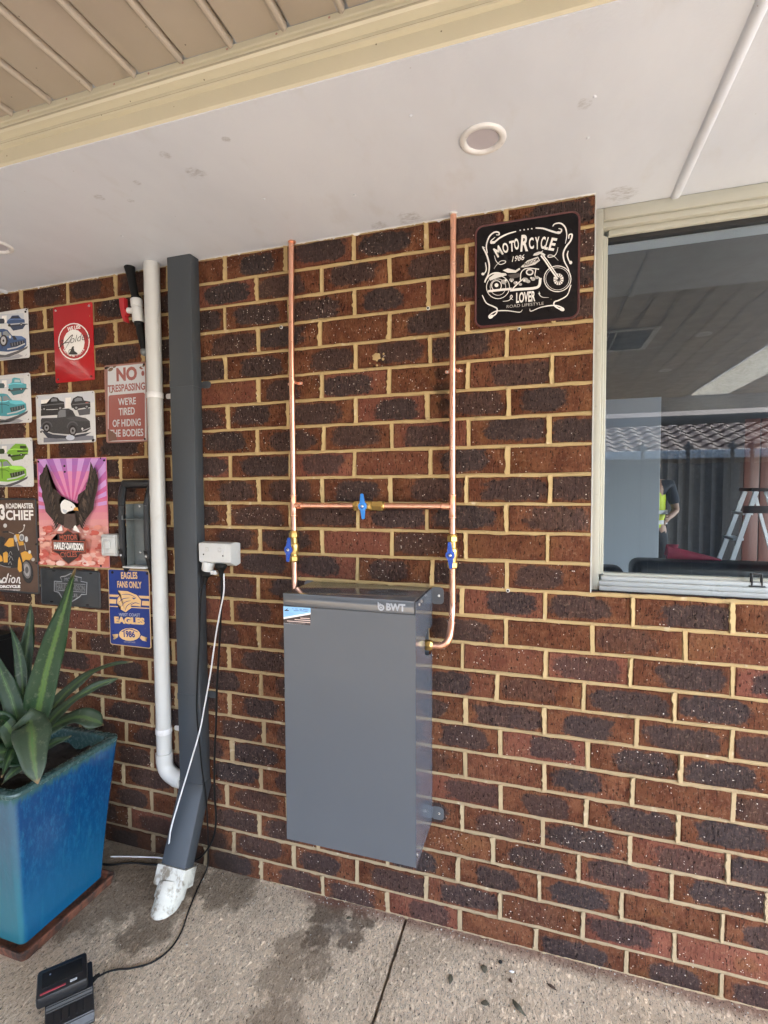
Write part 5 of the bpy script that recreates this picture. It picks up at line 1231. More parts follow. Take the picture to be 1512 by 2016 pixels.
  ('p',(0.3,0.085,0.07),[(183.6,268.2),(182.5,267.3),(180.4,266.9),(177.6,267.2),(174.6,268),(171.8,269.3),(169.7,270.9),(168.5,272.4),(168.5,273.8),(169.7,274.7),(171.8,275),(174.6,274.8),(177.6,273.9),(180.4,272.6),(182.5,271.1),(183.6,269.5)]),
  ('p',(0.16,0.09,0.045),[(30.4,290.7),(30,286.8),(25.1,282.9),(17.9,281),(11.8,281.8),(9.6,285.1),(12.4,289.3),(18.9,292.4),(26,292.9)]),
  ('p',(0.16,0.09,0.045),[(45.5,282.2),(45.1,277.4),(39.2,272.7),(30.4,270.3),(22.9,271.4),(20.3,275.4),(23.7,280.5),(31.5,284.2),(40.2,284.9)]),
  ('p',(0.16,0.09,0.045),[(59.9,289.5),(59.7,286.4),(55.9,283.5),(50.4,282),(45.6,282.6),(44,285.2),(46.1,288.4),(51.1,290.8),(56.5,291.2)]),
  ('p',(0.16,0.09,0.045),[(208,292.7),(207.8,289.2),(203.6,285.9),(197.6,284.3),(192.4,285),(190.6,287.8),(192.9,291.4),(198.4,294.1),(204.3,294.6)]),
  ('p',(0.16,0.09,0.045),[(196.6,283),(196.3,280),(192.7,277.1),(187.4,275.6),(182.9,276.2),(181.3,278.7),(183.3,281.9),(188.1,284.2),(193.3,284.6)]),
  ('p',(0.16,0.09,0.045),[(40.8,194.2),(40.7,192),(37.9,189.9),(33.9,188.7),(30.5,189.2),(29.3,191),(30.9,193.3),(34.5,195.1),(38.4,195.4)]),
  ('p',(0.16,0.09,0.045),[(179,277.3),(178.9,275.1),(176.3,273),(172.5,272),(169.2,272.4),(168.1,274.2),(169.5,276.5),(173,278.1),(176.7,278.4)]),
  ('p',(0.17,0.09,0.065),[(11.1,54.8),(45.2,36.6),(54.9,11.1),(11.9,6.2)]),
  ('p',(0.012,0.009,0.01),[(22.4,286.4),(21.4,284),(18.9,282.7),(15.9,282.9),(13.6,284.6),(12.8,287.1),(13.8,289.5),(16.2,290.8),(19.2,290.6),(21.5,288.9)]),
  ('p',(0.012,0.009,0.01),[(204,287.9),(203.1,285.6),(200.8,284.3),(198,284.5),(195.7,286.2),(194.9,288.6),(195.9,290.9),(198.2,292.2),(201,292),(203.2,290.3)]),
  ('p',(0.012,0.009,0.01),[(189.5,9.7),(188.6,7.4),(186.2,6),(183.4,6),(181.2,7.6),(180.4,10.1),(181.3,12.5),(183.7,13.9),(186.5,13.8),(188.7,12.2)]),
 ],
 'truck': [
  ('p',(0.62,0.65,0.7),[(14,191),(300,191),(302,152),(12,151)]),
  ('p',(0.92,0.9,0.86),[(29,177),(88,177),(88,136),(28,137)]),
  ('p',(0.92,0.9,0.86),[(157,178),(186,178),(184,138),(155,137)]),
  ('p',(0.02,0.02,0.022),[(28,161),(78,163),(83,182),(94,185),(117,181),(128,169),(151,163),(152,139),(135,136),(27,138)]),
  ('p',(0.02,0.02,0.022),[(27,137),(91,134),(138,135),(149,133),(145,113),(25,113)]),
  ('p',(0.02,0.02,0.022),[(189,137),(184,152),(197,173),(220,181),(244,177),(252,162),(282,156),(283,134),(251,134),(217,131)]),
  ('p',(0.2,0.21,0.23),[(86,179),(112,178),(116,167),(81,167)]),
  ('p',(0.2,0.21,0.23),[(203,169),(219,175),(239,173),(244,162),(205,160)]),
  ('s',(0.12,0.12,0.13),3.64,[(29,154),(81,155),(149,156)],0),
  ('s',(0.14,0.14,0.15),3.64,[(193,149),(282,150)],0),
  ('p',(0.012,0.009,0.01),[(56,139),(55,135),(50,132),(44,132),(38,133),(34,136),(33,140),(34,144),(39,147),(45,148),(51,146),(55,143)]),
  ('p',(0.3,0.3,0.31),[(50,139),(49,137),(46,136),(43,136),(40,138),(39,140),(40,142),(43,143),(47,143),(50,142)]),
  ('p',(0.012,0.009,0.01),[(142,138),(140,134),(135,131),(129,130),(123,132),(118,135),(117,139),(118,144),(123,146),(130,147),(136,146),(140,142)]),
  ('p',(0.3,0.3,0.31),[(136,138),(134,136),(131,134),(127,135),(124,136),(123,139),(124,141),(128,143),(132,143),(135,141)]),
  ('p',(0.012,0.009,0.01),[(225,135),(223,131),(218,128),(212,127),(205,128),(200,132),(198,137),(200,141),(206,144),(212,145),(219,144),(224,140)]),
  ('p',(0.3,0.3,0.31),[(219,136),(217,133),(214,131),(210,132),(206,134),(205,136),(207,139),(210,140),(214,140),(218,138)]),
  ('p',(0.012,0.009,0.01),[(276,137),(274,133),(270,130),(265,130),(259,131),(255,134),(254,138),(256,142),(260,144),(265,145),(271,144),(275,141)]),
  ('p',(0.3,0.3,0.31),[(271,137),(269,135),(267,134),(263,134),(260,135),(260,138),(261,140),(264,141),(267,141),(270,139)]),
  ('s',(0.35,0.1,0.08),4.55,[(260,153),(274,153)],0),
  ('p',(0.09,0.09,0.1),[(217,127),(283,131),(280,107),(227,105)]),
  ('p',(0.7,0.72,0.75),[(26,108),(113,106),(113,102),(28,102)]),
  ('p',(0.045,0.045,0.05),[(26,97),(31,104),(113,102),(117,128),(129,135),(172,135),(194,126),(208,104),(260,93),(279,81),(281,51),(258,39),(168,34),(87,42),(26,62)]),
  ('p',(0.075,0.075,0.082),[(210,102),(260,92),(278,81),(238,82),(182,89),(159,98)]),
  ('p',(0.045,0.045,0.05),[(31,99),(110,98),(110,92),(33,92)]),
  ('p',(0.2,0.21,0.23),[(120,123),(131,132),(158,131),(158,104),(119,102)]),
  ('p',(0.03,0.03,0.035),[(163,129),(183,124),(195,107),(163,104)]),
  ('s',(0.1,0.1,0.11),5.46,[(30,68),(31,73),(34,77),(37,81),(42,84),(47,86),(53,88),(59,88),(65,87),(70,86),(75,83),(79,79),(82,75),(84,70),(85,66)],0),
  ('p',(0.012,0.009,0.01),[(76,64),(74,57),(69,51),(63,47),(55,46),(47,48),(41,52),(37,58),(36,66),(38,73),(42,78),(49,82),(57,83),(64,82),(70,77),(74,71)]),
  ('p',(0.25,0.25,0.26),[(69,64),(68,60),(64,56),(60,53),(55,52),(50,54),(46,56),(44,61),(43,65),(44,70),(47,74),(51,76),(56,77),(61,76),(65,73),(68,69)]),
  ('p',(0.012,0.009,0.01),[(61,65),(60,63),(59,61),(58,60),(56,60),(54,60),(52,62),(51,63),(50,65),(51,67),(52,68),(54,69),(56,70),(58,69),(60,68),(61,66)]),
  ('s',(0.1,0.1,0.11),5.46,[(164,60),(165,65),(167,69),(170,73),(173,76),(178,79),(182,81),(188,82),(193,82),(199,81),(204,79),(208,77),(212,74),(215,70),(217,66)],0),
  ('p',(0.012,0.009,0.01),[(212,48),(211,40),(206,33),(199,29),(191,28),(184,29),(177,34),(173,41),(172,49),(174,57),(178,64),(185,68),(193,69),(201,67),(207,62),(211,56)]),
  ('p',(0.25,0.25,0.26),[(206,47),(204,42),(201,37),(197,34),(192,34),(186,35),(182,38),(179,43),(178,48),(180,53),(183,58),(188,60),(193,61),(198,60),(202,57),(205,52)]),
  ('p',(0.012,0.009,0.01),[(198,47),(197,45),(196,43),(194,42),(192,42),(190,42),(188,44),(187,46),(186,48),(187,50),(188,52),(190,53),(192,53),(194,53),(196,51),(198,49)]),
  ('p',(0.04,0.04,0.045),[(240,64),(279,75),(280,51),(247,46)]),
  ('p',(0.7,0.7,0.7),[(246,53),(245,51),(244,49),(243,48),(241,48),(239,49),(237,50),(236,51),(236,53),(236,55),(237,56),(239,57),(241,58),(243,57),(244,56),(246,54)]),
  ('s',(0.5,0.5,0.52),3.18,[(239,44),(281,55)],0),
  ('p',(0.045,0.05,0.07),[(26,57),(87,37),(179,27),(264,36),(286,38),(246,22),(155,17),(62,22)]),
  ('p',(0.22,0.23,0.27),[(39,26),(155,15),(258,26),(296,23),(296,8),(38,6)]),
  ('p',(0.62,0.68,0.8),[(201,20),(199,16),(194,13),(187,11),(178,10),(169,11),(162,14),(157,17),(156,22),(158,25),(163,29),(170,31),(179,31),(188,30),(195,27),(200,24)]),
  ('p',(0.1,0.14,0.3),[(24,68),(30,68),(31,61),(24,62)]),
  ('p',(0.012,0.009,0.01),[(22,53),(31,52),(30,45),(22,46)]),
  ('p',(0.3,0.3,0.3),[(15,191),(14,188),(11,188),(9,189),(8,191),(9,193),(12,194),(14,193)]),
  ('p',(0.3,0.3,0.3),[(302,190),(301,188),(298,187),(296,188),(295,190),(296,192),(299,193),(301,192)]),
  ('p',(0.3,0.3,0.3),[(10,9),(9,7),(6,6),(4,7),(3,9),(4,11),(7,12),(9,11)]),
  ('p',(0.012,0.009,0.01),[(300,6),(299,4),(298,2),(296,1),(293,0),(290,1),(288,2),(287,4),(287,6),(287,8),(289,10),(291,11),(293,11),(296,11),(298,10),(299,8)]),
 ],
 'eagle': [
  ('p',(0.42,0.16,0.52),[(11,438),(368,434),(368,408),(11,411)]),
  ('p',(0.48,0.154,0.482),[(11,411),(368,408),(367,382),(10,384)]),
  ('p',(0.54,0.148,0.444),[(10,384),(367,382),(367,356),(10,356)]),
  ('p',(0.6,0.142,0.406),[(10,356),(367,356),(367,330),(9,328)]),
  ('p',(0.66,0.136,0.368),[(9,328),(367,330),(366,304),(9,301)]),
  ('p',(0.72,0.13,0.33),[(9,301),(366,304),(366,277),(8,273)]),
  ('p',(0.736,0.184,0.334),[(8,273),(366,277),(366,251),(8,246)]),
  ('p',(0.752,0.238,0.338),[(8,246),(366,251),(365,225),(7,218)]),
  ('p',(0.768,0.292,0.342),[(7,218),(365,225),(365,198),(7,190)]),
  ('p',(0.784,0.346,0.346),[(7,190),(365,198),(364,172),(6,163)]),
  ('p',(0.8,0.4,0.35),[(6,163),(364,172),(364,146),(6,135)]),
  ('p',(0.784,0.364,0.312),[(6,135),(364,146),(364,119),(5,107)]),
  ('p',(0.768,0.328,0.274),[(5,107),(364,119),(363,92),(4,79)]),
  ('p',(0.752,0.292,0.236),[(4,79),(363,92),(363,66),(4,52)]),
  ('p',(0.736,0.256,0.198),[(4,52),(363,66),(363,39),(4,24)]),
  ('p',(0.72,0.22,0.16),[(4,24),(363,39),(362,13),(3,-4)]),
  ('p',(0.8,0.3,0.52),[(185,236),(52,235),(53,247)]),
  ('p',(0.66,0.36,0.74),[(52,235),(7,235),(8,251),(53,247)]),
  ('p',(0.8,0.3,0.52),[(185,236),(54,260),(54,274)]),
  ('p',(0.66,0.36,0.74),[(54,260),(9,268),(10,287),(54,274)]),
  ('p',(0.8,0.3,0.52),[(185,236),(55,289),(56,305)]),
  ('p',(0.66,0.36,0.74),[(55,289),(11,307),(12,329),(56,305)]),
  ('p',(0.8,0.3,0.52),[(185,236),(57,325),(58,350)]),
  ('p',(0.66,0.36,0.74),[(57,325),(13,356),(15,389),(58,350)]),
  ('p',(0.8,0.3,0.52),[(185,236),(60,382),(88,388)]),
  ('p',(0.66,0.36,0.74),[(60,382),(17,432),(55,439),(88,388)]),
  ('p',(0.8,0.3,0.52),[(185,236),(117,387),(144,387)]),
  ('p',(0.66,0.36,0.74),[(117,387),(94,438),(130,437),(144,387)]),
  ('p',(0.8,0.3,0.52),[(185,236),(168,386),(192,386)]),
  ('p',(0.66,0.36,0.74),[(168,386),(163,436),(194,436),(192,386)]),
  ('p',(0.8,0.3,0.52),[(185,236),(216,386),(240,385)]),
  ('p',(0.66,0.36,0.74),[(216,386),(226,435),(258,434),(240,385)]),
  ('p',(0.8,0.3,0.52),[(185,236),(265,385),(293,384)]),
  ('p',(0.66,0.36,0.74),[(265,385),(291,434),(328,433),(293,384)]),
  ('p',(0.8,0.3,0.52),[(185,236),(324,384),(323,352)]),
  ('p',(0.66,0.36,0.74),[(324,384),(369,432),(367,389),(323,352)]),
  ('p',(0.8,0.3,0.52),[(185,236),(322,327),(321,307)]),
  ('p',(0.66,0.36,0.74),[(322,327),(366,356),(365,330),(321,307)]),
  ('p',(0.8,0.3,0.52),[(185,236),(320,290),(320,276)]),
  ('p',(0.66,0.36,0.74),[(320,290),(364,308),(363,288),(320,276)]),
  ('p',(0.8,0.3,0.52),[(185,236),(319,262),(319,249)]),
  ('p',(0.66,0.36,0.74),[(319,262),(363,270),(362,254),(319,249)]),
  ('p',(0.8,0.32,0.25),[(107,141),(103,137),(96,135),(87,136),(82,139),(82,143),(88,146),(96,147),(104,145)]),
  ('p',(0.62,0.12,0.09),[(55,159),(51,155),(42,152),(32,153),(26,156),(26,161),(33,164),(43,166),(52,163)]),
  ('p',(0.75,0.25,0.2),[(305,45),(302,42),(296,40),(289,40),(284,42),(284,46),(289,49),(296,50),(302,48)]),
  ('p',(0.62,0.12,0.09),[(159,37),(154,30),(141,26),(126,27),(117,32),(117,38),(127,44),(142,46),(154,43)]),
  ('p',(0.62,0.12,0.09),[(106,18),(101,11),(87,7),(72,8),(62,13),(62,20),(73,26),(88,28),(101,24)]),
  ('p',(0.86,0.45,0.35),[(306,130),(304,127),(297,125),(290,125),(285,128),(285,131),(290,134),(298,135),(304,133)]),
  ('p',(0.62,0.12,0.09),[(339,27),(333,20),(320,16),(306,17),(297,22),(297,29),(307,35),(321,36),(334,33)]),
  ('p',(0.75,0.25,0.2),[(56,57),(51,51),(40,48),(27,48),(18,52),(19,58),(28,63),(40,65),(52,62)]),
  ('p',(0.75,0.25,0.2),[(109,114),(107,111),(100,109),(92,110),(87,112),(87,116),(92,119),(100,119),(107,118)]),
  ('p',(0.86,0.45,0.35),[(320,170),(318,167),(311,165),(304,165),(300,168),(300,171),(305,174),(312,174),(318,173)]),
  ('p',(0.9,0.66,0.58),[(338,35),(334,30),(325,28),(314,28),(308,32),(308,37),(315,41),(325,42),(334,40)]),
  ('p',(0.8,0.32,0.25),[(176,110),(172,106),(164,103),(154,104),(148,107),(149,111),(155,115),(164,116),(173,114)]),
  ('p',(0.85,0.5,0.42),[(126,31),(124,28),(118,27),(113,27),(109,29),(110,31),(113,34),(119,34),(124,33)]),
  ('p',(0.86,0.45,0.35),[(191,21),(187,16),(177,13),(166,14),(159,17),(159,23),(167,27),(178,28),(188,26)]),
  ('p',(0.8,0.32,0.25),[(201,102),(196,95),(182,91),(167,92),(157,97),(157,104),(168,110),(183,112),(196,108)]),
  ('p',(0.9,0.66,0.58),[(48,16),(43,10),(31,6),(18,7),(10,11),(10,17),(19,22),(32,24),(44,21)]),
  ('p',(0.62,0.12,0.09),[(127,97),(122,91),(111,88),(98,89),(90,93),(90,99),(98,104),(112,105),(123,103)]),
  ('p',(0.85,0.5,0.42),[(249,127),(246,124),(239,122),(231,122),(226,125),(226,129),(232,132),(240,132),(246,131)]),
  ('p',(0.8,0.32,0.25),[(278,115),(275,110),(265,108),(255,108),(248,112),(248,117),(256,121),(266,122),(275,120)]),
  ('p',(0.85,0.5,0.42),[(62,16),(59,12),(51,10),(43,10),(37,13),(37,17),(43,21),(52,22),(60,20)]),
  ('p',(0.62,0.12,0.09),[(47,43),(41,36),(27,32),(11,33),(1,38),(1,45),(12,51),(28,53),(42,50)]),
  ('p',(0.62,0.12,0.09),[(279,25),(277,22),(272,21),(267,21),(264,23),(264,25),(268,27),(273,28),(277,27)]),
  ('p',(0.75,0.25,0.2),[(142,132),(138,127),(128,124),(116,125),(109,129),(109,134),(117,138),(128,140),(138,137)]),
  ('p',(0.9,0.66,0.58),[(269,151),(265,146),(256,144),(246,144),(239,148),(239,153),(246,157),(257,158),(266,156)]),
  ('p',(0.8,0.32,0.25),[(130,115),(126,110),(116,107),(105,108),(98,111),(98,116),(106,121),(117,122),(127,119)]),
  ('p',(0.8,0.32,0.25),[(136,164),(134,162),(130,161),(125,161),(122,163),(122,165),(126,167),(130,168),(135,166)]),
  ('p',(0.75,0.25,0.2),[(164,33),(158,26),(143,21),(126,22),(116,28),(116,36),(127,42),(144,44),(158,40)]),
  ('p',(0.8,0.32,0.25),[(56,16),(52,11),(43,8),(32,9),(25,12),(26,17),(33,21),(43,22),(52,20)]),
  ('p',(0.75,0.25,0.2),[(67,149),(62,143),(51,140),(39,141),(31,145),(32,151),(40,155),(52,156),(63,154)]),
  ('p',(0.9,0.66,0.58),[(259,137),(258,134),(253,133),(249,134),(246,135),(246,137),(249,139),(254,140),(258,139)]),
  ('p',(0.75,0.25,0.2),[(226,106),(224,104),(220,103),(215,103),(212,105),(212,107),(215,109),(220,109),(224,108)]),
  ('p',(0.8,0.32,0.25),[(132,19),(128,13),(116,10),(103,10),(94,14),(95,21),(104,26),(117,27),(128,25)]),
  ('p',(0.85,0.5,0.42),[(194,118),(191,114),(183,112),(174,112),(169,116),(169,120),(175,123),(184,124),(192,122)]),
  ('p',(0.9,0.66,0.58),[(104,83),(100,77),(89,74),(77,75),(69,79),(70,84),(78,89),(90,90),(100,88)]),
  ('p',(0.62,0.12,0.09),[(313,82),(311,80),(306,79),(302,79),(298,81),(298,83),(302,85),(307,86),(311,84)]),
  ('p',(0.9,0.66,0.58),[(119,71),(114,65),(102,61),(88,62),(80,66),(80,73),(89,78),(103,80),(115,77)]),
  ('p',(0.62,0.12,0.09),[(326,140),(325,138),(321,137),(316,137),(313,139),(313,141),(316,143),(321,143),(325,142)]),
  ('p',(0.86,0.45,0.35),[(226,23),(222,18),(214,16),(204,16),(198,19),(198,24),(204,28),(214,29),(223,27)]),
  ('p',(0.9,0.66,0.58),[(262,40),(258,33),(246,30),(232,30),(224,35),(224,41),(233,46),(247,48),(258,45)]),
  ('p',(0.75,0.25,0.2),[(170,87),(165,80),(152,76),(137,77),(127,82),(127,89),(138,95),(152,97),(166,94)]),
  ('p',(0.86,0.45,0.35),[(341,27),(338,23),(330,21),(322,21),(316,24),(316,28),(322,32),(331,33),(338,31)]),
  ('p',(0.9,0.66,0.58),[(190,22),(187,18),(179,16),(171,16),(165,19),(165,23),(171,26),(180,27),(188,26)]),
  ('p',(0.62,0.12,0.09),[(217,56),(212,50),(201,47),(189,48),(181,52),(181,58),(189,63),(202,64),(213,62)]),
  ('p',(0.62,0.12,0.09),[(146,92),(142,88),(133,85),(123,85),(116,89),(116,94),(123,98),(133,99),(142,96)]),
  ('p',(0.75,0.25,0.2),[(348,60),(346,58),(342,56),(337,56),(333,58),(334,61),(337,63),(342,63),(346,62)]),
  ('p',(0.85,0.5,0.42),[(72,17),(67,11),(55,7),(41,8),(33,12),(33,18),(42,23),(56,25),(67,22)]),
  ('p',(0.9,0.66,0.58),[(333,56),(329,52),(321,49),(311,50),(305,53),(305,58),(311,62),(321,63),(330,61)]),
  ('p',(0.85,0.5,0.42),[(286,25),(283,22),(277,20),(269,20),(265,22),(265,26),(270,29),(277,30),(284,28)]),
  ('p',(0.62,0.12,0.09),[(101,130),(97,126),(87,123),(76,123),(69,127),(69,132),(76,136),(88,138),(97,135)]),
  ('p',(0.8,0.32,0.25),[(69,28),(64,22),(50,18),(36,19),(26,24),(27,30),(37,36),(51,38),(64,35)]),
  ('p',(0.86,0.45,0.35),[(217,26),(214,23),(208,21),(200,21),(196,23),(196,27),(201,30),(208,31),(214,29)]),
  ('p',(0.9,0.66,0.58),[(243,35),(239,30),(229,27),(218,27),(211,31),(211,36),(218,41),(230,42),(240,40)]),
  ('p',(0.86,0.45,0.35),[(342,92),(340,90),(336,88),(330,88),(327,90),(327,93),(331,95),(336,96),(341,94)]),
  ('p',(0.75,0.25,0.2),[(243,81),(238,75),(226,71),(212,72),(202,76),(203,83),(212,88),(226,90),(239,87)]),
  ('p',(0.75,0.25,0.2),[(294,160),(292,158),(288,156),(283,157),(280,158),(280,161),(283,163),(288,163),(292,162)]),
  ('p',(0.85,0.5,0.42),[(343,114),(340,110),(333,108),(325,109),(320,112),(320,115),(326,118),(334,119),(340,118)]),
  ('p',(0.62,0.12,0.09),[(50,66),(47,62),(38,59),(29,60),(23,63),(23,67),(30,70),(39,72),(47,70)]),
  ('p',(0.9,0.66,0.58),[(170,40),(164,33),(151,29),(136,30),(127,35),(127,42),(137,48),(152,49),(165,46)]),
  ('p',(0.62,0.12,0.09),[(58,137),(54,132),(44,130),(33,130),(26,134),(26,139),(33,143),(45,144),(54,142)]),
  ('p',(0.9,0.66,0.58),[(214,88),(209,82),(196,78),(182,79),(174,84),(174,90),(183,96),(197,97),(209,94)]),
  ('p',(0.62,0.12,0.09),[(40,18),(37,14),(30,12),(23,12),(18,15),(18,18),(23,21),(31,22),(38,21)]),
  ('p',(0.75,0.25,0.2),[(348,86),(346,84),(341,82),(335,83),(331,85),(331,87),(335,90),(341,90),(346,89)]),
  ('p',(0.8,0.32,0.25),[(77,20),(74,17),(68,15),(61,15),(56,18),(56,21),(61,24),(68,25),(75,23)]),
  ('p',(0.85,0.5,0.42),[(137,25),(134,21),(127,19),(119,19),(114,22),(114,26),(119,29),(127,30),(134,28)]),
  ('p',(0.75,0.25,0.2),[(275,169),(273,166),(266,164),(259,165),(255,167),(255,171),(260,173),(267,174),(273,172)]),
  ('p',(0.75,0.25,0.2),[(64,32),(59,26),(48,23),(36,23),(28,27),(28,33),(36,38),(49,39),(60,37)]),
  ('p',(0.62,0.12,0.09),[(54,113),(49,107),(37,103),(23,104),(14,109),(14,115),(24,120),(38,122),(50,119)]),
  ('p',(0.85,0.5,0.42),[(111,126),(106,120),(94,117),(80,118),(72,122),(72,129),(81,134),(95,135),(107,132)]),
  ('p',(0.9,0.66,0.58),[(263,64),(260,61),(253,58),(245,59),(240,62),(240,66),(245,69),(254,70),(261,68)]),
  ('p',(0.75,0.25,0.2),[(310,72),(305,65),(292,61),(277,62),(268,67),(268,74),(278,80),(292,82),(305,78)]),
  ('p',(0.8,0.32,0.25),[(304,66),(300,61),(292,59),(282,59),(276,62),(277,67),(283,71),(292,72),(301,70)]),
  ('p',(0.62,0.12,0.09),[(122,60),(116,53),(102,49),(86,50),(75,55),(76,63),(86,69),(103,71),(117,67)]),
  ('p',(0.75,0.25,0.2),[(65,144),(62,142),(57,140),(51,140),(47,142),(47,145),(51,148),(58,148),(63,147)]),
  ('p',(0.75,0.25,0.2),[(84,17),(81,13),(72,10),(62,11),(56,14),(56,18),(63,22),(73,23),(81,21)]),
  ('p',(0.85,0.5,0.42),[(313,57),(308,51),(295,47),(281,48),(272,52),(272,59),(282,65),(296,67),(309,64)]),
  ('p',(0.86,0.45,0.35),[(163,20),(161,17),(154,15),(147,15),(142,18),(143,21),(148,24),(155,25),(161,23)]),
  ('p',(0.75,0.25,0.2),[(164,129),(159,123),(146,119),(133,120),(124,125),(124,131),(133,136),(147,138),(159,135)]),
  ('p',(0.62,0.12,0.09),[(45,16),(39,9),(26,4),(10,5),(0,10),(0,18),(11,23),(27,25),(40,22)]),
  ('p',(0.75,0.25,0.2),[(306,26),(304,23),(298,21),(291,21),(287,23),(287,27),(292,29),(298,30),(304,29)]),
  ('p',(0.85,0.5,0.42),[(363,61),(358,54),(344,50),(329,51),(319,56),(319,64),(330,70),(345,71),(358,68)]),
  ('p',(0.86,0.45,0.35),[(289,25),(287,22),(282,20),(275,21),(271,23),(271,26),(276,28),(282,29),(287,28)]),
  ('p',(0.86,0.45,0.35),[(192,24),(189,20),(182,18),(174,19),(170,21),(170,25),(175,28),(182,29),(189,27)]),
  ('p',(0.75,0.25,0.2),[(131,19),(128,14),(119,12),(109,12),(102,16),(102,20),(109,24),(119,25),(128,23)]),
  ('p',(0.62,0.12,0.09),[(104,76),(101,72),(95,70),(88,71),(83,73),(83,77),(88,80),(95,80),(102,79)]),
  ('p',(0.9,0.66,0.58),[(108,101),(104,96),(94,93),(82,94),(75,98),(75,103),(83,107),(94,109),(104,106)]),
  ('p',(0.62,0.12,0.09),[(342,98),(339,94),(331,92),(322,92),(317,95),(317,99),(323,103),(331,104),(339,102)]),
  ('p',(0.8,0.32,0.25),[(118,88),(116,86),(112,85),(107,85),(104,87),(104,89),(107,91),(112,91),(116,90)]),
  ('p',(0.62,0.12,0.09),[(344,89),(340,84),(331,82),(320,82),(314,86),(314,91),(321,95),(331,96),(340,94)]),
  ('p',(0.75,0.25,0.2),[(162,93),(160,91),(156,90),(150,90),(147,92),(148,94),(151,96),(156,96),(160,95)]),
  ('p',(0.62,0.12,0.09),[(55,16),(49,8),(33,4),(16,4),(4,10),(5,18),(17,25),(34,27),(50,23)]),
  ('p',(0.62,0.12,0.09),[(234,108),(232,105),(227,104),(222,104),(218,106),(218,109),(222,111),(228,111),(232,110)]),
  ('p',(0.75,0.25,0.2),[(198,58),(194,53),(185,50),(174,51),(168,54),(168,59),(175,63),(185,64),(194,62)]),
  ('p',(0.62,0.12,0.09),[(298,138),(295,135),(289,133),(283,134),(278,136),(278,139),(283,142),(290,142),(295,141)]),
  ('p',(0.75,0.25,0.2),[(68,152),(65,149),(58,146),(49,147),(44,150),(44,154),(50,157),(58,158),(66,156)]),
  ('p',(0.62,0.12,0.09),[(275,74),(270,67),(256,63),(241,64),(231,69),(232,76),(242,82),(257,84),(270,80)]),
  ('p',(0.8,0.32,0.25),[(46,113),(41,107),(30,104),(17,104),(8,109),(9,115),(18,120),(31,121),(42,118)]),
  ('p',(0.85,0.5,0.42),[(35,100),(33,98),(28,96),(22,96),(18,98),(18,101),(22,104),(28,104),(33,103)]),
  ('p',(0.86,0.45,0.35),[(338,63),(334,58),(324,54),(313,55),(306,59),(306,64),(313,69),(325,70),(334,68)]),
  ('p',(0.8,0.32,0.25),[(278,48),(273,43),(263,39),(250,40),(243,44),(243,50),(251,55),(263,56),(274,54)]),
  ('p',(0.86,0.45,0.35),[(337,52),(333,47),(324,44),(313,45),(306,49),(306,54),(314,58),(324,59),(334,57)]),
  ('p',(0.9,0.66,0.58),[(33,17),(30,14),(24,12),(17,12),(12,15),(12,18),(17,21),(24,22),(30,20)]),
  ('p',(0.85,0.5,0.42),[(78,24),(74,19),(64,16),(53,17),(46,20),(46,26),(54,30),(65,31),(74,29)]),
  ('p',(0.75,0.25,0.2),[(165,131),(160,125),(148,122),(134,122),(125,127),(126,133),(135,139),(149,140),(161,137)]),
  ('p',(0.62,0.12,0.09),[(171,50),(166,44),(152,40),(138,40),(128,46),(128,52),(138,58),(153,60),(166,57)]),
  ('p',(0.62,0.12,0.09),[(91,149),(86,143),(73,139),(58,140),(49,145),(49,152),(59,157),(74,159),(86,156)]),
  ('p',(0.8,0.32,0.25),[(342,167),(337,161),(325,157),(312,158),(304,163),(304,169),(313,174),(326,176),(338,173)]),
  ('p',(0.85,0.5,0.42),[(54,137),(50,132),(40,129),(29,130),(22,134),(22,139),(30,143),(41,144),(51,142)]),
  ('p',(0.86,0.45,0.35),[(106,66),(102,62),(93,59),(83,60),(76,63),(77,68),(84,72),(94,73),(103,71)]),
  ('p',(0.86,0.45,0.35),[(215,25),(211,20),(202,17),(191,18),(185,21),(185,26),(192,30),(202,31),(211,29)]),
  ('p',(0.9,0.66,0.58),[(284,25),(279,18),(265,13),(249,14),(239,19),(239,27),(250,33),(266,35),(279,32)]),
  ('p',(0.8,0.32,0.25),[(145,129),(142,124),(133,122),(122,122),(116,126),(116,131),(123,134),(133,135),(142,133)]),
  ('p',(0.62,0.12,0.09),[(68,55),(62,48),(48,44),(32,45),(22,50),(22,57),(33,63),(49,65),(62,62)]),
  ('p',(0.86,0.45,0.35),[(353,38),(349,34),(341,31),(332,32),(326,35),(326,39),(332,43),(342,44),(350,42)]),
  ('p',(0.86,0.45,0.35),[(36,52),(33,48),(26,46),(18,47),(12,50),(13,53),(18,56),(26,57),(33,56)]),
  ('p',(0.62,0.12,0.09),[(236,39),(232,35),(223,32),(213,32),(206,36),(206,41),(213,45),(224,46),(232,44)]),
  ('p',(0.62,0.12,0.09),[(308,151),(305,148),(300,146),(293,147),(289,149),(289,152),(293,155),(300,155),(306,154)]),
  ('p',(0.75,0.25,0.2),[(341,61),(337,55),(326,52),(314,52),(306,57),(306,62),(314,67),(326,69),(337,66)]),
  ('p',(0.85,0.5,0.42),[(147,79),(142,72),(128,68),(112,69),(102,74),(103,82),(113,87),(129,89),(142,86)]),
  ('p',(0.75,0.25,0.2),[(87,154),(83,150),(74,147),(65,148),(58,151),(59,156),(65,159),(75,160),(84,158)]),
  ('p',(0.62,0.12,0.09),[(281,160),(277,155),(267,152),(256,153),(249,157),(250,162),(257,166),(268,167),(277,165)]),
  ('p',(0.85,0.5,0.42),[(306,26),(302,20),(290,17),(278,17),(269,22),(270,28),(278,33),(291,34),(302,32)]),
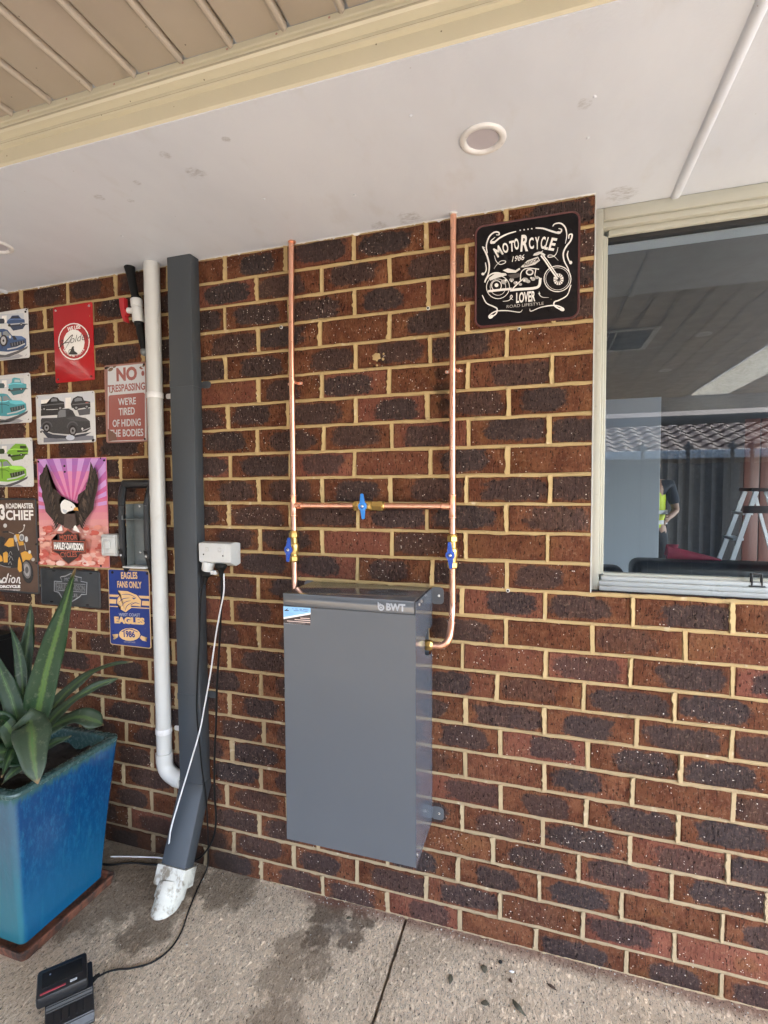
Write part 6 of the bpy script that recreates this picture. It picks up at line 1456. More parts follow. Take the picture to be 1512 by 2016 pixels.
  ('p',(0.85,0.5,0.42),[(212,24),(207,18),(194,14),(179,14),(170,19),(170,26),(180,32),(195,34),(207,31)]),
  ('p',(0.85,0.5,0.42),[(44,116),(41,113),(34,111),(26,111),(21,114),(21,117),(27,120),(34,121),(41,119)]),
  ('p',(0.86,0.45,0.35),[(333,27),(331,24),(326,23),(321,23),(318,25),(318,28),(322,29),(327,30),(331,29)]),
  ('p',(0.86,0.45,0.35),[(81,95),(76,88),(62,85),(48,85),(38,90),(39,97),(49,103),(63,104),(76,101)]),
  ('p',(0.86,0.45,0.35),[(155,20),(149,13),(135,9),(120,9),(110,14),(110,22),(121,28),(136,30),(150,26)]),
  ('p',(0.85,0.5,0.42),[(240,160),(236,156),(229,154),(221,155),(216,158),(216,162),(221,165),(230,166),(237,164)]),
  ('p',(0.86,0.45,0.35),[(290,31),(287,28),(280,25),(271,26),(266,28),(266,32),(272,36),(280,37),(287,35)]),
  ('p',(0.62,0.12,0.09),[(128,122),(124,117),(113,114),(101,114),(94,118),(94,124),(102,128),(114,130),(125,127)]),
  ('p',(0.62,0.12,0.09),[(92,160),(86,154),(74,151),(61,152),(52,157),(53,163),(62,168),(75,169),(87,166)]),
  ('p',(0.9,0.66,0.58),[(151,20),(145,12),(130,8),(114,8),(103,14),(104,22),(115,28),(131,30),(146,27)]),
  ('p',(0.75,0.25,0.2),[(135,58),(132,54),(125,52),(118,53),(112,55),(113,59),(118,62),(126,63),(133,61)]),
  ('p',(0.86,0.45,0.35),[(55,87),(50,82),(40,79),(28,80),(21,84),(21,89),(29,93),(41,94),(51,92)]),
  ('p',(0.85,0.5,0.42),[(352,142),(348,137),(338,134),(326,135),(318,139),(319,145),(326,149),(338,150),(348,148)]),
  ('p',(0.86,0.45,0.35),[(357,45),(353,39),(343,36),(331,37),(324,41),(324,46),(332,51),(343,52),(353,50)]),
  ('p',(0.86,0.45,0.35),[(102,18),(98,12),(86,8),(72,9),(64,13),(64,19),(73,24),(87,26),(98,24)]),
  ('p',(0.9,0.66,0.58),[(201,142),(198,138),(191,136),(183,137),(178,139),(178,143),(184,146),(192,147),(198,145)]),
  ('p',(0.75,0.25,0.2),[(222,126),(220,123),(216,122),(210,122),(207,124),(207,127),(210,129),(216,129),(221,128)]),
  ('p',(0.62,0.12,0.09),[(331,145),(326,139),(314,136),(300,136),(291,141),(291,148),(300,153),(314,154),(326,151)]),
  ('p',(0.86,0.45,0.35),[(328,71),(325,68),(320,66),(314,67),(310,69),(310,72),(314,74),(320,75),(326,74)]),
  ('p',(0.86,0.45,0.35),[(43,22),(40,19),(34,17),(26,18),(22,20),(22,23),(27,26),(34,27),(41,26)]),
  ('p',(0.86,0.45,0.35),[(296,46),(291,39),(279,36),(265,36),(256,41),(256,48),(266,53),(280,54),(291,52)]),
  ('p',(0.62,0.12,0.09),[(94,156),(92,153),(85,151),(77,151),(72,154),(72,158),(77,160),(85,161),(92,159)]),
  ('p',(0.8,0.32,0.25),[(293,44),(288,37),(275,33),(261,34),(252,39),(252,46),(261,51),(276,53),(288,50)]),
  ('p',(0.8,0.32,0.25),[(92,120),(86,113),(73,109),(58,110),(48,115),(49,122),(59,128),(74,129),(87,126)]),
  ('p',(0.62,0.12,0.09),[(262,24),(260,21),(255,20),(249,20),(246,22),(246,25),(249,27),(255,28),(260,26)]),
  ('p',(0.85,0.5,0.42),[(282,57),(276,50),(264,47),(250,47),(241,52),(241,59),(251,64),(265,66),(277,63)]),
  ('p',(0.75,0.25,0.2),[(324,41),(320,37),(312,35),(303,35),(297,38),(298,42),(304,46),(313,47),(321,45)]),
  ('p',(0.86,0.45,0.35),[(218,72),(215,69),(207,66),(198,67),(193,70),(193,74),(199,77),(208,78),(215,76)]),
  ('p',(0.8,0.32,0.25),[(176,158),(171,152),(159,148),(146,149),(137,154),(137,160),(146,165),(160,167),(172,164)]),
  ('p',(0.036,0.022,0.016),[(73,418),(55,387),(34,370),(32,338),(45,307),(42,289),(55,253),(59,226),(93,195),(128,178),(162,165),(185,156),(220,170),(254,184),(289,219),(306,237),(313,271),(326,306),(336,349),(331,370),(318,383),(300,422),(293,384),(283,349),(271,315),(233,293),(227,276),(235,254),(210,218),(153,218),(132,262),(143,289),(125,307),(99,320),(86,351),(76,382)]),
  ('p',(0.01,0.007,0.006),[(59,403),(50,383),(50,361),(62,381),(65,402)]),
  ('p',(0.036,0.022,0.016),[(62,393),(53,373),(52,351),(65,371),(68,392)]),
  ('p',(0.05,0.032,0.024),[(65,382),(56,362),(55,341),(67,360),(71,381)]),
  ('p',(0.01,0.007,0.006),[(69,371),(59,352),(57,331),(70,350),(74,370)]),
  ('p',(0.036,0.022,0.016),[(72,361),(61,342),(60,321),(73,340),(77,360)]),
  ('p',(0.05,0.032,0.024),[(75,350),(64,332),(62,311),(76,329),(80,349)]),
  ('p',(0.01,0.007,0.006),[(78,340),(67,321),(64,301),(78,319),(84,338)]),
  ('p',(0.036,0.022,0.016),[(81,329),(70,311),(67,291),(81,308),(87,328)]),
  ('p',(0.05,0.032,0.024),[(84,318),(73,301),(70,282),(84,298),(90,317)]),
  ('p',(0.01,0.007,0.006),[(88,308),(76,291),(72,272),(87,288),(93,306)]),
  ('p',(0.036,0.022,0.016),[(91,297),(79,281),(75,262),(90,278),(96,296)]),
  ('p',(0.05,0.032,0.024),[(94,287),(82,270),(77,252),(92,267),(99,285)]),
  ('p',(0.01,0.007,0.006),[(97,276),(84,260),(80,242),(95,257),(102,274)]),
  ('p',(0.036,0.022,0.016),[(100,265),(87,250),(82,232),(98,246),(106,264)]),
  ('p',(0.05,0.032,0.024),[(103,255),(90,240),(85,222),(101,236),(109,253)]),
  ('p',(0.01,0.007,0.006),[(106,244),(93,230),(88,212),(104,226),(112,242)]),
  ('p',(0.036,0.022,0.016),[(110,234),(96,220),(91,202),(107,216),(115,232)]),
  ('p',(0.05,0.032,0.024),[(113,223),(99,209),(94,192),(110,205),(118,221)]),
  ('p',(0.01,0.007,0.006),[(116,213),(102,199),(96,182),(112,195),(121,211)]),
  ('p',(0.036,0.022,0.016),[(119,202),(105,189),(99,173),(115,185),(124,200)]),
  ('p',(0.05,0.032,0.024),[(122,192),(108,179),(102,163),(118,174),(127,189)]),
  ('p',(0.01,0.007,0.006),[(126,181),(112,169),(105,153),(121,164),(130,179)]),
  ('p',(0.075,0.048,0.035),[(73,405),(68,394),(71,382),(78,393),(77,405)]),
  ('p',(0.036,0.022,0.016),[(77,389),(72,378),(74,366),(81,377),(81,389)]),
  ('p',(0.036,0.022,0.016),[(81,374),(75,363),(77,351),(85,362),(85,373)]),
  ('p',(0.01,0.007,0.006),[(85,358),(79,347),(80,335),(88,346),(89,358)]),
  ('p',(0.01,0.007,0.006),[(88,343),(82,332),(83,320),(91,330),(93,342)]),
  ('p',(0.11,0.072,0.052),[(92,327),(86,316),(86,304),(95,315),(97,326)]),
  ('p',(0.036,0.022,0.016),[(96,312),(89,301),(88,289),(98,299),(101,311)]),
  ('p',(0.075,0.048,0.035),[(100,296),(92,286),(91,274),(101,283),(105,295)]),
  ('p',(0.11,0.072,0.052),[(104,281),(96,270),(94,258),(105,268),(109,279)]),
  ('p',(0.036,0.022,0.016),[(108,265),(100,255),(97,243),(108,252),(112,264)]),
  ('p',(0.11,0.072,0.052),[(112,250),(103,240),(100,228),(111,237),(116,248)]),
  ('p',(0.075,0.048,0.035),[(116,234),(106,225),(103,213),(115,221),(120,232)]),
  ('p',(0.01,0.007,0.006),[(85,367),(80,355),(83,344),(90,354),(90,366)]),
  ('p',(0.075,0.048,0.035),[(88,353),(83,341),(85,330),(93,340),(93,352)]),
  ('p',(0.075,0.048,0.035),[(92,338),(86,328),(88,316),(96,326),(96,338)]),
  ('p',(0.01,0.007,0.006),[(95,324),(89,314),(90,302),(98,312),(100,324)]),
  ('p',(0.01,0.007,0.006),[(99,310),(92,300),(92,288),(101,298),(103,310)]),
  ('p',(0.01,0.007,0.006),[(102,296),(95,286),(95,274),(104,284),(107,295)]),
  ('p',(0.11,0.072,0.052),[(106,282),(98,272),(97,260),(107,270),(110,281)]),
  ('p',(0.11,0.072,0.052),[(109,268),(101,258),(100,246),(110,256),(114,267)]),
  ('p',(0.01,0.007,0.006),[(113,254),(104,244),(102,232),(113,242),(117,253)]),
  ('p',(0.11,0.072,0.052),[(116,240),(108,230),(105,218),(116,228),(121,239)]),
  ('p',(0.075,0.048,0.035),[(120,226),(111,217),(107,205),(119,214),(124,225)]),
  ('p',(0.11,0.072,0.052),[(124,212),(114,203),(110,191),(122,200),(128,211)]),
  ('p',(0.036,0.022,0.016),[(93,342),(89,331),(92,319),(98,330),(98,342)]),
  ('p',(0.01,0.007,0.006),[(96,330),(92,319),(94,307),(101,318),(101,329)]),
  ('p',(0.01,0.007,0.006),[(100,317),(94,306),(96,294),(104,305),(104,317)]),
  ('p',(0.075,0.048,0.035),[(103,305),(97,294),(98,282),(106,292),(107,304)]),
  ('p',(0.11,0.072,0.052),[(106,292),(99,281),(100,269),(108,280),(110,291)]),
  ('p',(0.036,0.022,0.016),[(109,280),(102,269),(102,257),(111,267),(113,279)]),
  ('p',(0.01,0.007,0.006),[(112,267),(105,257),(104,244),(113,254),(116,266)]),
  ('p',(0.075,0.048,0.035),[(115,255),(107,244),(106,232),(116,242),(119,253)]),
  ('p',(0.036,0.022,0.016),[(118,242),(110,232),(108,220),(118,229),(122,241)]),
  ('p',(0.036,0.022,0.016),[(121,230),(112,220),(110,208),(121,217),(125,228)]),
  ('p',(0.11,0.072,0.052),[(124,217),(115,207),(112,195),(123,204),(128,216)]),
  ('p',(0.01,0.007,0.006),[(127,204),(118,195),(114,183),(126,192),(132,203)]),
  ('p',(0.01,0.007,0.006),[(320,398),(321,377),(330,358),(332,379),(326,398)]),
  ('p',(0.036,0.022,0.016),[(316,388),(318,367),(327,348),(329,369),(322,388)]),
  ('p',(0.05,0.032,0.024),[(313,377),(314,358),(324,339),(325,359),(318,378)]),
  ('p',(0.01,0.007,0.006),[(309,367),(311,348),(321,329),(322,349),(314,368)]),
  ('p',(0.036,0.022,0.016),[(305,357),(308,338),(318,320),(318,340),(310,358)]),
  ('p',(0.05,0.032,0.024),[(301,347),(304,328),(315,310),(315,330),(307,348)]),
  ('p',(0.01,0.007,0.006),[(297,336),(301,318),(312,301),(311,320),(303,338)]),
  ('p',(0.036,0.022,0.016),[(294,326),(297,308),(309,291),(308,310),(299,327)]),
  ('p',(0.05,0.032,0.024),[(290,316),(294,298),(306,281),(304,300),(295,317)]),
  ('p',(0.01,0.007,0.006),[(286,306),(290,288),(303,272),(301,290),(291,307)]),
  ('p',(0.036,0.022,0.016),[(282,295),(287,278),(299,262),(297,281),(287,297)]),
  ('p',(0.05,0.032,0.024),[(278,285),(283,268),(296,253),(294,271),(283,286)]),
  ('p',(0.01,0.007,0.006),[(274,274),(280,258),(293,243),(290,261),(280,276)]),
  ('p',(0.036,0.022,0.016),[(270,264),(276,247),(289,233),(286,251),(276,266)]),
  ('p',(0.05,0.032,0.024),[(266,254),(272,237),(286,224),(283,241),(272,256)]),
  ('p',(0.01,0.007,0.006),[(263,243),(269,227),(283,214),(279,231),(268,245)]),
  ('p',(0.036,0.022,0.016),[(259,233),(265,217),(279,204),(275,221),(264,235)]),
  ('p',(0.05,0.032,0.024),[(255,222),(262,207),(276,195),(272,211),(260,224)]),
  ('p',(0.01,0.007,0.006),[(251,212),(258,197),(272,185),(268,201),(256,214)]),
  ('p',(0.036,0.022,0.016),[(247,201),(254,187),(269,175),(264,191),(252,204)]),
  ('p',(0.05,0.032,0.024),[(243,191),(250,176),(265,166),(260,181),(248,193)]),
  ('p',(0.01,0.007,0.006),[(239,180),(247,166),(261,156),(256,171),(244,183)]),
  ('p',(0.11,0.072,0.052),[(309,400),(307,389),(313,378),(316,390),(313,401)]),
  ('p',(0.075,0.048,0.035),[(304,385),(303,374),(309,363),(312,375),(308,386)]),
  ('p',(0.11,0.072,0.052),[(299,370),(298,359),(305,348),(307,360),(303,371)]),
  ('p',(0.075,0.048,0.035),[(294,355),(294,344),(301,334),(303,345),(298,356)]),
  ('p',(0.075,0.048,0.035),[(289,340),(290,329),(297,319),(298,330),(293,341)]),
  ('p',(0.01,0.007,0.006),[(284,325),(285,314),(293,304),(294,316),(288,326)]),
  ('p',(0.11,0.072,0.052),[(279,310),(281,298),(289,289),(289,301),(283,311)]),
  ('p',(0.01,0.007,0.006),[(274,295),(276,283),(285,274),(285,286),(278,296)]),
  ('p',(0.075,0.048,0.035),[(269,279),(272,268),(281,259),(280,271),(273,281)]),
  ('p',(0.11,0.072,0.052),[(264,264),(267,253),(277,244),(275,256),(268,266)]),
  ('p',(0.11,0.072,0.052),[(259,249),(262,238),(273,229),(271,241),(263,250)]),
  ('p',(0.11,0.072,0.052),[(254,233),(258,223),(268,214),(266,226),(258,235)]),
  ('p',(0.01,0.007,0.006),[(294,364),(293,352),(299,342),(302,353),(299,364)]),
  ('p',(0.01,0.007,0.006),[(290,350),(289,339),(295,328),(298,340),(294,350)]),
  ('p',(0.036,0.022,0.016),[(285,336),(285,325),(292,314),(294,326),(290,337)]),
  ('p',(0.11,0.072,0.052),[(281,323),(281,311),(288,301),(290,313),(285,323)]),
  ('p',(0.11,0.072,0.052),[(276,309),(277,298),(285,287),(286,299),(281,310)]),
  ('p',(0.01,0.007,0.006),[(272,295),(273,284),(281,274),(282,286),(276,296)]),
  ('p',(0.11,0.072,0.052),[(267,281),(269,270),(278,260),(278,272),(272,282)]),
  ('p',(0.11,0.072,0.052),[(263,267),(265,256),(274,247),(274,259),(267,269)]),
  ('p',(0.075,0.048,0.035),[(258,254),(261,242),(271,233),(270,245),(262,255)]),
  ('p',(0.01,0.007,0.006),[(254,240),(257,229),(267,220),(266,232),(258,241)]),
  ('p',(0.075,0.048,0.035),[(249,226),(253,215),(264,206),(262,218),(253,227)]),
  ('p',(0.11,0.072,0.052),[(245,212),(249,201),(260,193),(257,204),(249,214)]),
  ('p',(0.075,0.048,0.035),[(284,340),(283,329),(288,318),(292,330),(289,341)]),
  ('p',(0.01,0.007,0.006),[(280,328),(279,317),(285,306),(288,318),(285,328)]),
  ('p',(0.11,0.072,0.052),[(276,316),(276,304),(282,294),(285,306),(281,316)]),
  ('p',(0.01,0.007,0.006),[(272,304),(272,292),(279,282),(281,293),(277,304)]),
  ('p',(0.01,0.007,0.006),[(268,291),(269,280),(276,270),(278,281),(273,292)]),
  ('p',(0.11,0.072,0.052),[(264,279),(266,267),(273,258),(274,269),(269,280)]),
  ('p',(0.11,0.072,0.052),[(260,266),(262,255),(270,245),(271,257),(265,267)]),
  ('p',(0.036,0.022,0.016),[(256,254),(258,243),(267,233),(267,245),(260,255)]),
  ('p',(0.01,0.007,0.006),[(252,242),(255,230),(264,221),(264,233),(256,243)]),
  ('p',(0.036,0.022,0.016),[(248,229),(252,218),(261,209),(260,221),(252,230)]),
  ('p',(0.11,0.072,0.052),[(244,217),(248,206),(258,197),(256,209),(248,218)]),
  ('p',(0.11,0.072,0.052),[(240,204),(245,193),(255,185),(253,197),(244,206)]),
  ('p',(0.92,0.9,0.86),[(148,253),(151,258),(154,262),(157,266),(161,269),(165,271),(168,273),(173,274),(178,273),(186,271),(196,268),(205,264),(212,260),(218,256),(222,252),(225,248),(226,245),(225,242),(222,239),(218,236),(214,234),(208,232),(201,230),(194,229),(188,227),(183,225),(178,222),(174,219),(170,218),(166,218),(161,219),(157,221),(153,225),(151,230),(150,238),(149,246)]),
  ('p',(0.6,0.64,0.7),[(160,236),(182,232),(176,219),(162,225)]),
  ('p',(0.75,0.36,0.08),[(220,243),(237,243),(240,230),(232,232),(215,231)]),
  ('p',(0.012,0.009,0.01),[(209,245),(208,243),(206,243),(203,243),(202,245),(204,246),(206,247),(208,246)]),
  ('p',(0.92,0.9,0.86),[(151,174),(126,149),(156,151)]),
  ('p',(0.92,0.9,0.86),[(220,179),(247,144),(208,155)]),
  ('p',(0.08,0.05,0.04),[(170,218),(222,219),(231,179),(196,157),(162,165)]),
  ('p',(0.42,0.09,0.05),[(122,141),(155,140),(182,158),(210,143),(244,146),(236,116),(274,123),(274,62),(240,59),(230,45),(205,31),(180,17),(150,36),(131,55),(95,65),(95,118),(127,113)]),
  ('p',(0.03,0.014,0.012),[(126,138),(155,137),(182,153),(210,140),(239,143),(233,116),(270,120),(270,65),(240,62),(230,48),(205,34),(180,21),(151,39),(131,58),(99,69),(99,115),(131,113)]),
  ('t', (0.42, 0.09, 0.05), 'MOTOR', (139.4, 111.9), (231.5, 116.8), 21.4, 0.03, 0),
  ('t', (0.42, 0.09, 0.05), 'CYCLES', (140.3, 44.0), (225.7, 49.2), 21.5, 0.02, 0),
  ('p',(0.42,0.09,0.05),[(101,111),(267,112),(266,68),(102,72)]),
  ('p',(0.02,0.01,0.01),[(106,107),(262,108),(262,72),(107,76)]),
  ('t', (0.92, 0.9, 0.86), 'HARLEY-DAVIDSON', (108.4, 76.1), (259.6, 75.4), 28.7, 0.05, 0),
  ('p',(0.012,0.009,0.01),[(25,433),(23,430),(20,428),(17,428),(14,430),(13,433),(14,435),(17,437),(21,437),(24,435)]),
  ('p',(0.012,0.009,0.01),[(366,432),(365,429),(362,428),(359,428),(356,430),(356,432),(357,434),(359,436),(363,436),(365,434)]),
  ('p',(0.012,0.009,0.01),[(183,405),(182,403),(179,401),(176,401),(173,403),(172,406),(173,408),(176,410),(180,410),(182,408)]),
  ('p',(0.012,0.009,0.01),[(184,383),(183,380),(180,379),(177,379),(174,380),(173,383),(174,385),(177,387),(181,387),(184,385)]),
  ('p',(0.012,0.009,0.01),[(20,93),(19,91),(16,89),(12,89),(9,90),(8,93),(10,96),(13,98),(16,98),(20,96)]),
  ('p',(0.012,0.009,0.01),[(18,17),(17,14),(14,12),(10,12),(7,14),(6,16),(7,19),(10,21),(14,21),(17,20)]),
  ('p',(0.012,0.009,0.01),[(350,19),(349,16),(346,14),(343,14),(340,16),(339,18),(340,21),(343,23),(346,23),(349,21)]),
 ],
 'plate': [
  ('s',(0.3,0.31,0.32),4.01,[(114.9,117.9),(138.6,121.2),(168.2,133.8),(196.5,121.7),(222.2,119.4),(218.7,104.1),(249.8,101.3),(244.9,53.1),(219.2,51.6),(210.3,42.2),(163,16.9),(116.9,32.1),(100.2,53.8),(76.6,57),(79.7,98.1),(119.9,97.8),(112,117.7)],0),
  ('s',(0.3,0.31,0.32),2.23,[(87.1,91.2),(240.9,92.8),(238.5,61.6),(85.7,62),(87.1,91.2)],0),
  ('t', (0.2, 0.205, 0.21), 'HARLEY-DAVIDSON', (90.0, 65.0), (236.4, 65.9), 22.7, 0.02, 0),
  ('t', (0.3, 0.31, 0.32), 'MOTOR', (134.7, 101.7), (204.3, 103.4), 13.5, 0.0, 0),
  ('t', (0.3, 0.31, 0.32), 'CYCLES', (131.8, 37.5), (198.7, 39.2), 13.6, 0.0, 0),
  ('p',(0.004,0.004,0.004),[(88.3,141.1),(86.9,139.4),(83.4,138.1),(78.6,137.5),(73.8,137.7),(70.4,138.7),(69.2,140.2),(70.5,141.9),(74.1,143.2),(78.9,143.8),(83.6,143.6),(87.1,142.6)]),
  ('p',(0.004,0.004,0.004),[(280.1,138.9),(278.8,137.3),(275.5,136),(271,135.4),(266.5,135.6),(263.2,136.6),(262.1,138.1),(263.4,139.7),(266.7,141),(271.2,141.6),(275.7,141.4),(278.9,140.4)]),
  ('p',(0.004,0.004,0.004),[(70.9,13.4),(69.5,11.7),(66,10.3),(61.1,9.6),(56.4,9.7),(52.9,10.6),(51.7,12.2),(53,13.9),(56.6,15.2),(61.5,16),(66.2,15.8),(69.7,14.9)]),
  ('p',(0.004,0.004,0.004),[(257.9,11.7),(256.6,10.1),(253.2,8.7),(248.7,8),(244.1,8.1),(240.9,9.1),(239.7,10.6),(241,12.2),(244.4,13.5),(248.9,14.3),(253.5,14.1),(256.7,13.2)]),
 ],
 'eagles': [
  ('p',(0.78,0.5,0.22),[(9.1,197.8),(204.6,202.9),(203,154),(7.2,149.7)]),
  ('p',(0.012,0.035,0.2),[(8.7,189.1),(205.3,192.3),(205,183),(8.3,179.5)]),
  ('p',(0.012,0.035,0.2),[(7.7,162.8),(204.4,165.6),(204.1,157.5),(7.3,153.2)]),
  ('t', (0.78, 0.5, 0.22), 'EAGLES', (69.5, 261.8), (147.6, 265.6), 26.7, 0.03, 0),
  ('t', (0.78, 0.5, 0.22), 'FANS ONLY', (49.3, 227.0), (166.2, 229.9), 26.1, 0.03, 0),
  ('p',(0.012,0.035,0.2),[(47.4,218.5),(96.7,218.9),(144.7,205.5),(166.6,183.7),(162.9,158.2),(148.8,159.6),(111.7,159.5),(117.1,150.5),(99.5,140),(84.7,129.7),(59,139.6),(62.3,149.2),(39.6,166.5),(44.3,183.2),(61.4,203)]),
  ('p',(0.78,0.5,0.22),[(51.6,215.5),(97.2,215.9),(141.7,203.4),(161.9,183.3),(158.5,159.6),(145.5,160.9),(111.1,160.8),(116.1,152.5),(99.9,142.8),(86.2,133.2),(62.3,142.5),(65.4,151.3),(44.4,167.3),(48.7,182.8),(64.5,201.1)]),
  ('s',(0.012,0.035,0.2),2.67,[(69.9,201.4),(79.5,202.2),(89.1,203.3),(98.5,203.9),(107.4,203.6),(115.6,201.7),(123.4,198.9),(131,195.6),(138.7,192.5)],1),
  ('s',(0.012,0.035,0.2),3.12,[(55.3,170.2),(59.8,173.9),(64.2,177.8),(68.9,181.4),(74.6,184.4),(81.8,186.5),(90,188),(98.6,189.3),(106.9,190.6)],1),
  ('s',(0.012,0.035,0.2),2.67,[(65.4,153.5),(70.1,158.4),(74.7,163.4),(79.5,168.2),(84.9,172.1),(91.1,174.8),(97.9,176.8),(104.9,178.4),(111.8,180.2)],1),
  ('s',(0.012,0.035,0.2),2.67,[(83.7,139.6),(86.2,144.8),(88.4,150),(91.2,155.1),(95.1,159.8),(100.8,163.8),(107.7,167.4),(115.1,170.9),(122.2,174.4)],1),
  ('s',(0.012,0.035,0.2),3.12,[(111.2,163),(116.6,165.7),(122,168.7),(127.3,171.3),(132.7,172.9),(138.2,173.1),(143.7,172.3),(149.2,171),(154.7,170)],1),
  ('p',(0.012,0.035,0.2),[(117.6,192.1),(138.7,191.7),(127.9,185.5)]),
  ('t', (0.35, 0.38, 0.5), 'WEST COAST', (53.2, 115.8), (156.1, 120.9), 12.2, 0.03, 0),
  ('t', (0.78, 0.5, 0.22), 'EAGLES', (30.4, 85.7), (176.0, 90.8), 27.2, 0.07, 0),
  ('p',(0.78,0.5,0.22),[(17.7,41),(47.9,45.6),(44.7,32.2),(27.9,22.1),(19.8,23.6),(31.1,32.4)]),
  ('p',(0.78,0.5,0.22),[(157.3,48.1),(185.8,42),(175.2,36.8),(182.7,26.7),(161.9,29.2),(150.1,39)]),
  ('p',(0.012,0.035,0.2),[(158.5,52.5),(153.9,41.3),(141.6,31),(123.3,23.3),(101.8,19.3),(80.3,19.6),(62.1,24.3),(50.1,32.6),(46.2,43.3),(50.9,54.7),(63.6,65.1),(82.2,72.7),(103.8,76.6),(125.2,76.1),(143,71.3),(154.6,63.1)]),
  ('p',(0.78,0.5,0.22),[(153.7,52.1),(149.6,42.3),(138.3,33.2),(121.6,26.3),(101.9,22.7),(82.2,23),(65.6,27),(54.7,34.3),(51.1,43.7),(55.4,53.7),(67,62.9),(84,69.7),(103.7,73.1),(123.2,72.8),(139.5,68.6),(150.2,61.4)]),
  ('t', (0.012, 0.035, 0.2), '1986', (74.5, 34.7), (129.0, 37.2), 26.2, 0.04, 0),
  ('s',(0.012,0.035,0.2),3.12,[(64.5,55.7),(74,59.7),(83.4,64.1),(92.9,67.7),(102.5,69.6),(112.3,68.9),(122.2,66.5),(132.1,63.4),(141.9,60.6)],0),
  ('t', (0.5, 0.45, 0.38), 'WEST COAST EAGLES', (73.7, 13.8), (129.8, 16.5), 6.1, 0.0, 0),
  ('p',(0.012,0.009,0.01),[(34.8,286.1),(33.4,282.7),(30.1,280.5),(26.1,280.3),(22.9,282.2),(21.7,285.5),(23.1,288.8),(26.5,291),(30.5,291.2),(33.7,289.3)]),
  ('p',(0.012,0.009,0.01),[(201.3,289.3),(200,286),(196.9,283.9),(193,283.7),(190,285.5),(188.9,288.7),(190.2,292),(193.4,294.1),(197.2,294.3),(200.3,292.4)]),
 ],
 'indian': [
  ('t', (0.92, 0.9, 0.86), '3', (21.4, 304.8), (50.6, 305.2), 67.2, 0.05, 0),
  ('t', (0.92, 0.9, 0.86), 'ROADMASTER', (57.6, 353.4), (213.1, 354.9), 21.9, 0.03, 0),
  ('t', (0.92, 0.9, 0.86), 'CHIEF', (55.9, 304.8), (210.6, 306.9), 41.8, 0.03, 0),
  ('p',(0.02,0.02,0.022),[(-5,231),(29,236),(46,229),(37,195),(80,191),(110,197),(125,166),(127,137),(109,107),(69,103),(-11,117)]),
  ('p',(0.7,0.36,0.05),[(39,200),(69,229),(94,231),(96,197),(64,192)]),
  ('p',(0.7,0.36,0.05),[(30,165),(49,173),(59,166),(55,127),(32,126)]),
  ('p',(0.7,0.36,0.05),[(8,162),(24,150),(27,131),(6,127)]),
  ('p',(0.5,0.5,0.5),[(100,243),(123,248),(115,217),(105,214),(96,231)]),
  ('p',(0.7,0.36,0.05),[(106,247),(128,248),(124,217),(149,218),(152,203),(125,200)]),
  ('p',(0.55,0.55,0.55),[(155,234),(154,229),(151,224),(146,220),(140,219),(135,220),(130,223),(128,228),(127,234),(128,240),(132,244),(136,248),(142,249),(147,248),(152,245),(155,240)]),
  ('p',(0.2,0.2,0.2),[(150,233),(149,229),(147,226),(144,224),(140,223),(137,224),(134,226),(132,229),(132,233),(133,236),(135,240),(138,242),(142,243),(145,242),(148,240),(150,237)]),
  ('p',(0.6,0.6,0.6),[(176,228),(176,223),(173,219),(170,216),(167,216),(163,216),(160,219),(159,223),(158,227),(159,232),(161,236),(164,239),(168,240),(171,239),(174,236),(176,232)]),
  ('p',(0.6,0.6,0.58),[(60,282),(59,279),(57,276),(53,274),(49,273),(45,274),(42,276),(40,278),(39,282),(40,285),(42,288),(46,290),(50,291),(54,290),(58,288),(60,286)]),
  ('s',(0.02,0.02,0.022),7.6,[(34,255),(67,256)],0),
  ('s',(0.5,0.48,0.45),2.53,[(70,256),(100,248)],0),
  ('s',(0.7,0.68,0.62),3.55,[(126,253),(133,255),(139,258),(145,260),(150,263),(153,268),(156,273),(158,279),(161,285)],0),
  ('p',(0.75,0.73,0.7),[(164,285),(163,284),(162,282),(161,281),(159,281),(157,281),(156,282),(155,283),(154,285),(155,287),(156,288),(158,289),(159,289),(161,289),(162,288),(163,287)]),
  ('p',(0.02,0.02,0.022),[(199,97),(199,78),(194,62),(185,49),(174,44),(161,46),(149,54),(139,69),(134,88),(134,107),(139,124),(148,136),(160,141),(173,139),(185,130),(194,116)]),
  ('p',(0.16,0.15,0.15),[(187,103),(187,89),(184,77),(177,68),(169,64),(160,65),(151,72),(144,83),(141,96),(140,110),(144,122),(150,131),(159,135),(168,134),(177,127),(184,116)]),
  ('p',(0.35,0.33,0.32),[(180,102),(180,92),(178,83),(174,76),(168,73),(161,74),(155,79),(150,87),(148,97),(148,108),(150,116),(154,123),(160,126),(167,125),(173,120),(178,112)]),
  ('p',(0.1,0.1,0.1),[(174,100),(173,94),(170,90),(167,86),(163,85),(160,86),(156,89),(155,94),(154,99),(155,105),(158,110),(161,113),(165,114),(168,113),(171,110),(173,106)]),
  ('p',(0.7,0.36,0.05),[(133,169),(158,178),(190,170),(199,154),(182,141),(160,143),(144,130)]),
  ('p',(0.7,0.36,0.05),[(124,154),(136,128),(136,94),(123,88),(113,100),(117,136)]),
  ('s',(0.02,0.02,0.022),7.6,[(122,178),(139,128),(147,94)],0),
  ('s',(0.6,0.58,0.55),3.04,[(157,210),(163,182)],0),
  ('s',(0.5,0.5,0.5),3.55,[(114,214),(123,180)],0),
  ('p',(0.7,0.7,0.68),[(192,175),(191,173),(189,170),(187,169),(184,168),(181,168),(178,170),(177,172),(176,175),(177,178),(179,180),(181,182),(184,182),(187,182),(190,180),(191,178)]),
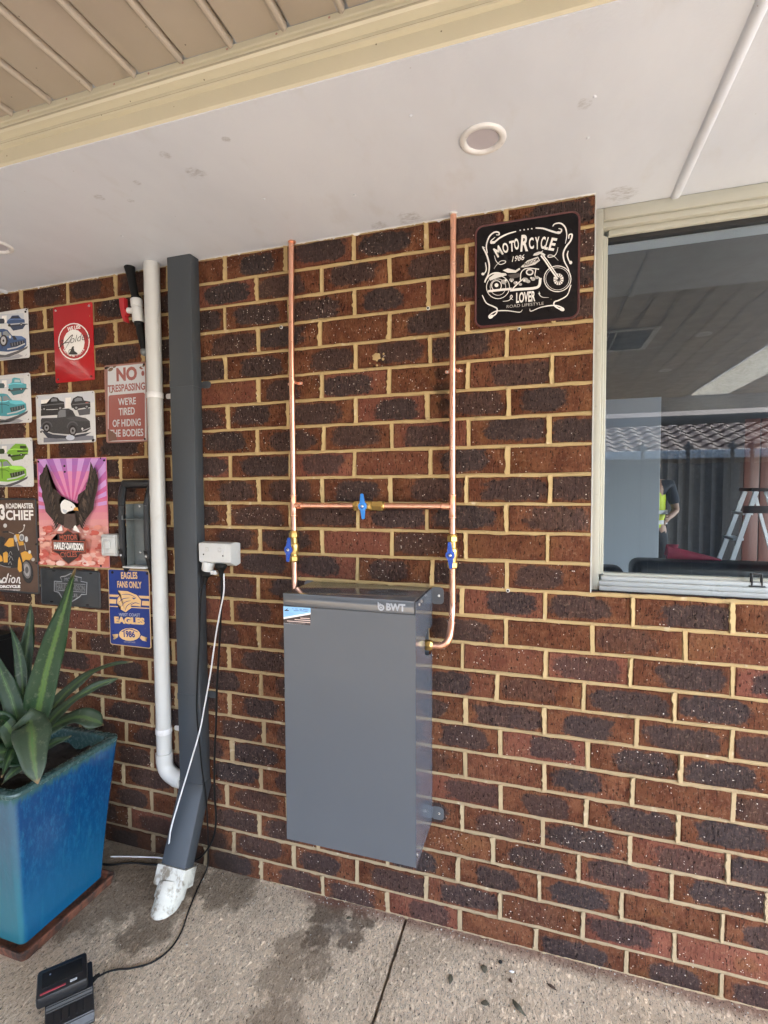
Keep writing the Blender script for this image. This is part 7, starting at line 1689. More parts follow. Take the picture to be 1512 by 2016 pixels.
  ('p',(0.5,0.48,0.46),[(211,145),(210,142),(208,140),(205,138),(201,137),(198,138),(195,139),(193,141),(192,144),(193,147),(195,149),(198,151),(202,152),(206,151),(209,150),(211,148)]),
  ('s',(0.4,0.4,0.4),2.03,[(65,159),(68,164),(71,168),(73,172),(76,174),(78,173),(81,169),(83,164),(85,160)],0),
  ('s',(0.4,0.4,0.4),2.03,[(66,136),(69,141),(72,147),(75,151),(78,153),(81,151),(84,147),(86,142),(89,137)],0),
  ('s',(0.4,0.4,0.4),2.03,[(62,118),(64,122),(67,127),(70,130),(72,132),(74,130),(76,127),(78,122),(81,118)],0),
  ('s',(0.4,0.4,0.4),2.03,[(61,149),(63,152),(65,155),(67,158),(68,159),(70,158),(72,156),(73,152),(75,150)],0),
  ('s',(0.35,0.35,0.35),2.53,[(9,115),(17,114),(26,112),(34,110),(42,109),(51,108),(59,108),(67,108),(76,108)],0),
  ('s',(0.92,0.9,0.86),6.59,[(-2,38),(-1,44),(1,50),(2,56),(4,58),(6,55),(8,49),(10,42),(12,39),(13,40),(14,43),(16,47),(17,49),(18,47),(19,44),(20,40),(22,37)],0),
  ('s',(0.92,0.9,0.86),5.58,[(44,49),(42,47),(40,44),(38,43),(35,41),(32,41),(30,41),(28,41),(26,43),(24,45),(24,47),(24,50),(24,52),(26,55),(28,57),(30,59),(33,60),(36,61),(38,61),(41,60),(43,59),(44,57),(45,55),(44,52),(44,49)],0),
  ('s',(0.92,0.9,0.86),6.08,[(43,40),(46,50),(51,60),(54,69),(57,75),(59,78),(60,79),(60,78),(61,78)],0),
  ('s',(0.92,0.9,0.86),6.08,[(60,41),(68,61)],0),
  ('p',(0.92,0.9,0.86),[(76,71),(76,70),(75,69),(73,68),(72,68),(70,68),(69,69),(68,70),(68,71),(68,72),(69,73),(71,74),(72,74),(74,74),(75,73),(76,72)]),
  ('s',(0.92,0.9,0.86),5.58,[(96,52),(94,49),(92,47),(90,45),(87,44),(84,43),(82,43),(80,44),(78,45),(76,47),(76,50),(76,52),(76,55),(78,57),(80,60),(82,62),(85,63),(88,64),(90,64),(92,63),(94,62),(96,60),(96,57),(96,55),(96,52)],0),
  ('s',(0.92,0.9,0.86),5.58,[(97,62),(92,43)],0),
  ('s',(0.92,0.9,0.86),5.58,[(105,43),(107,49),(109,54),(111,60),(113,63),(116,65),(119,66),(121,66),(123,64),(123,60),(122,54),(120,48),(120,44),(122,43),(124,43),(126,44),(128,44)],0),
  ('t', (0.92, 0.9, 0.86), 'ORCYCLE', (3.4, 15.8), (125.7, 22.4), 12.5, 0.08, 0),
  ('t', (0.6, 0.57, 0.52), 'MOTORCYCLE COMPANY', (-17.9, 1.7), (126.0, 10.2), 7.5, 0.05, 0),
 ],
 'bluecar': [
  ('p',(0.55,0.58,0.63),[(59,194),(272,178),(272,140),(56,157)]),
  ('p',(0.92,0.9,0.86),[(151,180),(178,179),(176,150),(149,151)]),
  ('p',(0.012,0.018,0.04),[(58,178),(161,168),(166,159),(163,148),(56,155)]),
  ('p',(0.03,0.075,0.19),[(177,150),(183,160),(197,165),(207,175),(244,173),(257,159),(276,152),(277,138),(260,128),(192,137)]),
  ('p',(0.012,0.018,0.04),[(198,166),(210,172),(242,170),(252,160),(220,161)]),
  ('p',(0.5,0.52,0.55),[(184,144),(276,140),(277,136),(186,139)]),
  ('p',(0.0135,0.03375,0.0855),[(192,135),(281,132),(265,116),(212,114)]),
  ('p',(0.012,0.018,0.04),[(186,138),(286,135),(297,131),(202,130)]),
  ('p',(0.012,0.009,0.01),[(200,137),(198,134),(194,132),(189,133),(185,135),(183,139),(185,142),(189,143),(194,143),(199,140)]),
  ('p',(0.012,0.009,0.01),[(267,133),(265,130),(260,129),(254,130),(250,132),(248,135),(250,138),(255,140),(261,139),(265,137)]),
  ('p',(0.4,0.4,0.42),[(262,134),(261,132),(258,132),(254,133),(253,135),(254,136),(258,137),(261,136)]),
  ('s',(0.12,0.21,0.44),3,[(185,159),(220,160),(267,154)],0),
  ('p',(0.03,0.075,0.19),[(55,133),(159,127),(180,121),(205,95),(258,88),(281,75),(282,50),(260,35),(180,32),(50,49)]),
  ('p',(0.08099999999999999,0.1575,0.353),[(205,95),(258,88),(279,75),(226,76),(194,84),(187,95)]),
  ('p',(0.25,0.28,0.3),[(153,114),(174,118),(199,96),(157,94)]),
  ('p',(0.5,0.53,0.55),[(54,124),(147,114),(146,95),(53,102)]),
  ('p',(0.012,0.018,0.04),[(190,66),(272,70),(273,55),(197,48)]),
  ('p',(0.75,0.75,0.72),[(200,90),(199,87),(196,85),(193,85),(190,86),(188,88),(187,91),(188,94),(190,96),(194,97),(197,96),(199,93)]),
  ('p',(0.75,0.75,0.72),[(274,98),(273,96),(271,94),(269,94),(266,94),(265,96),(264,99),(265,101),(267,102),(269,103),(271,102),(273,100)]),
  ('s',(0.3,0.31,0.33),2.14,[(204,65),(205,52)],0),
  ('s',(0.3,0.31,0.33),2.14,[(219,66),(220,53)],0),
  ('s',(0.3,0.31,0.33),2.14,[(234,67),(234,55)],0),
  ('s',(0.3,0.31,0.33),2.14,[(248,68),(249,56)],0),
  ('s',(0.3,0.31,0.33),2.14,[(263,69),(264,57)],0),
  ('s',(0.012,0.03,0.07600000000000001),3,[(53,92),(167,82),(188,74)],0),
  ('s',(0.14600000000000002,0.245,0.49800000000000005),3.85,[(53,99),(168,93),(187,94)],0),
  ('s',(0.012,0.018,0.04),3.42,[(148,118),(148,95),(148,48)],0),
  ('s',(0.6,0.62,0.64),5.14,[(176,42),(229,45),(276,56)],0),
  ('p',(0.012,0.009,0.01),[(181,76),(179,68),(174,60),(166,56),(158,55),(149,57),(142,63),(137,71),(136,81),(138,90),(144,97),(151,101),(160,102),(169,100),(176,94),(180,86)]),
  ('p',(0.45,0.45,0.47),[(172,77),(171,71),(167,66),(162,62),(156,62),(150,64),(146,68),(143,73),(142,80),(144,86),(147,92),(152,95),(158,96),(164,94),(168,90),(171,84)]),
  ('p',(0.012,0.009,0.01),[(163,78),(162,76),(161,74),(159,74),(157,73),(155,74),(153,75),(152,77),(152,79),(152,81),(154,83),(155,84),(158,84),(160,84),(161,82),(162,80)]),
  ('p',(0.1,0.1,0.11),[(49,37),(164,20),(228,30),(292,45),(286,36),(238,21),(185,10),(48,14)]),
  ('p',(0.35,0.36,0.39),[(48,14),(185,10),(238,18),(264,8),(227,-1),(47,4)]),
  ('p',(0.01,0.012,0.02),[(205,94),(221,92),(234,76),(215,77)]),
  ('p',(0.012,0.009,0.01),[(295,189),(294,187),(292,186),(289,186),(287,188),(286,190),(287,192),(290,193),(292,193),(295,191)]),
 ],
 'teal': [
  ('p',(0.55,0.58,0.63),[(53,189),(268,181),(269,143),(51,152)]),
  ('p',(0.92,0.9,0.86),[(146,179),(173,178),(172,150),(145,149)]),
  ('p',(0.04,0.08,0.09),[(52,173),(156,167),(162,158),(158,147),(51,150)]),
  ('p',(0.07,0.36,0.42),[(181,145),(186,160),(201,167),(205,182),(217,186),(248,180),(255,162),(283,155),(282,137),(203,136)]),
  ('p',(0.4,0.55,0.6),[(219,178),(246,175),(249,165),(216,167)]),
  ('p',(0.04,0.08,0.09),[(206,144),(281,141),(280,134),(209,136)]),
  ('p',(0.03150000000000001,0.162,0.189),[(187,135),(278,135),(261,119),(208,114)]),
  ('p',(0.04,0.08,0.09),[(182,138),(283,138),(293,135),(198,130)]),
  ('p',(0.012,0.009,0.01),[(196,137),(194,134),(190,132),(184,133),(180,135),(179,138),(181,141),(185,143),(190,143),(194,140)]),
  ('p',(0.012,0.009,0.01),[(264,136),(262,133),(257,131),(251,132),(246,134),(244,137),(246,140),(251,142),(257,142),(262,139)]),
  ('p',(0.4,0.4,0.42),[(259,136),(257,134),(254,134),(251,135),(249,137),(251,139),(254,139),(258,138)]),
  ('s',(0.2,0.78,0.8999999999999999),3,[(180,159),(216,162),(263,157)],0),
  ('p',(0.07,0.36,0.42),[(49,128),(154,125),(176,120),(201,95),(254,90),(277,77),(279,52),(257,36),(176,30),(44,42)]),
  ('p',(0.14900000000000002,0.642,0.744),[(201,94),(254,89),(276,77),(222,76),(190,83),(182,94)]),
  ('p',(0.25,0.28,0.3),[(148,112),(170,116),(195,96),(152,92)]),
  ('p',(0.5,0.53,0.55),[(49,118),(143,112),(142,93),(48,96)]),
  ('p',(0.04,0.08,0.09),[(186,65),(268,72),(269,56),(193,47)]),
  ('p',(0.75,0.75,0.72),[(210,350),(209,347),(206,345),(203,345),(200,346),(198,348),(197,351),(198,354),(200,356),(204,357),(207,356),(209,353)]),
  ('p',(0.75,0.75,0.72),[(284,358),(283,356),(281,354),(279,354),(276,354),(275,356),(274,359),(275,361),(277,362),(279,363),(281,362),(283,360)]),
  ('s',(0.3,0.31,0.33),2.14,[(200,64),(200,51)],0),
  ('s',(0.3,0.31,0.33),2.14,[(215,66),(216,53)],0),
  ('s',(0.3,0.31,0.33),2.14,[(230,68),(231,55)],0),
  ('s',(0.3,0.31,0.33),2.14,[(245,69),(246,57)],0),
  ('s',(0.3,0.31,0.33),2.14,[(260,70),(260,59)],0),
  ('s',(0.028000000000000004,0.144,0.168),3,[(47,86),(162,80),(184,73)],0),
  ('s',(0.23400000000000004,0.872,1),3.85,[(47,93),(163,91),(182,94)],0),
  ('s',(0.04,0.08,0.09),3.42,[(143,116),(144,93),(143,45)],0),
  ('s',(0.6,0.62,0.64),5.14,[(171,40),(225,45),(273,57)],0),
  ('p',(0.012,0.009,0.01),[(191,336),(189,328),(184,320),(176,316),(168,315),(159,317),(152,323),(147,331),(146,341),(148,350),(154,357),(161,361),(170,362),(179,360),(186,354),(190,346)]),
  ('p',(0.45,0.45,0.47),[(182,337),(181,331),(177,326),(172,322),(166,322),(160,324),(156,328),(153,333),(152,340),(154,346),(157,352),(162,355),(168,356),(174,354),(178,350),(181,344)]),
  ('p',(0.012,0.009,0.01),[(173,338),(172,336),(171,334),(169,334),(167,333),(165,334),(163,335),(162,337),(162,339),(162,341),(164,343),(165,344),(168,344),(170,344),(171,342),(172,340)]),
  ('p',(0.1,0.1,0.11),[(44,30),(159,17),(224,30),(289,48),(283,38),(235,21),(180,8),(42,6)]),
  ('p',(0.35,0.36,0.39),[(42,6),(180,7),(234,17),(260,8),(223,-2),(42,-4)]),
  ('p',(0.25,0.25,0.25),[(303,188),(302,186),(300,185),(297,185),(295,187),(294,189),(295,191),(298,192),(300,192),(303,190)]),
 ],
 'green': [
  ('p',(0.55,0.58,0.63),[(46,177),(264,178),(264,139),(44,139)]),
  ('p',(0.92,0.9,0.86),[(140,170),(168,171),(166,142),(138,141)]),
  ('p',(0.03,0.05,0.015),[(45,161),(150,159),(156,150),(152,138),(44,137)]),
  ('p',(0.22,0.48,0.04),[(166,142),(174,148),(200,167),(219,178),(275,174),(289,154),(286,135),(225,128),(171,136)]),
  ('p',(0.03,0.05,0.015),[(243,169),(277,167),(280,156),(243,157)]),
  ('p',(0.03,0.05,0.015),[(226,150),(287,148),(287,143),(227,143)]),
  ('p',(0.099,0.216,0.018000000000000002),[(182,128),(273,131),(256,114),(202,107)]),
  ('p',(0.03,0.05,0.015),[(176,130),(278,135),(289,132),(192,123)]),
  ('p',(0.012,0.009,0.01),[(190,130),(188,127),(184,125),(179,125),(174,127),(173,131),(175,134),(179,136),(185,136),(189,134)]),
  ('p',(0.012,0.009,0.01),[(259,132),(257,128),(252,127),(246,127),(241,129),(239,132),(241,135),(246,137),(252,137),(257,135)]),
  ('p',(0.4,0.4,0.42),[(254,132),(252,130),(249,129),(246,130),(244,132),(246,134),(249,135),(252,134)]),
  ('s',(0.5,1,0.14),3,[(175,152),(210,156),(258,153)],0),
  ('p',(0.22,0.48,0.04),[(42,115),(148,116),(170,112),(196,88),(249,85),(272,73),(274,47),(252,30),(170,21),(37,28)]),
  ('p',(0.404,0.846,0.098),[(196,87),(249,84),(271,73),(216,70),(184,75),(176,86)]),
  ('p',(0.25,0.28,0.3),[(142,103),(164,108),(189,88),(146,83)]),
  ('p',(0.5,0.53,0.55),[(42,105),(136,103),(135,83),(40,83)]),
  ('p',(0.03,0.05,0.015),[(180,56),(263,67),(264,51),(188,38)]),
  ('p',(0.75,0.75,0.72),[(219,611),(218,608),(215,606),(212,606),(209,607),(207,609),(206,612),(207,615),(209,617),(213,618),(216,617),(218,614)]),
  ('p',(0.75,0.75,0.72),[(292,619),(292,616),(290,615),(288,615),(285,615),(284,617),(283,620),(284,622),(286,623),(288,624),(290,623),(292,621)]),
  ('s',(0.3,0.31,0.33),2.14,[(194,57),(195,43)],0),
  ('s',(0.3,0.31,0.33),2.14,[(209,59),(210,46)],0),
  ('s',(0.3,0.31,0.33),2.14,[(224,61),(225,48)],0),
  ('s',(0.3,0.31,0.33),2.14,[(240,63),(240,51)],0),
  ('s',(0.3,0.31,0.33),2.14,[(255,65),(256,53)],0),
  ('s',(0.08800000000000001,0.192,0.016),3,[(40,73),(157,71),(178,64)],0),
  ('s',(0.5640000000000001,1,0.168),3.85,[(40,80),(157,83),(176,85)],0),
  ('s',(0.03,0.05,0.015),3.42,[(137,107),(138,83),(137,35)],0),
  ('s',(0.6,0.62,0.64),5.14,[(165,31),(220,38),(268,52)],0),
  ('p',(0.012,0.009,0.01),[(200,598),(198,588),(193,581),(185,577),(176,576),(168,578),(161,584),(156,592),(155,602),(157,611),(163,618),(170,622),(179,623),(188,621),(195,615),(199,607)]),
  ('p',(0.45,0.45,0.47),[(191,598),(190,592),(186,587),(181,584),(175,583),(170,584),(165,589),(162,594),(161,601),(163,608),(166,613),(171,616),(177,617),(183,615),(188,611),(190,605)]),
  ('p',(0.012,0.009,0.01),[(182,599),(181,597),(180,596),(178,594),(176,594),(174,595),(172,596),(171,598),(171,600),(171,602),(173,604),(174,605),(176,605),(178,604),(180,603),(181,601)]),
  ('p',(0.1,0.1,0.11),[(36,16),(153,7),(219,22),(284,43),(278,33),(229,14),(174,-1),(35,-8)]),
  ('p',(0.35,0.36,0.39),[(35,-8),(174,-2),(229,10),(256,2),(217,-9),(34,-19)]),
  ('p',(0.25,0.25,0.25),[(315,188),(314,186),(311,184),(308,184),(306,186),(305,188),(306,190),(309,191),(312,191),(314,190)]),
 ],
 'sticker': [
  ('p',(0.25,0.52,0.85),[(2.3,51.3),(92.8,52),(92.6,36.8),(2.2,16.9)]),
  ('p',(0.9,0.86,0.88),[(2.2,17.8),(92.6,38.2),(92.6,33.3),(2.2,12.3)]),
  ('p',(0.03,0.02,0.022),[(2.2,12.5),(92.6,33.4),(91.1,0.5),(2.5,1)]),
  ('p',(0.02,0.03,0.06),[(7.2,40.4),(12.2,41.7),(17.8,47.5),(16.7,41.1),(22.2,41),(21.2,37.8),(7.6,37.7)]),
  ('s',(0.05,0.12,0.3),1.67,[(33.3,46.1),(37.2,46)],0),
  ('s',(0.05,0.12,0.3),1.67,[(42.7,46),(51.6,46.1)],0),
  ('s',(0.05,0.12,0.3),1.67,[(56.5,46.2),(64.9,46.1)],0),
  ('s',(0.05,0.12,0.3),1.67,[(68.3,46.4),(86.9,45.8)],0),
  ('s',(0.05,0.12,0.3),1.67,[(37.6,41),(54.5,41.4)],0),
  ('s',(0.05,0.12,0.3),1.67,[(57.4,41.6),(83.4,41.4)],0),
  ('s',(0.2,0.38,0.62),0.84,[(8,33.2),(39,33.6)],0),
  ('s',(0.2,0.38,0.62),0.84,[(8,30),(34,31)],0),
  ('s',(0.2,0.38,0.62),0.84,[(7.9,27.3),(42.9,29.8)],0),
  ('s',(0.2,0.38,0.62),0.84,[(7.9,23.7),(30.9,24.4)],0),
  ('s',(0.72,0.55,0.5),2.23,[(59.6,20),(89.9,20.6)],0),
  ('s',(0.72,0.55,0.5),2.23,[(40.7,14.4),(91.8,14.6)],0),
  ('s',(0.72,0.55,0.5),2.23,[(15.2,8.3),(91.2,8.8)],0),
  ('s',(0.3,0.27,0.27),0.84,[(20.6,3.9),(75.1,4)],0),
 ],
}

# ------------------------------------------------------------------ metal signs
_GL = {}
def glyphs(txt, bold):
    """triangulated outline of a word: list of polygons, unit cap height"""
    key = (txt, bold)
    if key in _GL: return _GL[key]
    cu = bpy.data.curves.new('word', 'FONT')
    cu.body = txt
    cu.size = 1.0
    cu.offset = bold
    cu.fill_mode = 'FRONT'
    cu.resolution_u = 3
    o = bpy.data.objects.new('word', cu)
    COL.objects.link(o)
    dg = bpy.context.evaluated_depsgraph_get()
    me = o.evaluated_get(dg).to_mesh()
    vs = [tuple(v.co[:2]) for v in me.vertices]
    fs = [tuple(p.vertices) for p in me.polygons]
    o.evaluated_get(dg).to_mesh_clear()
    bpy.data.objects.remove(o, do_unlink=True)
    bpy.data.curves.remove(cu)
    xs = [v[0] for v in vs] or [0, 1]
    ys = [v[1] for v in vs] or [0, 1]
    _GL[key] = (vs, fs, min(xs), max(xs), min(ys), max(ys))
    return _GL[key]

def clip_poly(pts, x0, z0, x1, z1):
    for ax_, lim, sg in ((0, x0, 1), (0, x1, -1), (1, z0, 1), (1, z1, -1)):
        out = []
        for i in range(len(pts)):
            a, b = pts[i - 1], pts[i]
            ia, ib = (a[ax_] - lim) * sg >= 0, (b[ax_] - lim) * sg >= 0
            if ia != ib:
                t = (lim - a[ax_]) / (b[ax_] - a[ax_])
                out.append((a[0] + (b[0] - a[0]) * t, a[1] + (b[1] - a[1]) * t))
            if ib: out.append(b)
        pts = out
        if len(pts) < 3: return []
    return pts

def print_obj(key, org, Y, parent, lim, name='print', step=.00007):
    """flat print on a sign: coloured shapes, each a hair above the one below"""
    bm = bm_new()
    lay = bm.loops.layers.float_color.new('ink')
    tess = []
    ox, oz = org
    n = 0
    def face(pts, col, d, conv=True):
        vs = [bm.verts.new((ox + u / 1000, Y - d, oz + v / 1000)) for u, v in pts]
        try: f = bm.faces.new(vs)
        except ValueError: return
        for l in f.loops: l[lay] = (*col, 1)
        if len(pts) > 4: tess.append(f)
    for e in PRINTS[key]:
        n += 1
        d = n * step
        if e[0] == 'p':
            pts = clip_poly(e[2], *lim)
            if len(pts) > 2: face(pts, e[1], d)
        elif e[0] == 's':
            pts, w, tp = e[3], e[2] / 2, e[4]
            m = len(pts)
            L, Q = [], []
            for i, p in enumerate(pts):
                a, b = pts[max(i - 1, 0)], pts[min(i + 1, m - 1)]
                dx, dy = b[0] - a[0], b[1] - a[1]
                ln = math.hypot(dx, dy) or 1
                ww = w
                if tp: ww = w * (.35 + .65 * math.sin(math.pi * min(1, .12 + .88 * i / max(1, m - 1))))
                L.append((p[0] - dy / ln * ww, p[1] + dx / ln * ww)); Q.append((p[0] + dy / ln * ww, p[1] - dx / ln * ww))
            for i in range(m - 1):
                q = clip_poly([L[i], Q[i], Q[i + 1], L[i + 1]], *lim)
                if len(q) > 2: face(q, e[1], d + (i % 2) * step * .3)
        else:
            _, col, txt, A, B, h, bold, slant = e
            vs, fs, x0, x1, y0, y1 = glyphs(txt, bold)
            dx, dy = B[0] - A[0], B[1] - A[1]
            ln = math.hypot(dx, dy)
            cx, cy = dx / ln, dy / ln
            T = []
            for x, y in vs:
                u = (x - x0) / max(1e-6, x1 - x0) * ln
                v = (y - y0) / max(1e-6, y1 - y0) * h
                u += v * slant
                T.append((A[0] + u * cx - v * cy, A[1] + u * cy + v * cx))
            for f in fs:
                q = clip_poly([T[i] for i in f], *lim)
                if len(q) > 2: face(q, col, d)
    if tess: bmesh.ops.triangulate(bm, faces=tess, ngon_method='EAR_CLIP')
    off = ORG[parent.name]
    bmesh.ops.translate(bm, verts=bm.verts[:], vec=-off)
    me = bpy.data.meshes.new(name)
    for f in bm.faces:
        f.normal_update()
        if f.normal.y > 0: f.normal_flip()
    bm.to_mesh(me); bm.free()
    me.materials.append(M['ink'])
    o = bpy.data.objects.new(name, me)
    COL.objects.link(o); o.parent = parent
    ORG[o.name] = off.copy()
    return o

def sign(key, org, x0, z0, x1, z1, r, plate, label, rim=None, lip=.0, tilt=0, screws=(), cat='sign', inset=.0012):
    t = thing('metal_sign', ((x0 + x1) / 2, -.004, z0), label, cat, None)
    bm = bm_new()
    A = rrect(x0, z0, x1, z1, r, 5)
    B = rrect(x0 + .0012, z0 + .0012, x1 - .0012, z1 - .0012, max(r - .001, .0006), 5)
    loft(bm, [[V(u, -.0042, v) for u, v in A], [V(u, -.0054, v) for u, v in A], [V(u, -.0059, v) for u, v in B]])
    pl_ = obj('plate', bm, M[plate], t, smooth=30)
    if rim:
        bm = bm_new()
        for (a0, b0, a1, b1) in (((x0, z0), (x1, z0), 0, 0),) :
            pass
        C = rrect(x0, z0, x1, z1, r, 6); D = rrect(x0 + lip, z0 + lip, x1 - lip, z1 - lip, max(r - lip, .002), 6)
        V0 = [bm.verts.new((u, -.0055, v)) for u, v in C]; V1 = [bm.verts.new((u * .7 + p * .3, -.0074, v * .7 + q * .3)) for (u, v), (p, q) in zip(C, D)]; V2 = [bm.verts.new((u, -.0058, v)) for u, v in D]
        for i in range(len(C)):
            j = (i + 1) % len(C)
            quad_faces(bm, (V0[i], V0[j], V1[j], V1[i])); quad_faces(bm, (V1[i], V1[j], V2[j], V2[i]))
        obj('rolled_edge', bm, M[rim], t, smooth=50)
    i_ = inset + (lip if rim else 0)
    lim = ((x0 + i_ - org[0]) * 1000, (z0 + i_ - org[1]) * 1000, (x1 - i_ - org[0]) * 1000, (z1 - i_ - org[1]) * 1000)
    print_obj(key, org, -.0061, t, lim)
    for x, z, m in screws:
        bm = bm_new(); lathe(bm, (x, -.0060, z), (0, -1, 0), [(0, .0042), (.0022, .0040), (.0032, .0022)], 10); obj('fixing_screw', bm, M[m], t)
    return t

sign('bluecar', (-1.335, 1.947), -1.338, 1.947, -1.040, 2.143, .010, 'enamel', 'white tin sign with a dark blue coupe at the top left of the wall', screws=((-1.052, 2.129, 'rubber'), (-1.058, 1.960, 'zinc')))
sign('teal', (-1.345, 1.687), -1.343, 1.687, -1.042, 1.887, .010, 'enamel', 'white tin sign with a turquoise and cream utility, middle of the left column', screws=((-1.053, 1.874, 'zinc'), (-1.058, 1.700, 'zinc')))
sign('green', (-1.354, 1.426), -1.346, 1.426, -1.044, 1.626, .010, 'enamel', 'white tin sign with a lime green car and panel van, low in the left column', screws=((-1.056, 1.612, 'zinc'), (-1.062, 1.440, 'zinc')))
sign('red', (-.908, 1.835), -.9075, 1.835, -.7085, 2.130, .008, 'redplate', 'glossy red workshop sign with a white roundel and script lettering', screws=((-.892, 2.116, 'zinc'), (-.724, 2.116, 'zinc'), (-.892, 1.849, 'darkred'), (-.724, 1.849, 'darkred')))
sign('truck', (-1.016, 1.597), -1.016, 1.597, -.713, 1.794, .009, 'enamel', 'white tin sign with a matt black pickup truck', screws=((-1.004, 1.783, 'zinc'), (-.723, 1.606, 'rubber')))
sign('notres', (-.662, 1.590), -.661, 1.590, -.4635, 1.885, .010, 'rust', 'rusty red and grey no trespassing sign beside the white pipe', rim='rust', lip=.0045, screws=((-.652, 1.874, 'rubber'), (-.473, 1.874, 'rubber')))
sign('eagle', (-1.027, 1.100), -1.0235, 1.108, -.664, 1.538, .004, 'pinkplate', 'large pink sunrise sign with a brown eagle spreading its wings over a shield', screws=((-1.013, 1.527, 'rubber'), (-.674, 1.525, 'rubber'), (-1.013, 1.198, 'rubber')))
sign('indian', (-1.262, .982), -1.335, .982, -1.0335, 1.3795, .012, 'brown', 'brown tin sign with a yellow motorcycle and white lettering', rim='slate', lip=.008)
sign('plate', (-1.030, .944), -1.027, .944, -.714, 1.094, .010, 'slate', 'charcoal licence plate sized sign with a thin shield outline, partly behind the tall leaf', rim='slate', lip=.006)
sign('eagles', (-.678, .806), -.674, .806, -.4755, 1.106, .010, 'gold', 'navy and gold football fan sign with an eagle head, below the can crusher', inset=.0035)
t_ = sign('moto', (.742, 1.885), .742, 1.885, 1.0345, 2.1825, .026, 'blackplate', 'square black motorcycle sign with cream lettering beside the window', rim='darkred', lip=.006)
# navy field of the football sign
for ch in [c for c in COL.objects if c.name.startswith('plate') and c.parent and 'football' in c.parent.get('label', '')]:
    bm = bm_new(); prism(bm, rrect(-.674 + .0035, .806 + .0035, -.4755 - .0035, 1.106 - .0035, .008, 5), XZ, -.0055, -.00605); obj('navy_field', bm, M['navy'], ch, smooth=30)

# sticker and maker's mark on the cabinet
tag(print_obj('sticker', (.203, 1.0105), CY - .00025, cabd, (3.6, -2, 93, 53), 'sticker', .00003))
st_ = [o for o in COL.objects if o.name.startswith('sticker')][0]
bm = bm_new(); box(bm, (.2066, CY - .00022, 1.0110), (.2935, CY + .0001, 1.0612)); obj('sticker_backing', bm, M['enamel'], cabd, smooth=0)
PRINTS['mark'] = [('t', (.33, .36, .40), 'BWT', (25, 2.0), (80, 2.0), 21, .045, 0),
                  ('p', (.33, .36, .40), [(0, 25), (4.5, 22.5), (4.5, 8), (0, 10)]), ('p', (.33, .36, .40), [(6, 22), (9, 20), (9, 14), (6, 14)]),
                  ('p', (.33, .36, .40), [(10 + 9.5 * math.cos(R(a)), 9.5 + 9.5 * math.sin(R(a))) for a in range(0, 360, 15)]),
                  ('p', (.135, .148, .165), [(10 + 5.2 * math.cos(R(a)), 9.5 + 5.2 * math.sin(R(a))) for a in range(0, 360, 20)]),
                  ('p', (.33, .36, .40), [(10 + 2.6 * math.cos(R(a)), 9.5 + 2.6 * math.sin(R(a))) for a in range(0, 360, 30)])]
print_obj('mark', (.5030, 1.0695), CY - .0020, lid, (-5, -5, 100, 40), 'raised_mark', .00004)

# ------------------------------------------------------------------ isolator switch and can crusher
iso = thing('isolator_switch', (-.618, -.03, 1.16), 'small white weatherproof switch box overlapping the pink eagle sign', 'switch')
bm = bm_new(); box(bm, (-.6555, -.0500, 1.1620), (-.5810, -.0075, 1.2435), bevel=.004); ib = obj('switch_box', bm, M['pvc'], iso)
bm = bm_new(); box(bm, (-.6515, -.0535, 1.1665), (-.5850, -.0502, 1.2390), bevel=.0012); ic = obj('cover', bm, M['white'], iso)
bm = bm_new(); box(bm, (-.648, -.0560, 1.1705), (-.6425, -.0536, 1.235)); box(bm, (-.648, -.0560, 1.2305), (-.590, -.0536, 1.2350)); box(bm, (-.6415, -.0560, 1.1705), (-.590, -.0536, 1.1740)); obj('cover_rim', bm, M['pvc'], ic, smooth=0)
bm = bm_new(); box(bm, (-.632, -.0610, 1.190), (-.606, -.0536, 1.220), bevel=.003); obj('rocker', bm, M['white'], iso)

cc = thing('can_crusher', (-.50, -.03, 1.12), 'galvanised wall can crusher with a black lever frame', 'can crusher')
bm = bm_new()
pr_ = [(-.5385, -.046), (-.5365, -.046), (-.5365, -.010), (-.4475, -.010), (-.4475, -.046), (-.4455, -.046), (-.4455, -.0075), (-.5385, -.0075)]
prism(bm, pr_, lambda u, v, d: V(u, v, d), 1.128, 1.358)
obj('channel', bm, M['galv'], cc, smooth=20)
bm = bm_new(); box(bm, (-.540, -.058, 1.3010), (-.4440, -.0105, 1.3030)); prism(bm, [(-.0605, 1.3005), (-.058, 1.3005), (-.058, 1.316), (-.0605, 1.316)], lambda u, v, d: V(d, u, v), -.563, -.540); box(bm, (-.563, -.0580, 1.3010), (-.5405, -.012, 1.3030)); box(bm, (-.5630, -.058, 1.3032), (-.5605, -.012, 1.3180)); box(bm, (-.4440, -.058, 1.3012), (-.4420, -.012, 1.3250)); obj('piston_plate', bm, M['galv'], cc, smooth=0)
bm = bm_new(); box(bm, (-.552, -.056, 1.1200), (-.447, -.008, 1.1270), bevel=.002); obj('base_shelf', bm, M['white'], cc)
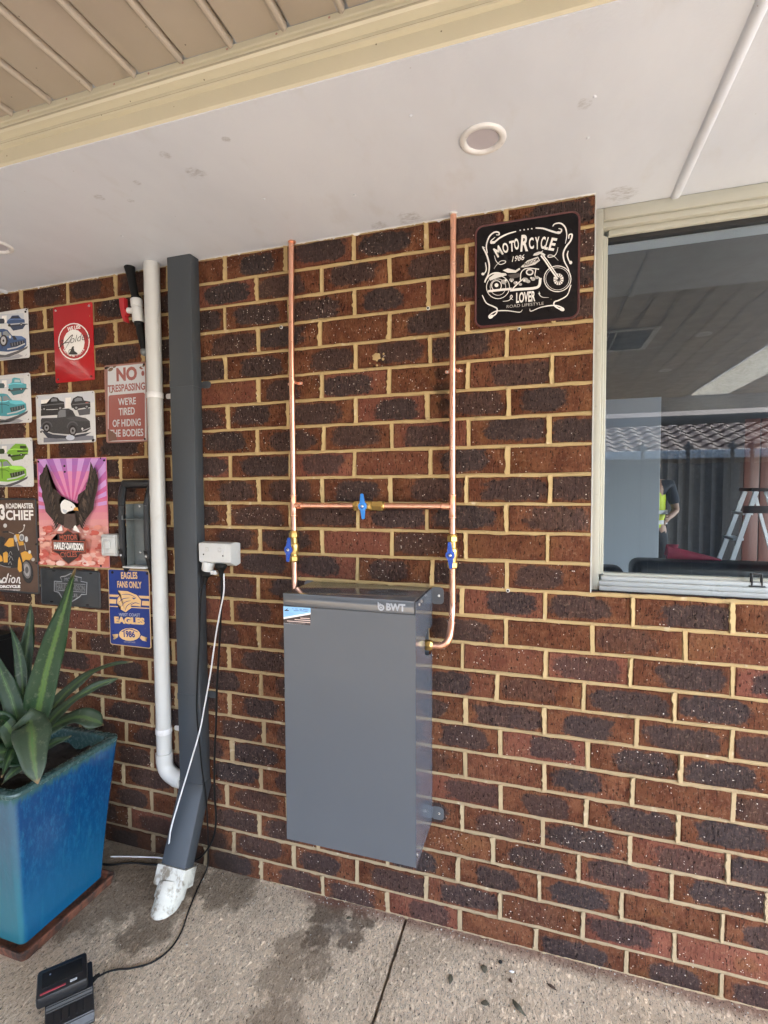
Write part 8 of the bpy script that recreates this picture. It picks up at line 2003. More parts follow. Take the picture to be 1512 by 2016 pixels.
for s_, x in ((-1, -.5525), (1, -.4370)):
    bm = bm_new()
    tube(bm, [(x, -.050, 1.160), (x, -.052, 1.30), (x, -.050, 1.352)], .0130, 8, squash=.8)
    tube(bm, [(x, -.050, 1.352), (x + s_ * .004, -.044, 1.385), (x + s_ * .006, -.034, 1.418), (x + s_ * .006, -.026, 1.430)], .0140, 8, squash=.9)
    prism(bm, [(-.066, 1.190), (-.030, 1.195), (-.022, 1.118), (-.040, 1.102)], lambda u, v, d: V(x + d, u, v), -.007, .007)
    obj('lever_arm', bm, M['black'], cc)
    for z in (1.168, 1.300):
        if z > 1.2 and s_ < 0: continue
        bm = bm_new(); lathe(bm, (x, -.0605, z), (0, -1, 0), [(0, .0045), (.002, .0043), (.003, .002)], 10); obj('rivet', bm, M['zinc'], cc)
bm = bm_new(); tube(bm, [(-.5625, -.026, 1.432), (-.4265, -.026, 1.432)], .0160, 14); obj('handle_grip', bm, M['black'], cc)
for x, z in ((-.508, 1.349), (-.482, 1.340), (-.51, 1.175)):
    bm = bm_new(); lathe(bm, (x, -.0105, z), (0, -1, 0), [(0, .0042), (.0015, .004), (.002, .002)], 10); obj('rivet', bm, M['zinc'], cc)

# ------------------------------------------------------------------ blue glazed planter with its saucer and plant
PCX, PCY = -.7005, -.3290
def rsq(h, r, z, cx=PCX, cy=PCY, n=6, wob=0.0, sd=0):
    return [V(cx + u, cy + v, z) for u, v in rrect(-h, -h, h, h, r, n)]
pot = thing('planter_pot', (PCX, PCY, .030), 'tall square blue glazed planter pot at the lower left', 'planter')
bm = bm_new()
prof = []
for i in range(15):
    t = i / 14
    h = .1485 + (.1955 - .1485) * (t ** 1.12)
    prof.append((h, .018 + .010 * t, .031 + .486 * t))
loft(bm, [rsq(h, r, z) for h, r, z in [(.1645, .020, .470), (.1645, .020, .5165)][:0] + [(.002, .0005, .0305), (.140, .016, .0304)] + prof], cap=False)
obj('glazed_body', bm, M['glaze'], pot, smooth=40)
bm = bm_new()
loft(bm, [rsq(h, r, z) for h, r, z in ((.1956, .028, .5165), (.1972, .028, .520), (.1975, .028, .526), (.1955, .027, .5305), (.190, .026, .5320), (.172, .022, .5318), (.167, .020, .5290), (.1650, .020, .522), (.1600, .019, .46))], cap=False)
obj('rim', bm, M['rimglaze'], pot, smooth=50)
bm = bm_new()
rs = random.Random(3)
N = 26
vs = [[bm.verts.new((PCX - .162 + .324 * i / N, PCY - .162 + .324 * j / N, .476 + rs.uniform(-.004, .007) + .010 * math.sin(i * .7) * math.cos(j * .5))) for j in range(N + 1)] for i in range(N + 1)]
for i in range(N):
    for j in range(N): quad_faces(bm, (vs[i][j], vs[i + 1][j], vs[i + 1][j + 1], vs[i][j + 1]))
tag(obj('soil', bm, M['soil'], pot, smooth=60), kind='stuff')
bm = bm_new()
loft(bm, [rsq(h, .014, z, PCX + .008) for h, z in ((.150, 0), (.166, .0002), (.1725, .028), (.1715, .030), (.1655, .030), (.163, .018), (.150, .014))])
rs = random.Random(2)
bmesh.ops.subdivide_edges(bm, edges=[e for e in bm.edges if e.calc_length() > .05], cuts=9, use_grid_fill=False)
for v in bm.verts: v.co += V(rs.uniform(-.0012, .0012), rs.uniform(-.0012, .0012), rs.uniform(-.0012, .0010) if v.co.z > .01 else 0)
tag(obj('plant_saucer', bm, M['terracotta'], smooth=35), 'chipped terracotta saucer under the blue planter pot', 'saucer')
bm = bm_new()
rs = random.Random(8)
g = [[bm.verts.new((-.545 + .026 * i / 4 + rs.uniform(-.003, .003), -.362 + .04 * j / 5, .500 + .018 * math.sin(i * 1.1 + j * .7) + .010 * j / 5)) for j in range(6)] for i in range(5)]
for i in range(4):
    for j in range(5): quad_faces(bm, (g[i][j], g[i + 1][j], g[i + 1][j + 1], g[i][j + 1]))
tag(obj('curled_leaf', bm, M['deadleaf'], smooth=60), 'curled brown dead leaf lying inside the planter rim', 'leaf')

plant = thing('potted_plant', (-.69, -.34, .478), 'strappy green plant with yellow striped leaves in the blue pot', 'plant')
def blade(pts, w, face, n=34, fold=.18, wave=.20, mat='leaf', seed=0, base=.20, peak=.42):
    """one strap leaf: centre line, half width profile, direction the upper face looks"""
    rr = random.Random(seed)
    P = smooth_path(pts, max(3, n // (len(pts) - 1)))
    m = len(P) - 1
    bm = bm_new()
    lay = bm.loops.layers.float_color.new('ink')
    F = Vector(face).normalized()
    rows = []
    K = 6
    ph = rr.uniform(0, 6)
    for i, p in enumerate(P):
        t = i / m
        tg = (P[min(i + 1, m)] - P[max(i - 1, 0)]).normalized()
        s_ = tg.cross(F)
        if s_.length < 1e-4: s_ = tg.cross(V(0, 0, 1))
        s_.normalize()
        nn = s_.cross(tg).normalized()
        if t < peak: ww = base + (1 - base) * math.sin(t / peak * math.pi / 2)
        else: ww = max(.02, 1 - ((t - peak) / (1 - peak)) ** 2.5)
        ww *= w * (1 + .07 * math.sin(ph + t * 11) + .05 * math.sin(ph * 3 + t * 23))
        row = []
        for k in range(K + 1):
            u = k / K * 2 - 1
            wv = wave * w * (math.sin(ph + t * 13 + (1.7 if u > 0 else 0)) + .6 * math.sin(ph * 2 + t * 29 * (1.1 if u > 0 else .9))) * abs(u) ** 1.6
            row.append((bm.verts.new(p + s_ * u * ww + nn * (abs(u) * fold * ww * (1 - .4 * t) + wv)), (u + 1) / 2, t))
        rows.append(row)
    for i in range(m):
        for k in range(K):
            q = (rows[i][k], rows[i][k + 1], rows[i + 1][k + 1], rows[i + 1][k])
            f = bm.faces.new([x[0] for x in q])
            for l, x in zip(f.loops, q): l[lay] = (x[1], x[2], 0, 1)
    off = ORG[plant.name]
    bmesh.ops.translate(bm, verts=bm.verts[:], vec=-off)
    me = bpy.data.meshes.new('leaf'); bm.to_mesh(me); bm.free()
    me.materials.append(M[mat]); me.shade_smooth()
    o = bpy.data.objects.new('leaf', me); COL.objects.link(o); o.parent = plant
    md = o.modifiers.new('thickness', 'SOLIDIFY'); md.thickness = .0009
    return o
B0 = (-.690, -.335, .475)
cam_dir = (.65, -.7, .25)
blade([B0, (-.683, -.33, .53), (-.667, -.32, .64), (-.638, -.30, .808), (-.587, -.28, .988), (-.541, -.26, 1.152)], .041, (.5, -.8, .1), seed=1, fold=.30)
blade([(-.70, -.33, .475), (-.705, -.33, .54), (-.751, -.30, .673), (-.774, -.27, .82), (-.775, -.25, .931), (-.779, -.24, 1.018)], .022, (.75, -.5, .1), seed=2, mat='leaf_dark', wave=.3, fold=.4)
blade([(-.70, -.35, .475), (-.690, -.35, .53), (-.707, -.36, .686), (-.758, -.36, .80), (-.822, -.36, .913)], .029, (.5, -.7, .4), seed=3, mat='leaf_dark')
blade([B0, (-.690, -.30, .54), (-.682, -.26, .637), (-.645, -.20, .713), (-.565, -.15, .773), (-.453, -.12, .796)], .0215, (.2, -.6, .9), seed=4, mat='leaf_pale', base=.2, fold=.35)
blade([B0, (-.685, -.32, .53), (-.654, -.28, .624), (-.584, -.24, .696), (-.513, -.20, .738), (-.453, -.18, .761)], .0205, (.25, -.7, .8), seed=5, mat='leaf_pale', base=.2, fold=.35)
blade([B0, (-.700, -.31, .53), (-.679, -.27, .588), (-.634, -.20, .605), (-.590, -.17, .588), (-.562, -.15, .565)], .033, (.2, -.5, .8), seed=6, mat='leaf_pale', peak=.7)
blade([B0, (-.66, -.35, .58), (-.610, -.39, .672), (-.545, -.43, .672), (-.495, -.465, .618), (-.462, -.480, .552)], .047, (.75, -.55, .35), seed=7, fold=.12, mat='leaf_pale', wave=.06, peak=.60)
blade([(-.70, -.35, .475), (-.67, -.36, .539), (-.656, -.40, .628), (-.692, -.42, .69), (-.751, -.44, .707)], .030, (.5, -.6, .6), seed=8)
blade([(-.70, -.35, .475), (-.67, -.36, .53), (-.653, -.42, .592), (-.684, -.46, .588), (-.73, -.49, .56)], .030, (.5, -.6, .7), seed=9, mat='leaf_dark')
blade([B0, (-.697, -.32, .505), (-.67, -.28, .536), (-.61, -.24, .561)], .020, (.3, -.6, .8), seed=10, mat='leaf_pale')
blade([(-.70, -.35, .475), (-.659, -.36, .520), (-.634, -.42, .532), (-.641, -.46, .507)], .017, (.4, -.5, .8), seed=11, mat='leaf_pale')
blade([(-.70, -.35, .475), (-.66, -.37, .53), (-.661, -.41, .560), (-.694, -.45, .560), (-.74, -.47, .545)], .026, (.4, -.6, .8), seed=12, mat='leaf_dark')
blade([(-.71, -.33, .475), (-.73, -.27, .58), (-.76, -.20, .67), (-.80, -.12, .72)], .020, (.2, -.6, .7), seed=15, mat='leaf_dark')
bm = bm_new(); tube(bm, [(-.70, -.338, .46), (-.698, -.338, .50), (-.696, -.337, .535)], [.022, .019, .014], 12); obj('stem', bm, M['leafgrey'], plant, smooth=60)

for k_, (a_, b_, c_, w_, f_) in enumerate((((-.70, -.36, .60), (-.66, -.44, .70), (-.60, -.50, .66), .016, (.6, -.6, .5)), ((-.71, -.33, .66), (-.745, -.31, .84), (-.80, -.30, .95), .018, (.6, -.8, .1)), ((-.70, -.35, .56), (-.63, -.43, .60), (-.60, -.485, .55), .017, (.5, -.5, .7)), ((-.72, -.36, .58), (-.76, -.45, .63), (-.80, -.50, .58), .020, (.2, -.6, .8)), ((-.70, -.32, .58), (-.69, -.24, .66), (-.72, -.15, .70), .016, (.3, -.6, .7)))):
    blade([(-.70, -.34, .475), a_, b_, c_], w_, f_, seed=30 + k_, mat='leaf_dark')
# ------------------------------------------------------------------ black cabinet at the far left
bk = thing('black_cabinet', (-1.45, -.28, 0), 'black cabinet by the wall at the left edge, half hidden by the plant', 'cabinet')
bm = bm_new(); box(bm, (-1.80, -.50, .04), (-1.163, -.025, .800), bevel=.004); obj('body', bm, M['rubber'], bk)
bm = bm_new(); box(bm, (-1.81, -.515, .801), (-1.158, -.020, .822), bevel=.004); obj('top', bm, M['rubber'], bk)
bm = bm_new(); box(bm, (-1.79, -.5195, .06), (-1.485, -.501, .79), bevel=.003); box(bm, (-1.478, -.5195, .06), (-1.172, -.501, .79), bevel=.003); obj('door', bm, M['black'], bk)
for x in (-1.50, -1.463):
    bm = bm_new(); tube(bm, [(x, -.520, .38), (x, -.535, .385), (x, -.535, .555), (x, -.520, .56)], .005, 8); obj('handle', bm, M['galv'], bk)
for x in (-1.77, -1.20):
    for y in (-.47, -.06):
        bm = bm_new(); lathe(bm, (x, y, 0), (0, 0, 1), [(0, .018), (.0405, .022)], 12); obj('foot', bm, M['rubber'], bk)

# ------------------------------------------------------------------ battery charger on the floor
ch = thing('battery_charger', (-.30, -.55, 0), 'black tool battery charger with a red stripe lying on the concrete', 'charger')
A_ = R(49.5)
def CH(u, v, z):          # u across, v towards the viewer
    return V(-.303 + u * math.cos(A_) + v * math.sin(A_), -.552 + u * math.sin(A_) - v * math.cos(A_), z)
def chbox(u0, v0, z0, u1, v1, z1, bev=.003, tilt=0):
    bm = bm_new()
    box(bm, (u0, v0, z0), (u1, v1, z1), bevel=bev)
    for vv_ in bm.verts:
        c = vv_.co.copy()
        z = c.z + (c.y * tilt)
        vv_.co = CH(c.x, c.y, z)
    return bm
bm = bm_new()
prof = [(-.046, .0005), (.102, .0005), (.106, .012), (.096, .030), (.050, .041), (.046, .052), (-.046, .052)]
prism(bm, prof, lambda u, v, d: CH(d, u, v), -.040, .071)
bmesh.ops.bevel(bm, geom=bm.edges[:], offset=.0025, segments=2, affect='EDGES')
cbody = obj('charger_body', bm, M['black'], ch)
for i in range(5):
    bm = chbox(-.022 + i * .017, .058, .0385, -.0185 + i * .017, .092, .0402, 0, 0)
    for v_ in bm.verts: pass
    obj('vent_rib', bm, M['black'], cbody, smooth=0)
bt = obj('battery_pack', chbox(-.059, -.048, .0545, .059, .048, .0860, .008), M['black'], ch)
bm = chbox(-.047, -.030, .0855, .047, .020, .0872, .002); obj('battery_top', bm, M['rubber'], bt)
bm = chbox(-.050, .0335, .0850, .008, .0395, .0875, .001); obj('red_stripe', bm, M['redstripe'], bt)
bm = chbox(.018, .031, .0855, .034, .038, .0868, 0); obj('label_patch', bm, M['pvc'], bt)
bm = chbox(-.030, -.018, .0873, -.026, -.012, .0878, 0); obj('indicator', bm, M['zinc'], bt)
bm = bm_new(); tube(bm, [CH(.068, -.010, .020), CH(.078, -.020, .018), CH(.086, -.030, .014)], [.0065, .0060, .0042], 10); obj('strain_relief', bm, M['rubber'], ch)

# ------------------------------------------------------------------ leaf litter and crumbs on the concrete
def litter(name, x, y, L, w, a, mat, label, cat='leaf', curl=.25, group=None):
    bm = bm_new()
    rr = random.Random(int(x * 1e4))
    n = 7
    rows = []
    for i in range(n + 1):
        t = i / n
        s_ = (t - .5) * L
        ww = w * math.sin(math.pi * (.06 + .9 * t)) * (1 + rr.uniform(-.15, .15))
        z = .0016 + curl * L * .18 * math.sin(t * 3.0) ** 2
        bend = curl * L * .25 * (t - .5) ** 2 * 4
        rows.append([bm.verts.new((x + s_ * math.cos(a) - (q * ww + bend) * math.sin(a), y + s_ * math.sin(a) + (q * ww + bend) * math.cos(a), z + abs(q) * ww * .35)) for q in (-1, 0, 1)])
    for i in range(n):
        for k in range(2): quad_faces(bm, (rows[i][k], rows[i][k + 1], rows[i + 1][k + 1], rows[i + 1][k]))
    o = obj(name, bm, M[mat], smooth=60)
    md = o.modifiers.new('thickness', 'SOLIDIFY'); md.thickness = .0007
    return tag(o, label, cat, group)
litter('fallen_leaf', .788, -.108, .026, .009, 1.9, 'leafgrey', 'grey green pointed leaf on the concrete, nearest the wall', curl=.1)
litter('fallen_leaf', .700, -.168, .030, .007, 1.7, 'leafgrey', 'dull green narrow leaf left of the other leaves on the concrete', curl=.2)
litter('fallen_leaf', .888, -.197, .052, .0065, -.75, 'leafgrey', 'long curved grey brown leaf, largest on the concrete', curl=.5)
litter('fallen_leaf', .802, -.209, .022, .008, .2, 'leafgrey', 'small pale grey leaf lying left of the long curved leaf', curl=.1)
litter('fallen_leaf', .872, -.262, .040, .0045, -1.3, 'deadleaf', 'tan stick like leaf below the long curved leaf', curl=.1)
litter('fallen_leaf', .864, -.123, .014, .0045, -.8, 'leafbrown', 'dark brown leaf scrap right of the pointed leaf', curl=.3)
litter('fallen_leaf', .975, -.108, .030, .0045, -.5, 'leafbrown', 'dark reddish leaf scrap, farthest right on the concrete', curl=.5)
litter('fallen_leaf', .345, -.062, .018, .006, .4, 'leafgrey', 'dull green leaf scrap at the edge of the damp patch', curl=.2)
bm = bm_new(); ball(bm, (.832, -.075, .0048), .0052, seg=10, scale=(1.1, 1, .8)); tag(obj('dark_seed', bm, M['rubber'], smooth=60), 'round black seed near the wall on the concrete', 'seed')
bm = bm_new(); ball(bm, (.866, -.094, .0028), .0042, seg=8, scale=(1.8, .7, .6)); tag(obj('pale_chip', bm, M['enamel'], smooth=60), 'small white chip on the concrete among the leaves', 'chip')
bm = bm_new(); ball(bm, (.752, -.295, .004), .005, seg=10, scale=(1.6, 1, .6)); tag(obj('brown_chip', bm, M['deadleaf'], smooth=60), 'orange brown crumb on the concrete at the lower edge', 'chip')
bm = bm_new()
rs = random.Random(12)
for i in range(900):
    x, y = rs.uniform(-.5, 1.6), -abs(rs.gauss(0, .16 if i % 2 else .02)) - .003
    if y < -.6 or abs(x - .523) < .006 : continue
    r_ = rs.uniform(.0006, .0019) * (1.5 if rs.random() < .08 else 1)
    d = bmesh.ops.create_icosphere(bm, subdivisions=1, radius=r_, matrix=Matrix.Translation((x, y, r_ * .5)) @ Matrix.Diagonal((1, rs.uniform(.6, 1.5), .7, 1)))
    for v in d['verts']:
        for f in v.link_faces: f.material_index = 0 if i % 3 else 1
tag(obj('grit', bm, [M['leafbrown'], M['rub']], loc=(0, 0, 0), smooth=0), 'scattered grit and crumbs on the concrete', 'grit', kind='stuff')

# ------------------------------------------------------------------ seen through the window
so_ = thing('sofa', (2.4, 1.9, .05), 'black leather sofa just inside the window', 'sofa')
bm = bm_new(); box(bm, (1.415, 1.50, .30), (3.6, 1.72, 1.005), bevel=.05, seg=4); obj('backrest', bm, M['leather'], so_, smooth=60)
bm = bm_new(); box(bm, (1.43, 1.725, .18), (3.6, 2.45, .52), bevel=.05, seg=4); obj('seat', bm, M['leather'], so_, smooth=60)
bm = bm_new(); box(bm, (1.43, 1.52, .05), (3.6, 2.40, .175)); obj('base', bm, M['leather'], so_)
ar = thing('armchair', (1.05, 2.0, .05), 'black armchair left of the sofa inside the window', 'armchair')
bm = bm_new(); box(bm, (.60, 1.55, .30), (1.385, 1.74, .955), bevel=.05, seg=4); obj('backrest', bm, M['leather'], ar, smooth=60)
bm = bm_new(); box(bm, (.62, 1.745, .05), (1.37, 2.35, .48), bevel=.04, seg=3); obj('seat', bm, M['leather'], ar, smooth=60)
bm = bm_new()
rings = []
for i in range(9):
    t = i / 8
    rings.append([V(1.60 + .26 * t, 1.62 + .03 * math.cos(a), 1.006 + (.034 * (1 - t) + .006) * (1 + math.sin(a))) for a in [2 * math.pi * k / 10 for k in range(10)]])
loft(bm, rings)
loft(bm, [[V(1.618 + .030 * math.cos(a) + .012 * j / 3, 1.62 + .016 * math.sin(a), 1.03 + .020 * j) for a in [2 * math.pi * k / 8 for k in range(8)]] for j in range(4)])
tag(obj('pink_garment', bm, M['pinkt'], smooth=60), 'crumpled pink cloth lying on top of the sofa back', 'cloth')

ld = thing('step_ladder', (2.97, 4.6, .05), 'aluminium step ladder with black brackets standing in the room', 'ladder')
def lbar(a, b, w, d, mat, name, par=ld, y=0):
    a, b = Vector(a), Vector(b)
    t = (b - a).normalized()
    s_ = V(0, 1, 0) - t * t.y
    s_.normalize()
    q = s_.cross(t).normalized()
    bm = bm_new()
    loft(bm, [[p + q * (w / 2 * i) + s_ * (d / 2 * j) for i, j in ((-1, -1), (1, -1), (1, 1), (-1, 1))] for p in (a, b)])
    return obj(name, bm, M[mat], par, smooth=0)
topz = 1.36
f_l = []
for y in (4.45, 4.75):
    f_l.append(lbar((2.98, y, topz), (2.60, y + (y - 4.6) * .4, .05), .042, .024, 'alu', 'front_stile'))
    lbar((3.06, y, topz), (3.42, y + (y - 4.6) * .4, .05), .030, .020, 'alu', 'rear_stile')
for i, z in enumerate((.30, .58, .86, 1.12)):
    x = 2.60 + (2.98 - 2.60) * (z - .05) / (topz - .05)
    bm = bm_new(); box(bm, (x - .045, 4.44, z), (x + .045, 4.76, z + .025)); obj('tread', bm, M['alu'], ld, smooth=0)
lbar((3.22, 4.47, .78), (3.22, 4.73, .78), .02, .02, 'alu', 'rear_brace'); 
bm = bm_new(); box(bm, (2.93, 4.42, topz), (3.11, 4.78, topz + .035), bevel=.006); obj('top_cap', bm, M['black'], ld)
bm = bm_new(); box(bm, (2.86, 4.42, 1.14), (3.14, 4.435, 1.215), bevel=.003); obj('hinge_bracket', bm, M['black'], ld)
bm = bm_new(); box(bm, (3.085, 4.405, 1.335), (3.115, 4.419, 1.385)); obj('cap_end', bm, M['enamel'], ld)
dl = V(-.38, 0, -1.31).normalized()
q0 = V(2.98, 4.43, topz) + dl * .36
PRINTS['ladder'] = [('p', (.02, .02, .02), [(-5, -24), (215, -24), (215, 24), (-5, 24)]), ('t', (.8, .8, .8), 'BAILEY', (8, -15), (200, -15), 30, .05, 0)]
bm = bm_new(); lay = bm.loops.layers.float_color.new('ink')
def lput(pts, col, dd):
    e1 = -dl; e2 = V(-e1.z, 0, e1.x)
    f = bm.faces.new([bm.verts.new(q0 + dl * .215 + e1 * (u / 1000) + e2 * (v / 1000) + V(0, -.0055 - dd, 0)) for u, v in pts])
    for l in f.loops: l[lay] = (*col, 1)
lput([(-5, -24), (215, -24), (215, 24), (-5, 24)], (.02, .02, .02), 0)
vs, fs, x0, x1, y0, y1 = glyphs('BAILEY', .05)
for f in fs: lput([(8 + (vs[i][0] - x0) / (x1 - x0) * 192, -15 + (vs[i][1] - y0) / (y1 - y0) * 30) for i in f], (.8, .8, .8), .0006)
lput([(-170, -22), (-60, -22), (-60, 22), (-170, 22)], (.50, .42, .04), .0003)
obj('brand_label', bm, M['ink'], ld, smooth=0)

# person standing half behind the partition wall
per = thing('person', (2.13, 5.0, .05), 'person in a yellow and navy work shirt standing half hidden beyond the partition wall', 'person')
def skin(name, chains, mat, root, sub=1, parent=per):
    """chains of (point, radius); equal points are welded, so the figure is one surface"""
    vs, rad, es = [], [], []
    idx = {}
    for c in chains:
        prev = None
        for p, r_ in c:
            k = tuple(round(x, 4) for x in p)
            if k not in idx:
                idx[k] = len(vs); vs.append(p); rad.append(r_ if isinstance(r_, tuple) else (r_, r_))
            if prev is not None and prev != idx[k]: es.append((prev, idx[k]))
            prev = idx[k]
    me = bpy.data.meshes.new(name); me.from_pydata(vs, es, [])
    o = bpy.data.objects.new(name, me); COL.objects.link(o)
    md = o.modifiers.new('skin', 'SKIN')
    for i, d in enumerate(me.skin_vertices[0].data):
        d.radius = rad[i]
        d.use_root = (i == idx[tuple(round(x, 4) for x in root)])
    ms = o.modifiers.new('sub', 'SUBSURF'); ms.levels = ms.render_levels = sub
    dg = bpy.context.evaluated_depsgraph_get()
    m2 = bpy.data.meshes.new_from_object(o.evaluated_get(dg))
    m2.name = name
    bpy.data.objects.remove(o, do_unlink=True); bpy.data.meshes.remove(me)
    off = ORG[parent.name]
    m2.transform(Matrix.Translation(-off)); m2.materials.clear(); m2.materials.append(M[mat]); m2.shade_smooth()
    o = bpy.data.objects.new(name, m2); COL.objects.link(o); o.parent = parent; ORG[o.name] = off.copy()
    return o
px, py = 2.13, 5.0
pel, che, nek = (px, py, .98), (px, py, 1.30), (px, py, 1.50)
shL, shR = (px + .185, py, 1.435), (px - .185, py, 1.435)
elL, elR = (px + .255, py - .02, 1.14), (px - .25, py + .02, 1.14)
wrL, wrR = (px + .13, py - .22, 1.06), (px - .10, py - .24, 1.08)
body = [[(pel, .13), ((px, py, 1.12), .125), (che, .14), ((px, py, 1.43), .10), (nek, .055), ((px, py - .01, 1.57), .055), ((px, py - .02, 1.645), (.078, .092)), ((px, py - .015, 1.72), (.075, .09)), ((px, py - .01, 1.765), .05)]]
for sh, el, wr in ((shL, elL, wrL), (shR, elR, wrR)):
    body.append([((px, py, 1.43), .10), (sh, .062), (((sh[0] + el[0]) / 2, (sh[1] + el[1]) / 2, (sh[2] + el[2]) / 2), .050), (el, .042), (((el[0] + wr[0]) / 2, (el[1] + wr[1]) / 2, (el[2] + wr[2]) / 2), .037), (wr, .027)])
    dv = (Vector(wr) - Vector(el)).normalized()
    pm = Vector(wr) + dv * .05
    body.append([(wr, .027), (tuple(pm), (.036, .020))])
    sd = dv.cross(V(0, 0, 1)).normalized()
    for q, ln in ((-1.5, .070), (-.5, .082), (.5, .078), (1.5, .062)):
        b0 = pm + V(0, 0, 1) * q * .017 + dv * .02
        body.append([(tuple(pm), (.036, .020)), (tuple(b0), .0095), (tuple(b0 + dv * ln * .5 - sd * .006), .0088), (tuple(b0 + dv * ln - sd * .022), .0075)])
    th = Vector(wr) + dv * .015 + V(0, 0, .024)
    body.append([(wr, .027), (tuple(th), .011), (tuple(th + dv * .03 + V(0, 0, .018)), .010), (tuple(th + dv * .055 + V(0, 0, .02)), .008)])
for sx in (-1, 1):
    body.append([(pel, .13), ((px + sx * .095, py, .88), .092), ((px + sx * .105, py - .01, .54), .060), ((px + sx * .11, py + .015, .30), .052), ((px + sx * .112, py + .02, .14), .040), ((px + sx * .115, py - .08, .085), .036), ((px + sx * .12, py - .16, .075), .028)])
bd = skin('body', body, 'skin', pel, 1)
sl_ = []
shirt = [[((px, py, 1.00), (.150, .118)), ((px, py, 1.14), (.148, .115)), ((px, py, 1.32), (.165, .122)), ((px, py, 1.44), (.13, .10)), ((px, py, 1.492), .068)]]
for sh, el in ((shL, elL), (shR, elR)):
    m_ = Vector(sh).lerp(Vector(el), .55)
    shirt.append([((px, py, 1.44), (.13, .10)), (sh, .075), (tuple(m_), .066), (tuple(Vector(sh).lerp(Vector(el), .80)), .062)])
skin('shirt', shirt, 'navycloth', (px, py, 1.14), 1)
skin('vest', [[((px, py, .93), (.166, .134)), ((px, py, 1.10), (.162, .130)), ((px, py, 1.30), (.172, .136)), ((px, py, 1.42), (.135, .112))]], 'hivis', (px, py, 1.10), 2)
trs = [[((px, py, .99), (.145, .115)), ((px, py, .93), (.15, .12))]]
for sx in (-1, 1): trs.append([((px, py, .93), (.15, .12)), ((px + sx * .098, py, .84), .105), ((px + sx * .106, py - .01, .54), .078), ((px + sx * .112, py + .018, .16), .064)])
skin('trousers', trs, 'darkcloth', (px, py, .93), 1)
for sx in (-1, 1): skin('boot', [[((px + sx * .112, py + .02, .17), .052), ((px + sx * .113, py + .02, .10), .050), ((px + sx * .116, py - .09, .090), .046), ((px + sx * .12, py - .19, .082), .036)]], 'rubber', (px + sx * .113, py + .02, .10), 1)
bm = bm_new(); ball(bm, (px, py + .008, 1.735), .094, seg=20, scale=(.92, 1.05, .80)); obj('hair', bm, M['hair'], per, smooth=60)
bm = bm_new()
prism(bm, [(-.014, 0), (.014, 0), (.004, .045), (-.004, .045)], lambda u, v, d: V(px + u, py - .100 - (.022 - v * .4 if d else 0), 1.635 + v), 0, 1)
for sx in (-1, 1): ball(bm, (px + sx * .078, py - .005, 1.655), .030, seg=10, scale=(.35, .7, 1))
fc = obj('face', bm, M['skin'], per, smooth=60)
bm = bm_new()
for sx in (-1, 1): ball(bm, (px + sx * .032, py - .098, 1.676), .011, seg=10, scale=(1, .6, .7))
box(bm, (px - .026, py - .108, 1.598), (px + .026, py - .098, 1.606), bevel=.002)
obj('eyes_and_mouth', bm, M['hair'], per, smooth=60)
for z in (.985, 1.10):
    bm = bm_new(); loft(bm, [[V(px + .170 * math.cos(a), py + .138 * math.sin(a), z + h) for a in [2 * math.pi * k / 24 for k in range(24)]] for h in (0, .045)], cap=False); obj('reflective_band', bm, M['silver'], per, smooth=60)

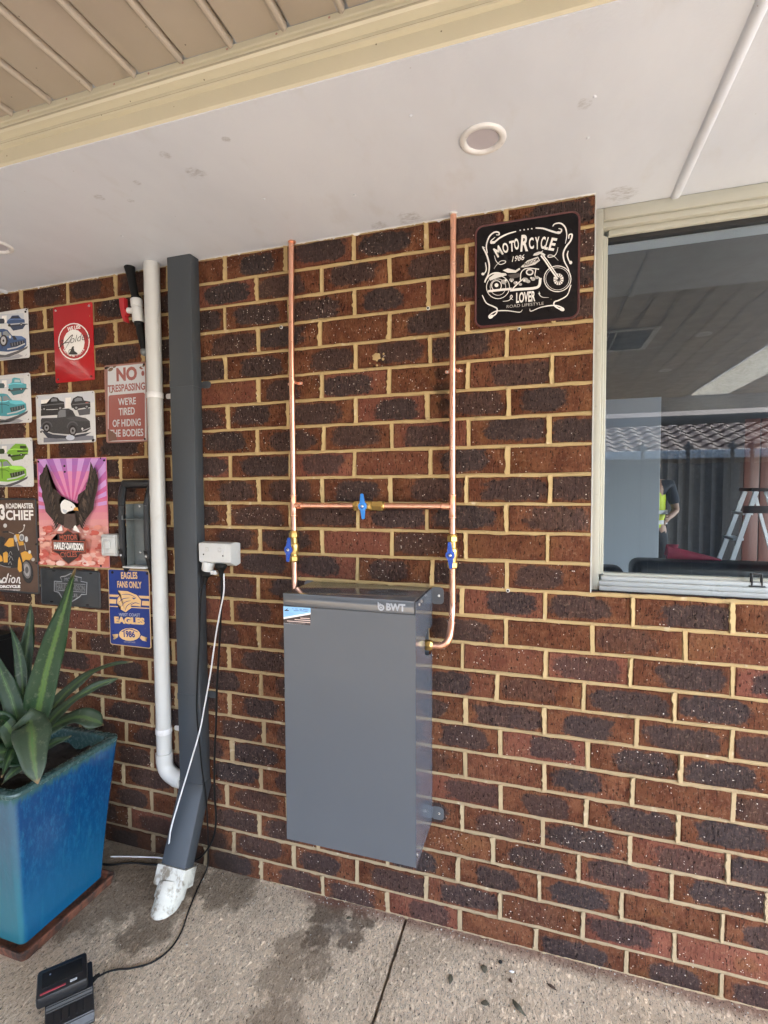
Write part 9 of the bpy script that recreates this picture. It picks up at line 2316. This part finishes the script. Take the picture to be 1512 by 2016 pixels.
# ------------------------------------------------------------------ behind the viewer (mirrored in the glass)
fn = thing('yard_fence', (2.0, -7.0, -.06), 'dark boarded yard fence with spear topped posts behind the patio', 'fence')
for i in range(86):
    x = -6 + i * .152
    bm = bm_new(); box(bm, (x, -7.02, -.06), (x + .142, -6.995, 1.76 + .02 * ((i * 37) % 5) / 5)); obj('fence_board', bm, M['rustpanel' if 3.72 < x < 6 else 'fence'], fn, smooth=0)
for x in (2.4, 3.02, 3.602, 3.85, 4.45, 5.1):
    bm = bm_new(); box(bm, (x - .02, -6.96, -.06), (x + .02, -6.92, 1.90)); lathe(bm, (x, -6.94, 1.90), (0, 0, 1), [(0, .03), (.02, .035), (.04, .022), (.06, .022), (.075, .052), (.10, .045), (.20, .004)], 4)
    prism(bm, [(-.075, .055), (-.05, .12), (-.012, .085), (.012, .085), (.05, .12), (.075, .055), (.0, .07)], lambda u, v, d: V(x + u, d, 1.93 + v), -6.955, -6.925)
    obj('spear_post', bm, M['beam'], fn)
nh = thing('neighbour_house', (2.0, -11.0, -.06), 'neighbouring house with a red tiled roof behind the fence', 'house')
bm = bm_new(); box(bm, (-8, -14, -.06), (12, -9.6, 2.05)); obj('wall', bm, M['housewall'], nh, smooth=0)
bm = bm_new(); box(bm, (-8.4, -9.15, 1.94), (12.4, -9.0, 2.10), bevel=.01); obj('gutter', bm, M['gutter'], nh)
bm = bm_new(); prism(bm, [(-9.12, 2.02), (-13.5, 3.60), (-13.5, 3.5), (-9.12, 1.95)], lambda u, v, d: V(d, u, v), -8.3, 12.3); rf = obj('roof', bm, M['tile'], nh, smooth=0)
bm = bm_new()
nx = 7
A = [[], []]
for j, (yy, zz) in enumerate(((0, .030), (-.40, .0))):
    for i in range(nx + 1):
        u = i / nx
        A[j].append(bm.verts.new((u * .30, yy, zz + .034 * math.sin(u * 2 * math.pi))))
lip_ = [bm.verts.new((i / nx * .30, 0.0, .0 + .034 * math.sin(i / nx * 2 * math.pi))) for i in range(nx + 1)]
for i in range(nx):
    quad_faces(bm, (A[0][i], A[0][i + 1], A[1][i + 1], A[1][i])); quad_faces(bm, (lip_[i], lip_[i + 1], A[0][i + 1], A[0][i]))
TM = finish('roof_tile', bm, M['tile'], 40)
sl_a = math.atan2(1.58, 4.38)
for r_ in range(8):
    for i in range(26):
        o = bpy.data.objects.new('roof_tile', TM); COL.objects.link(o); o.parent = rf
        yy = -9.10 - .36 * r_ * math.cos(sl_a); zz = 2.075 + .36 * r_ * math.sin(sl_a)
        o.location = (-.6 + .30 * i - ORG[rf.name].x, yy - ORG[rf.name].y, zz - ORG[rf.name].z)
        o.rotation_euler = (-sl_a, 0, 0)
for o in list(bpy.data.meshes):
    if o.users == 0: bpy.data.meshes.remove(o)
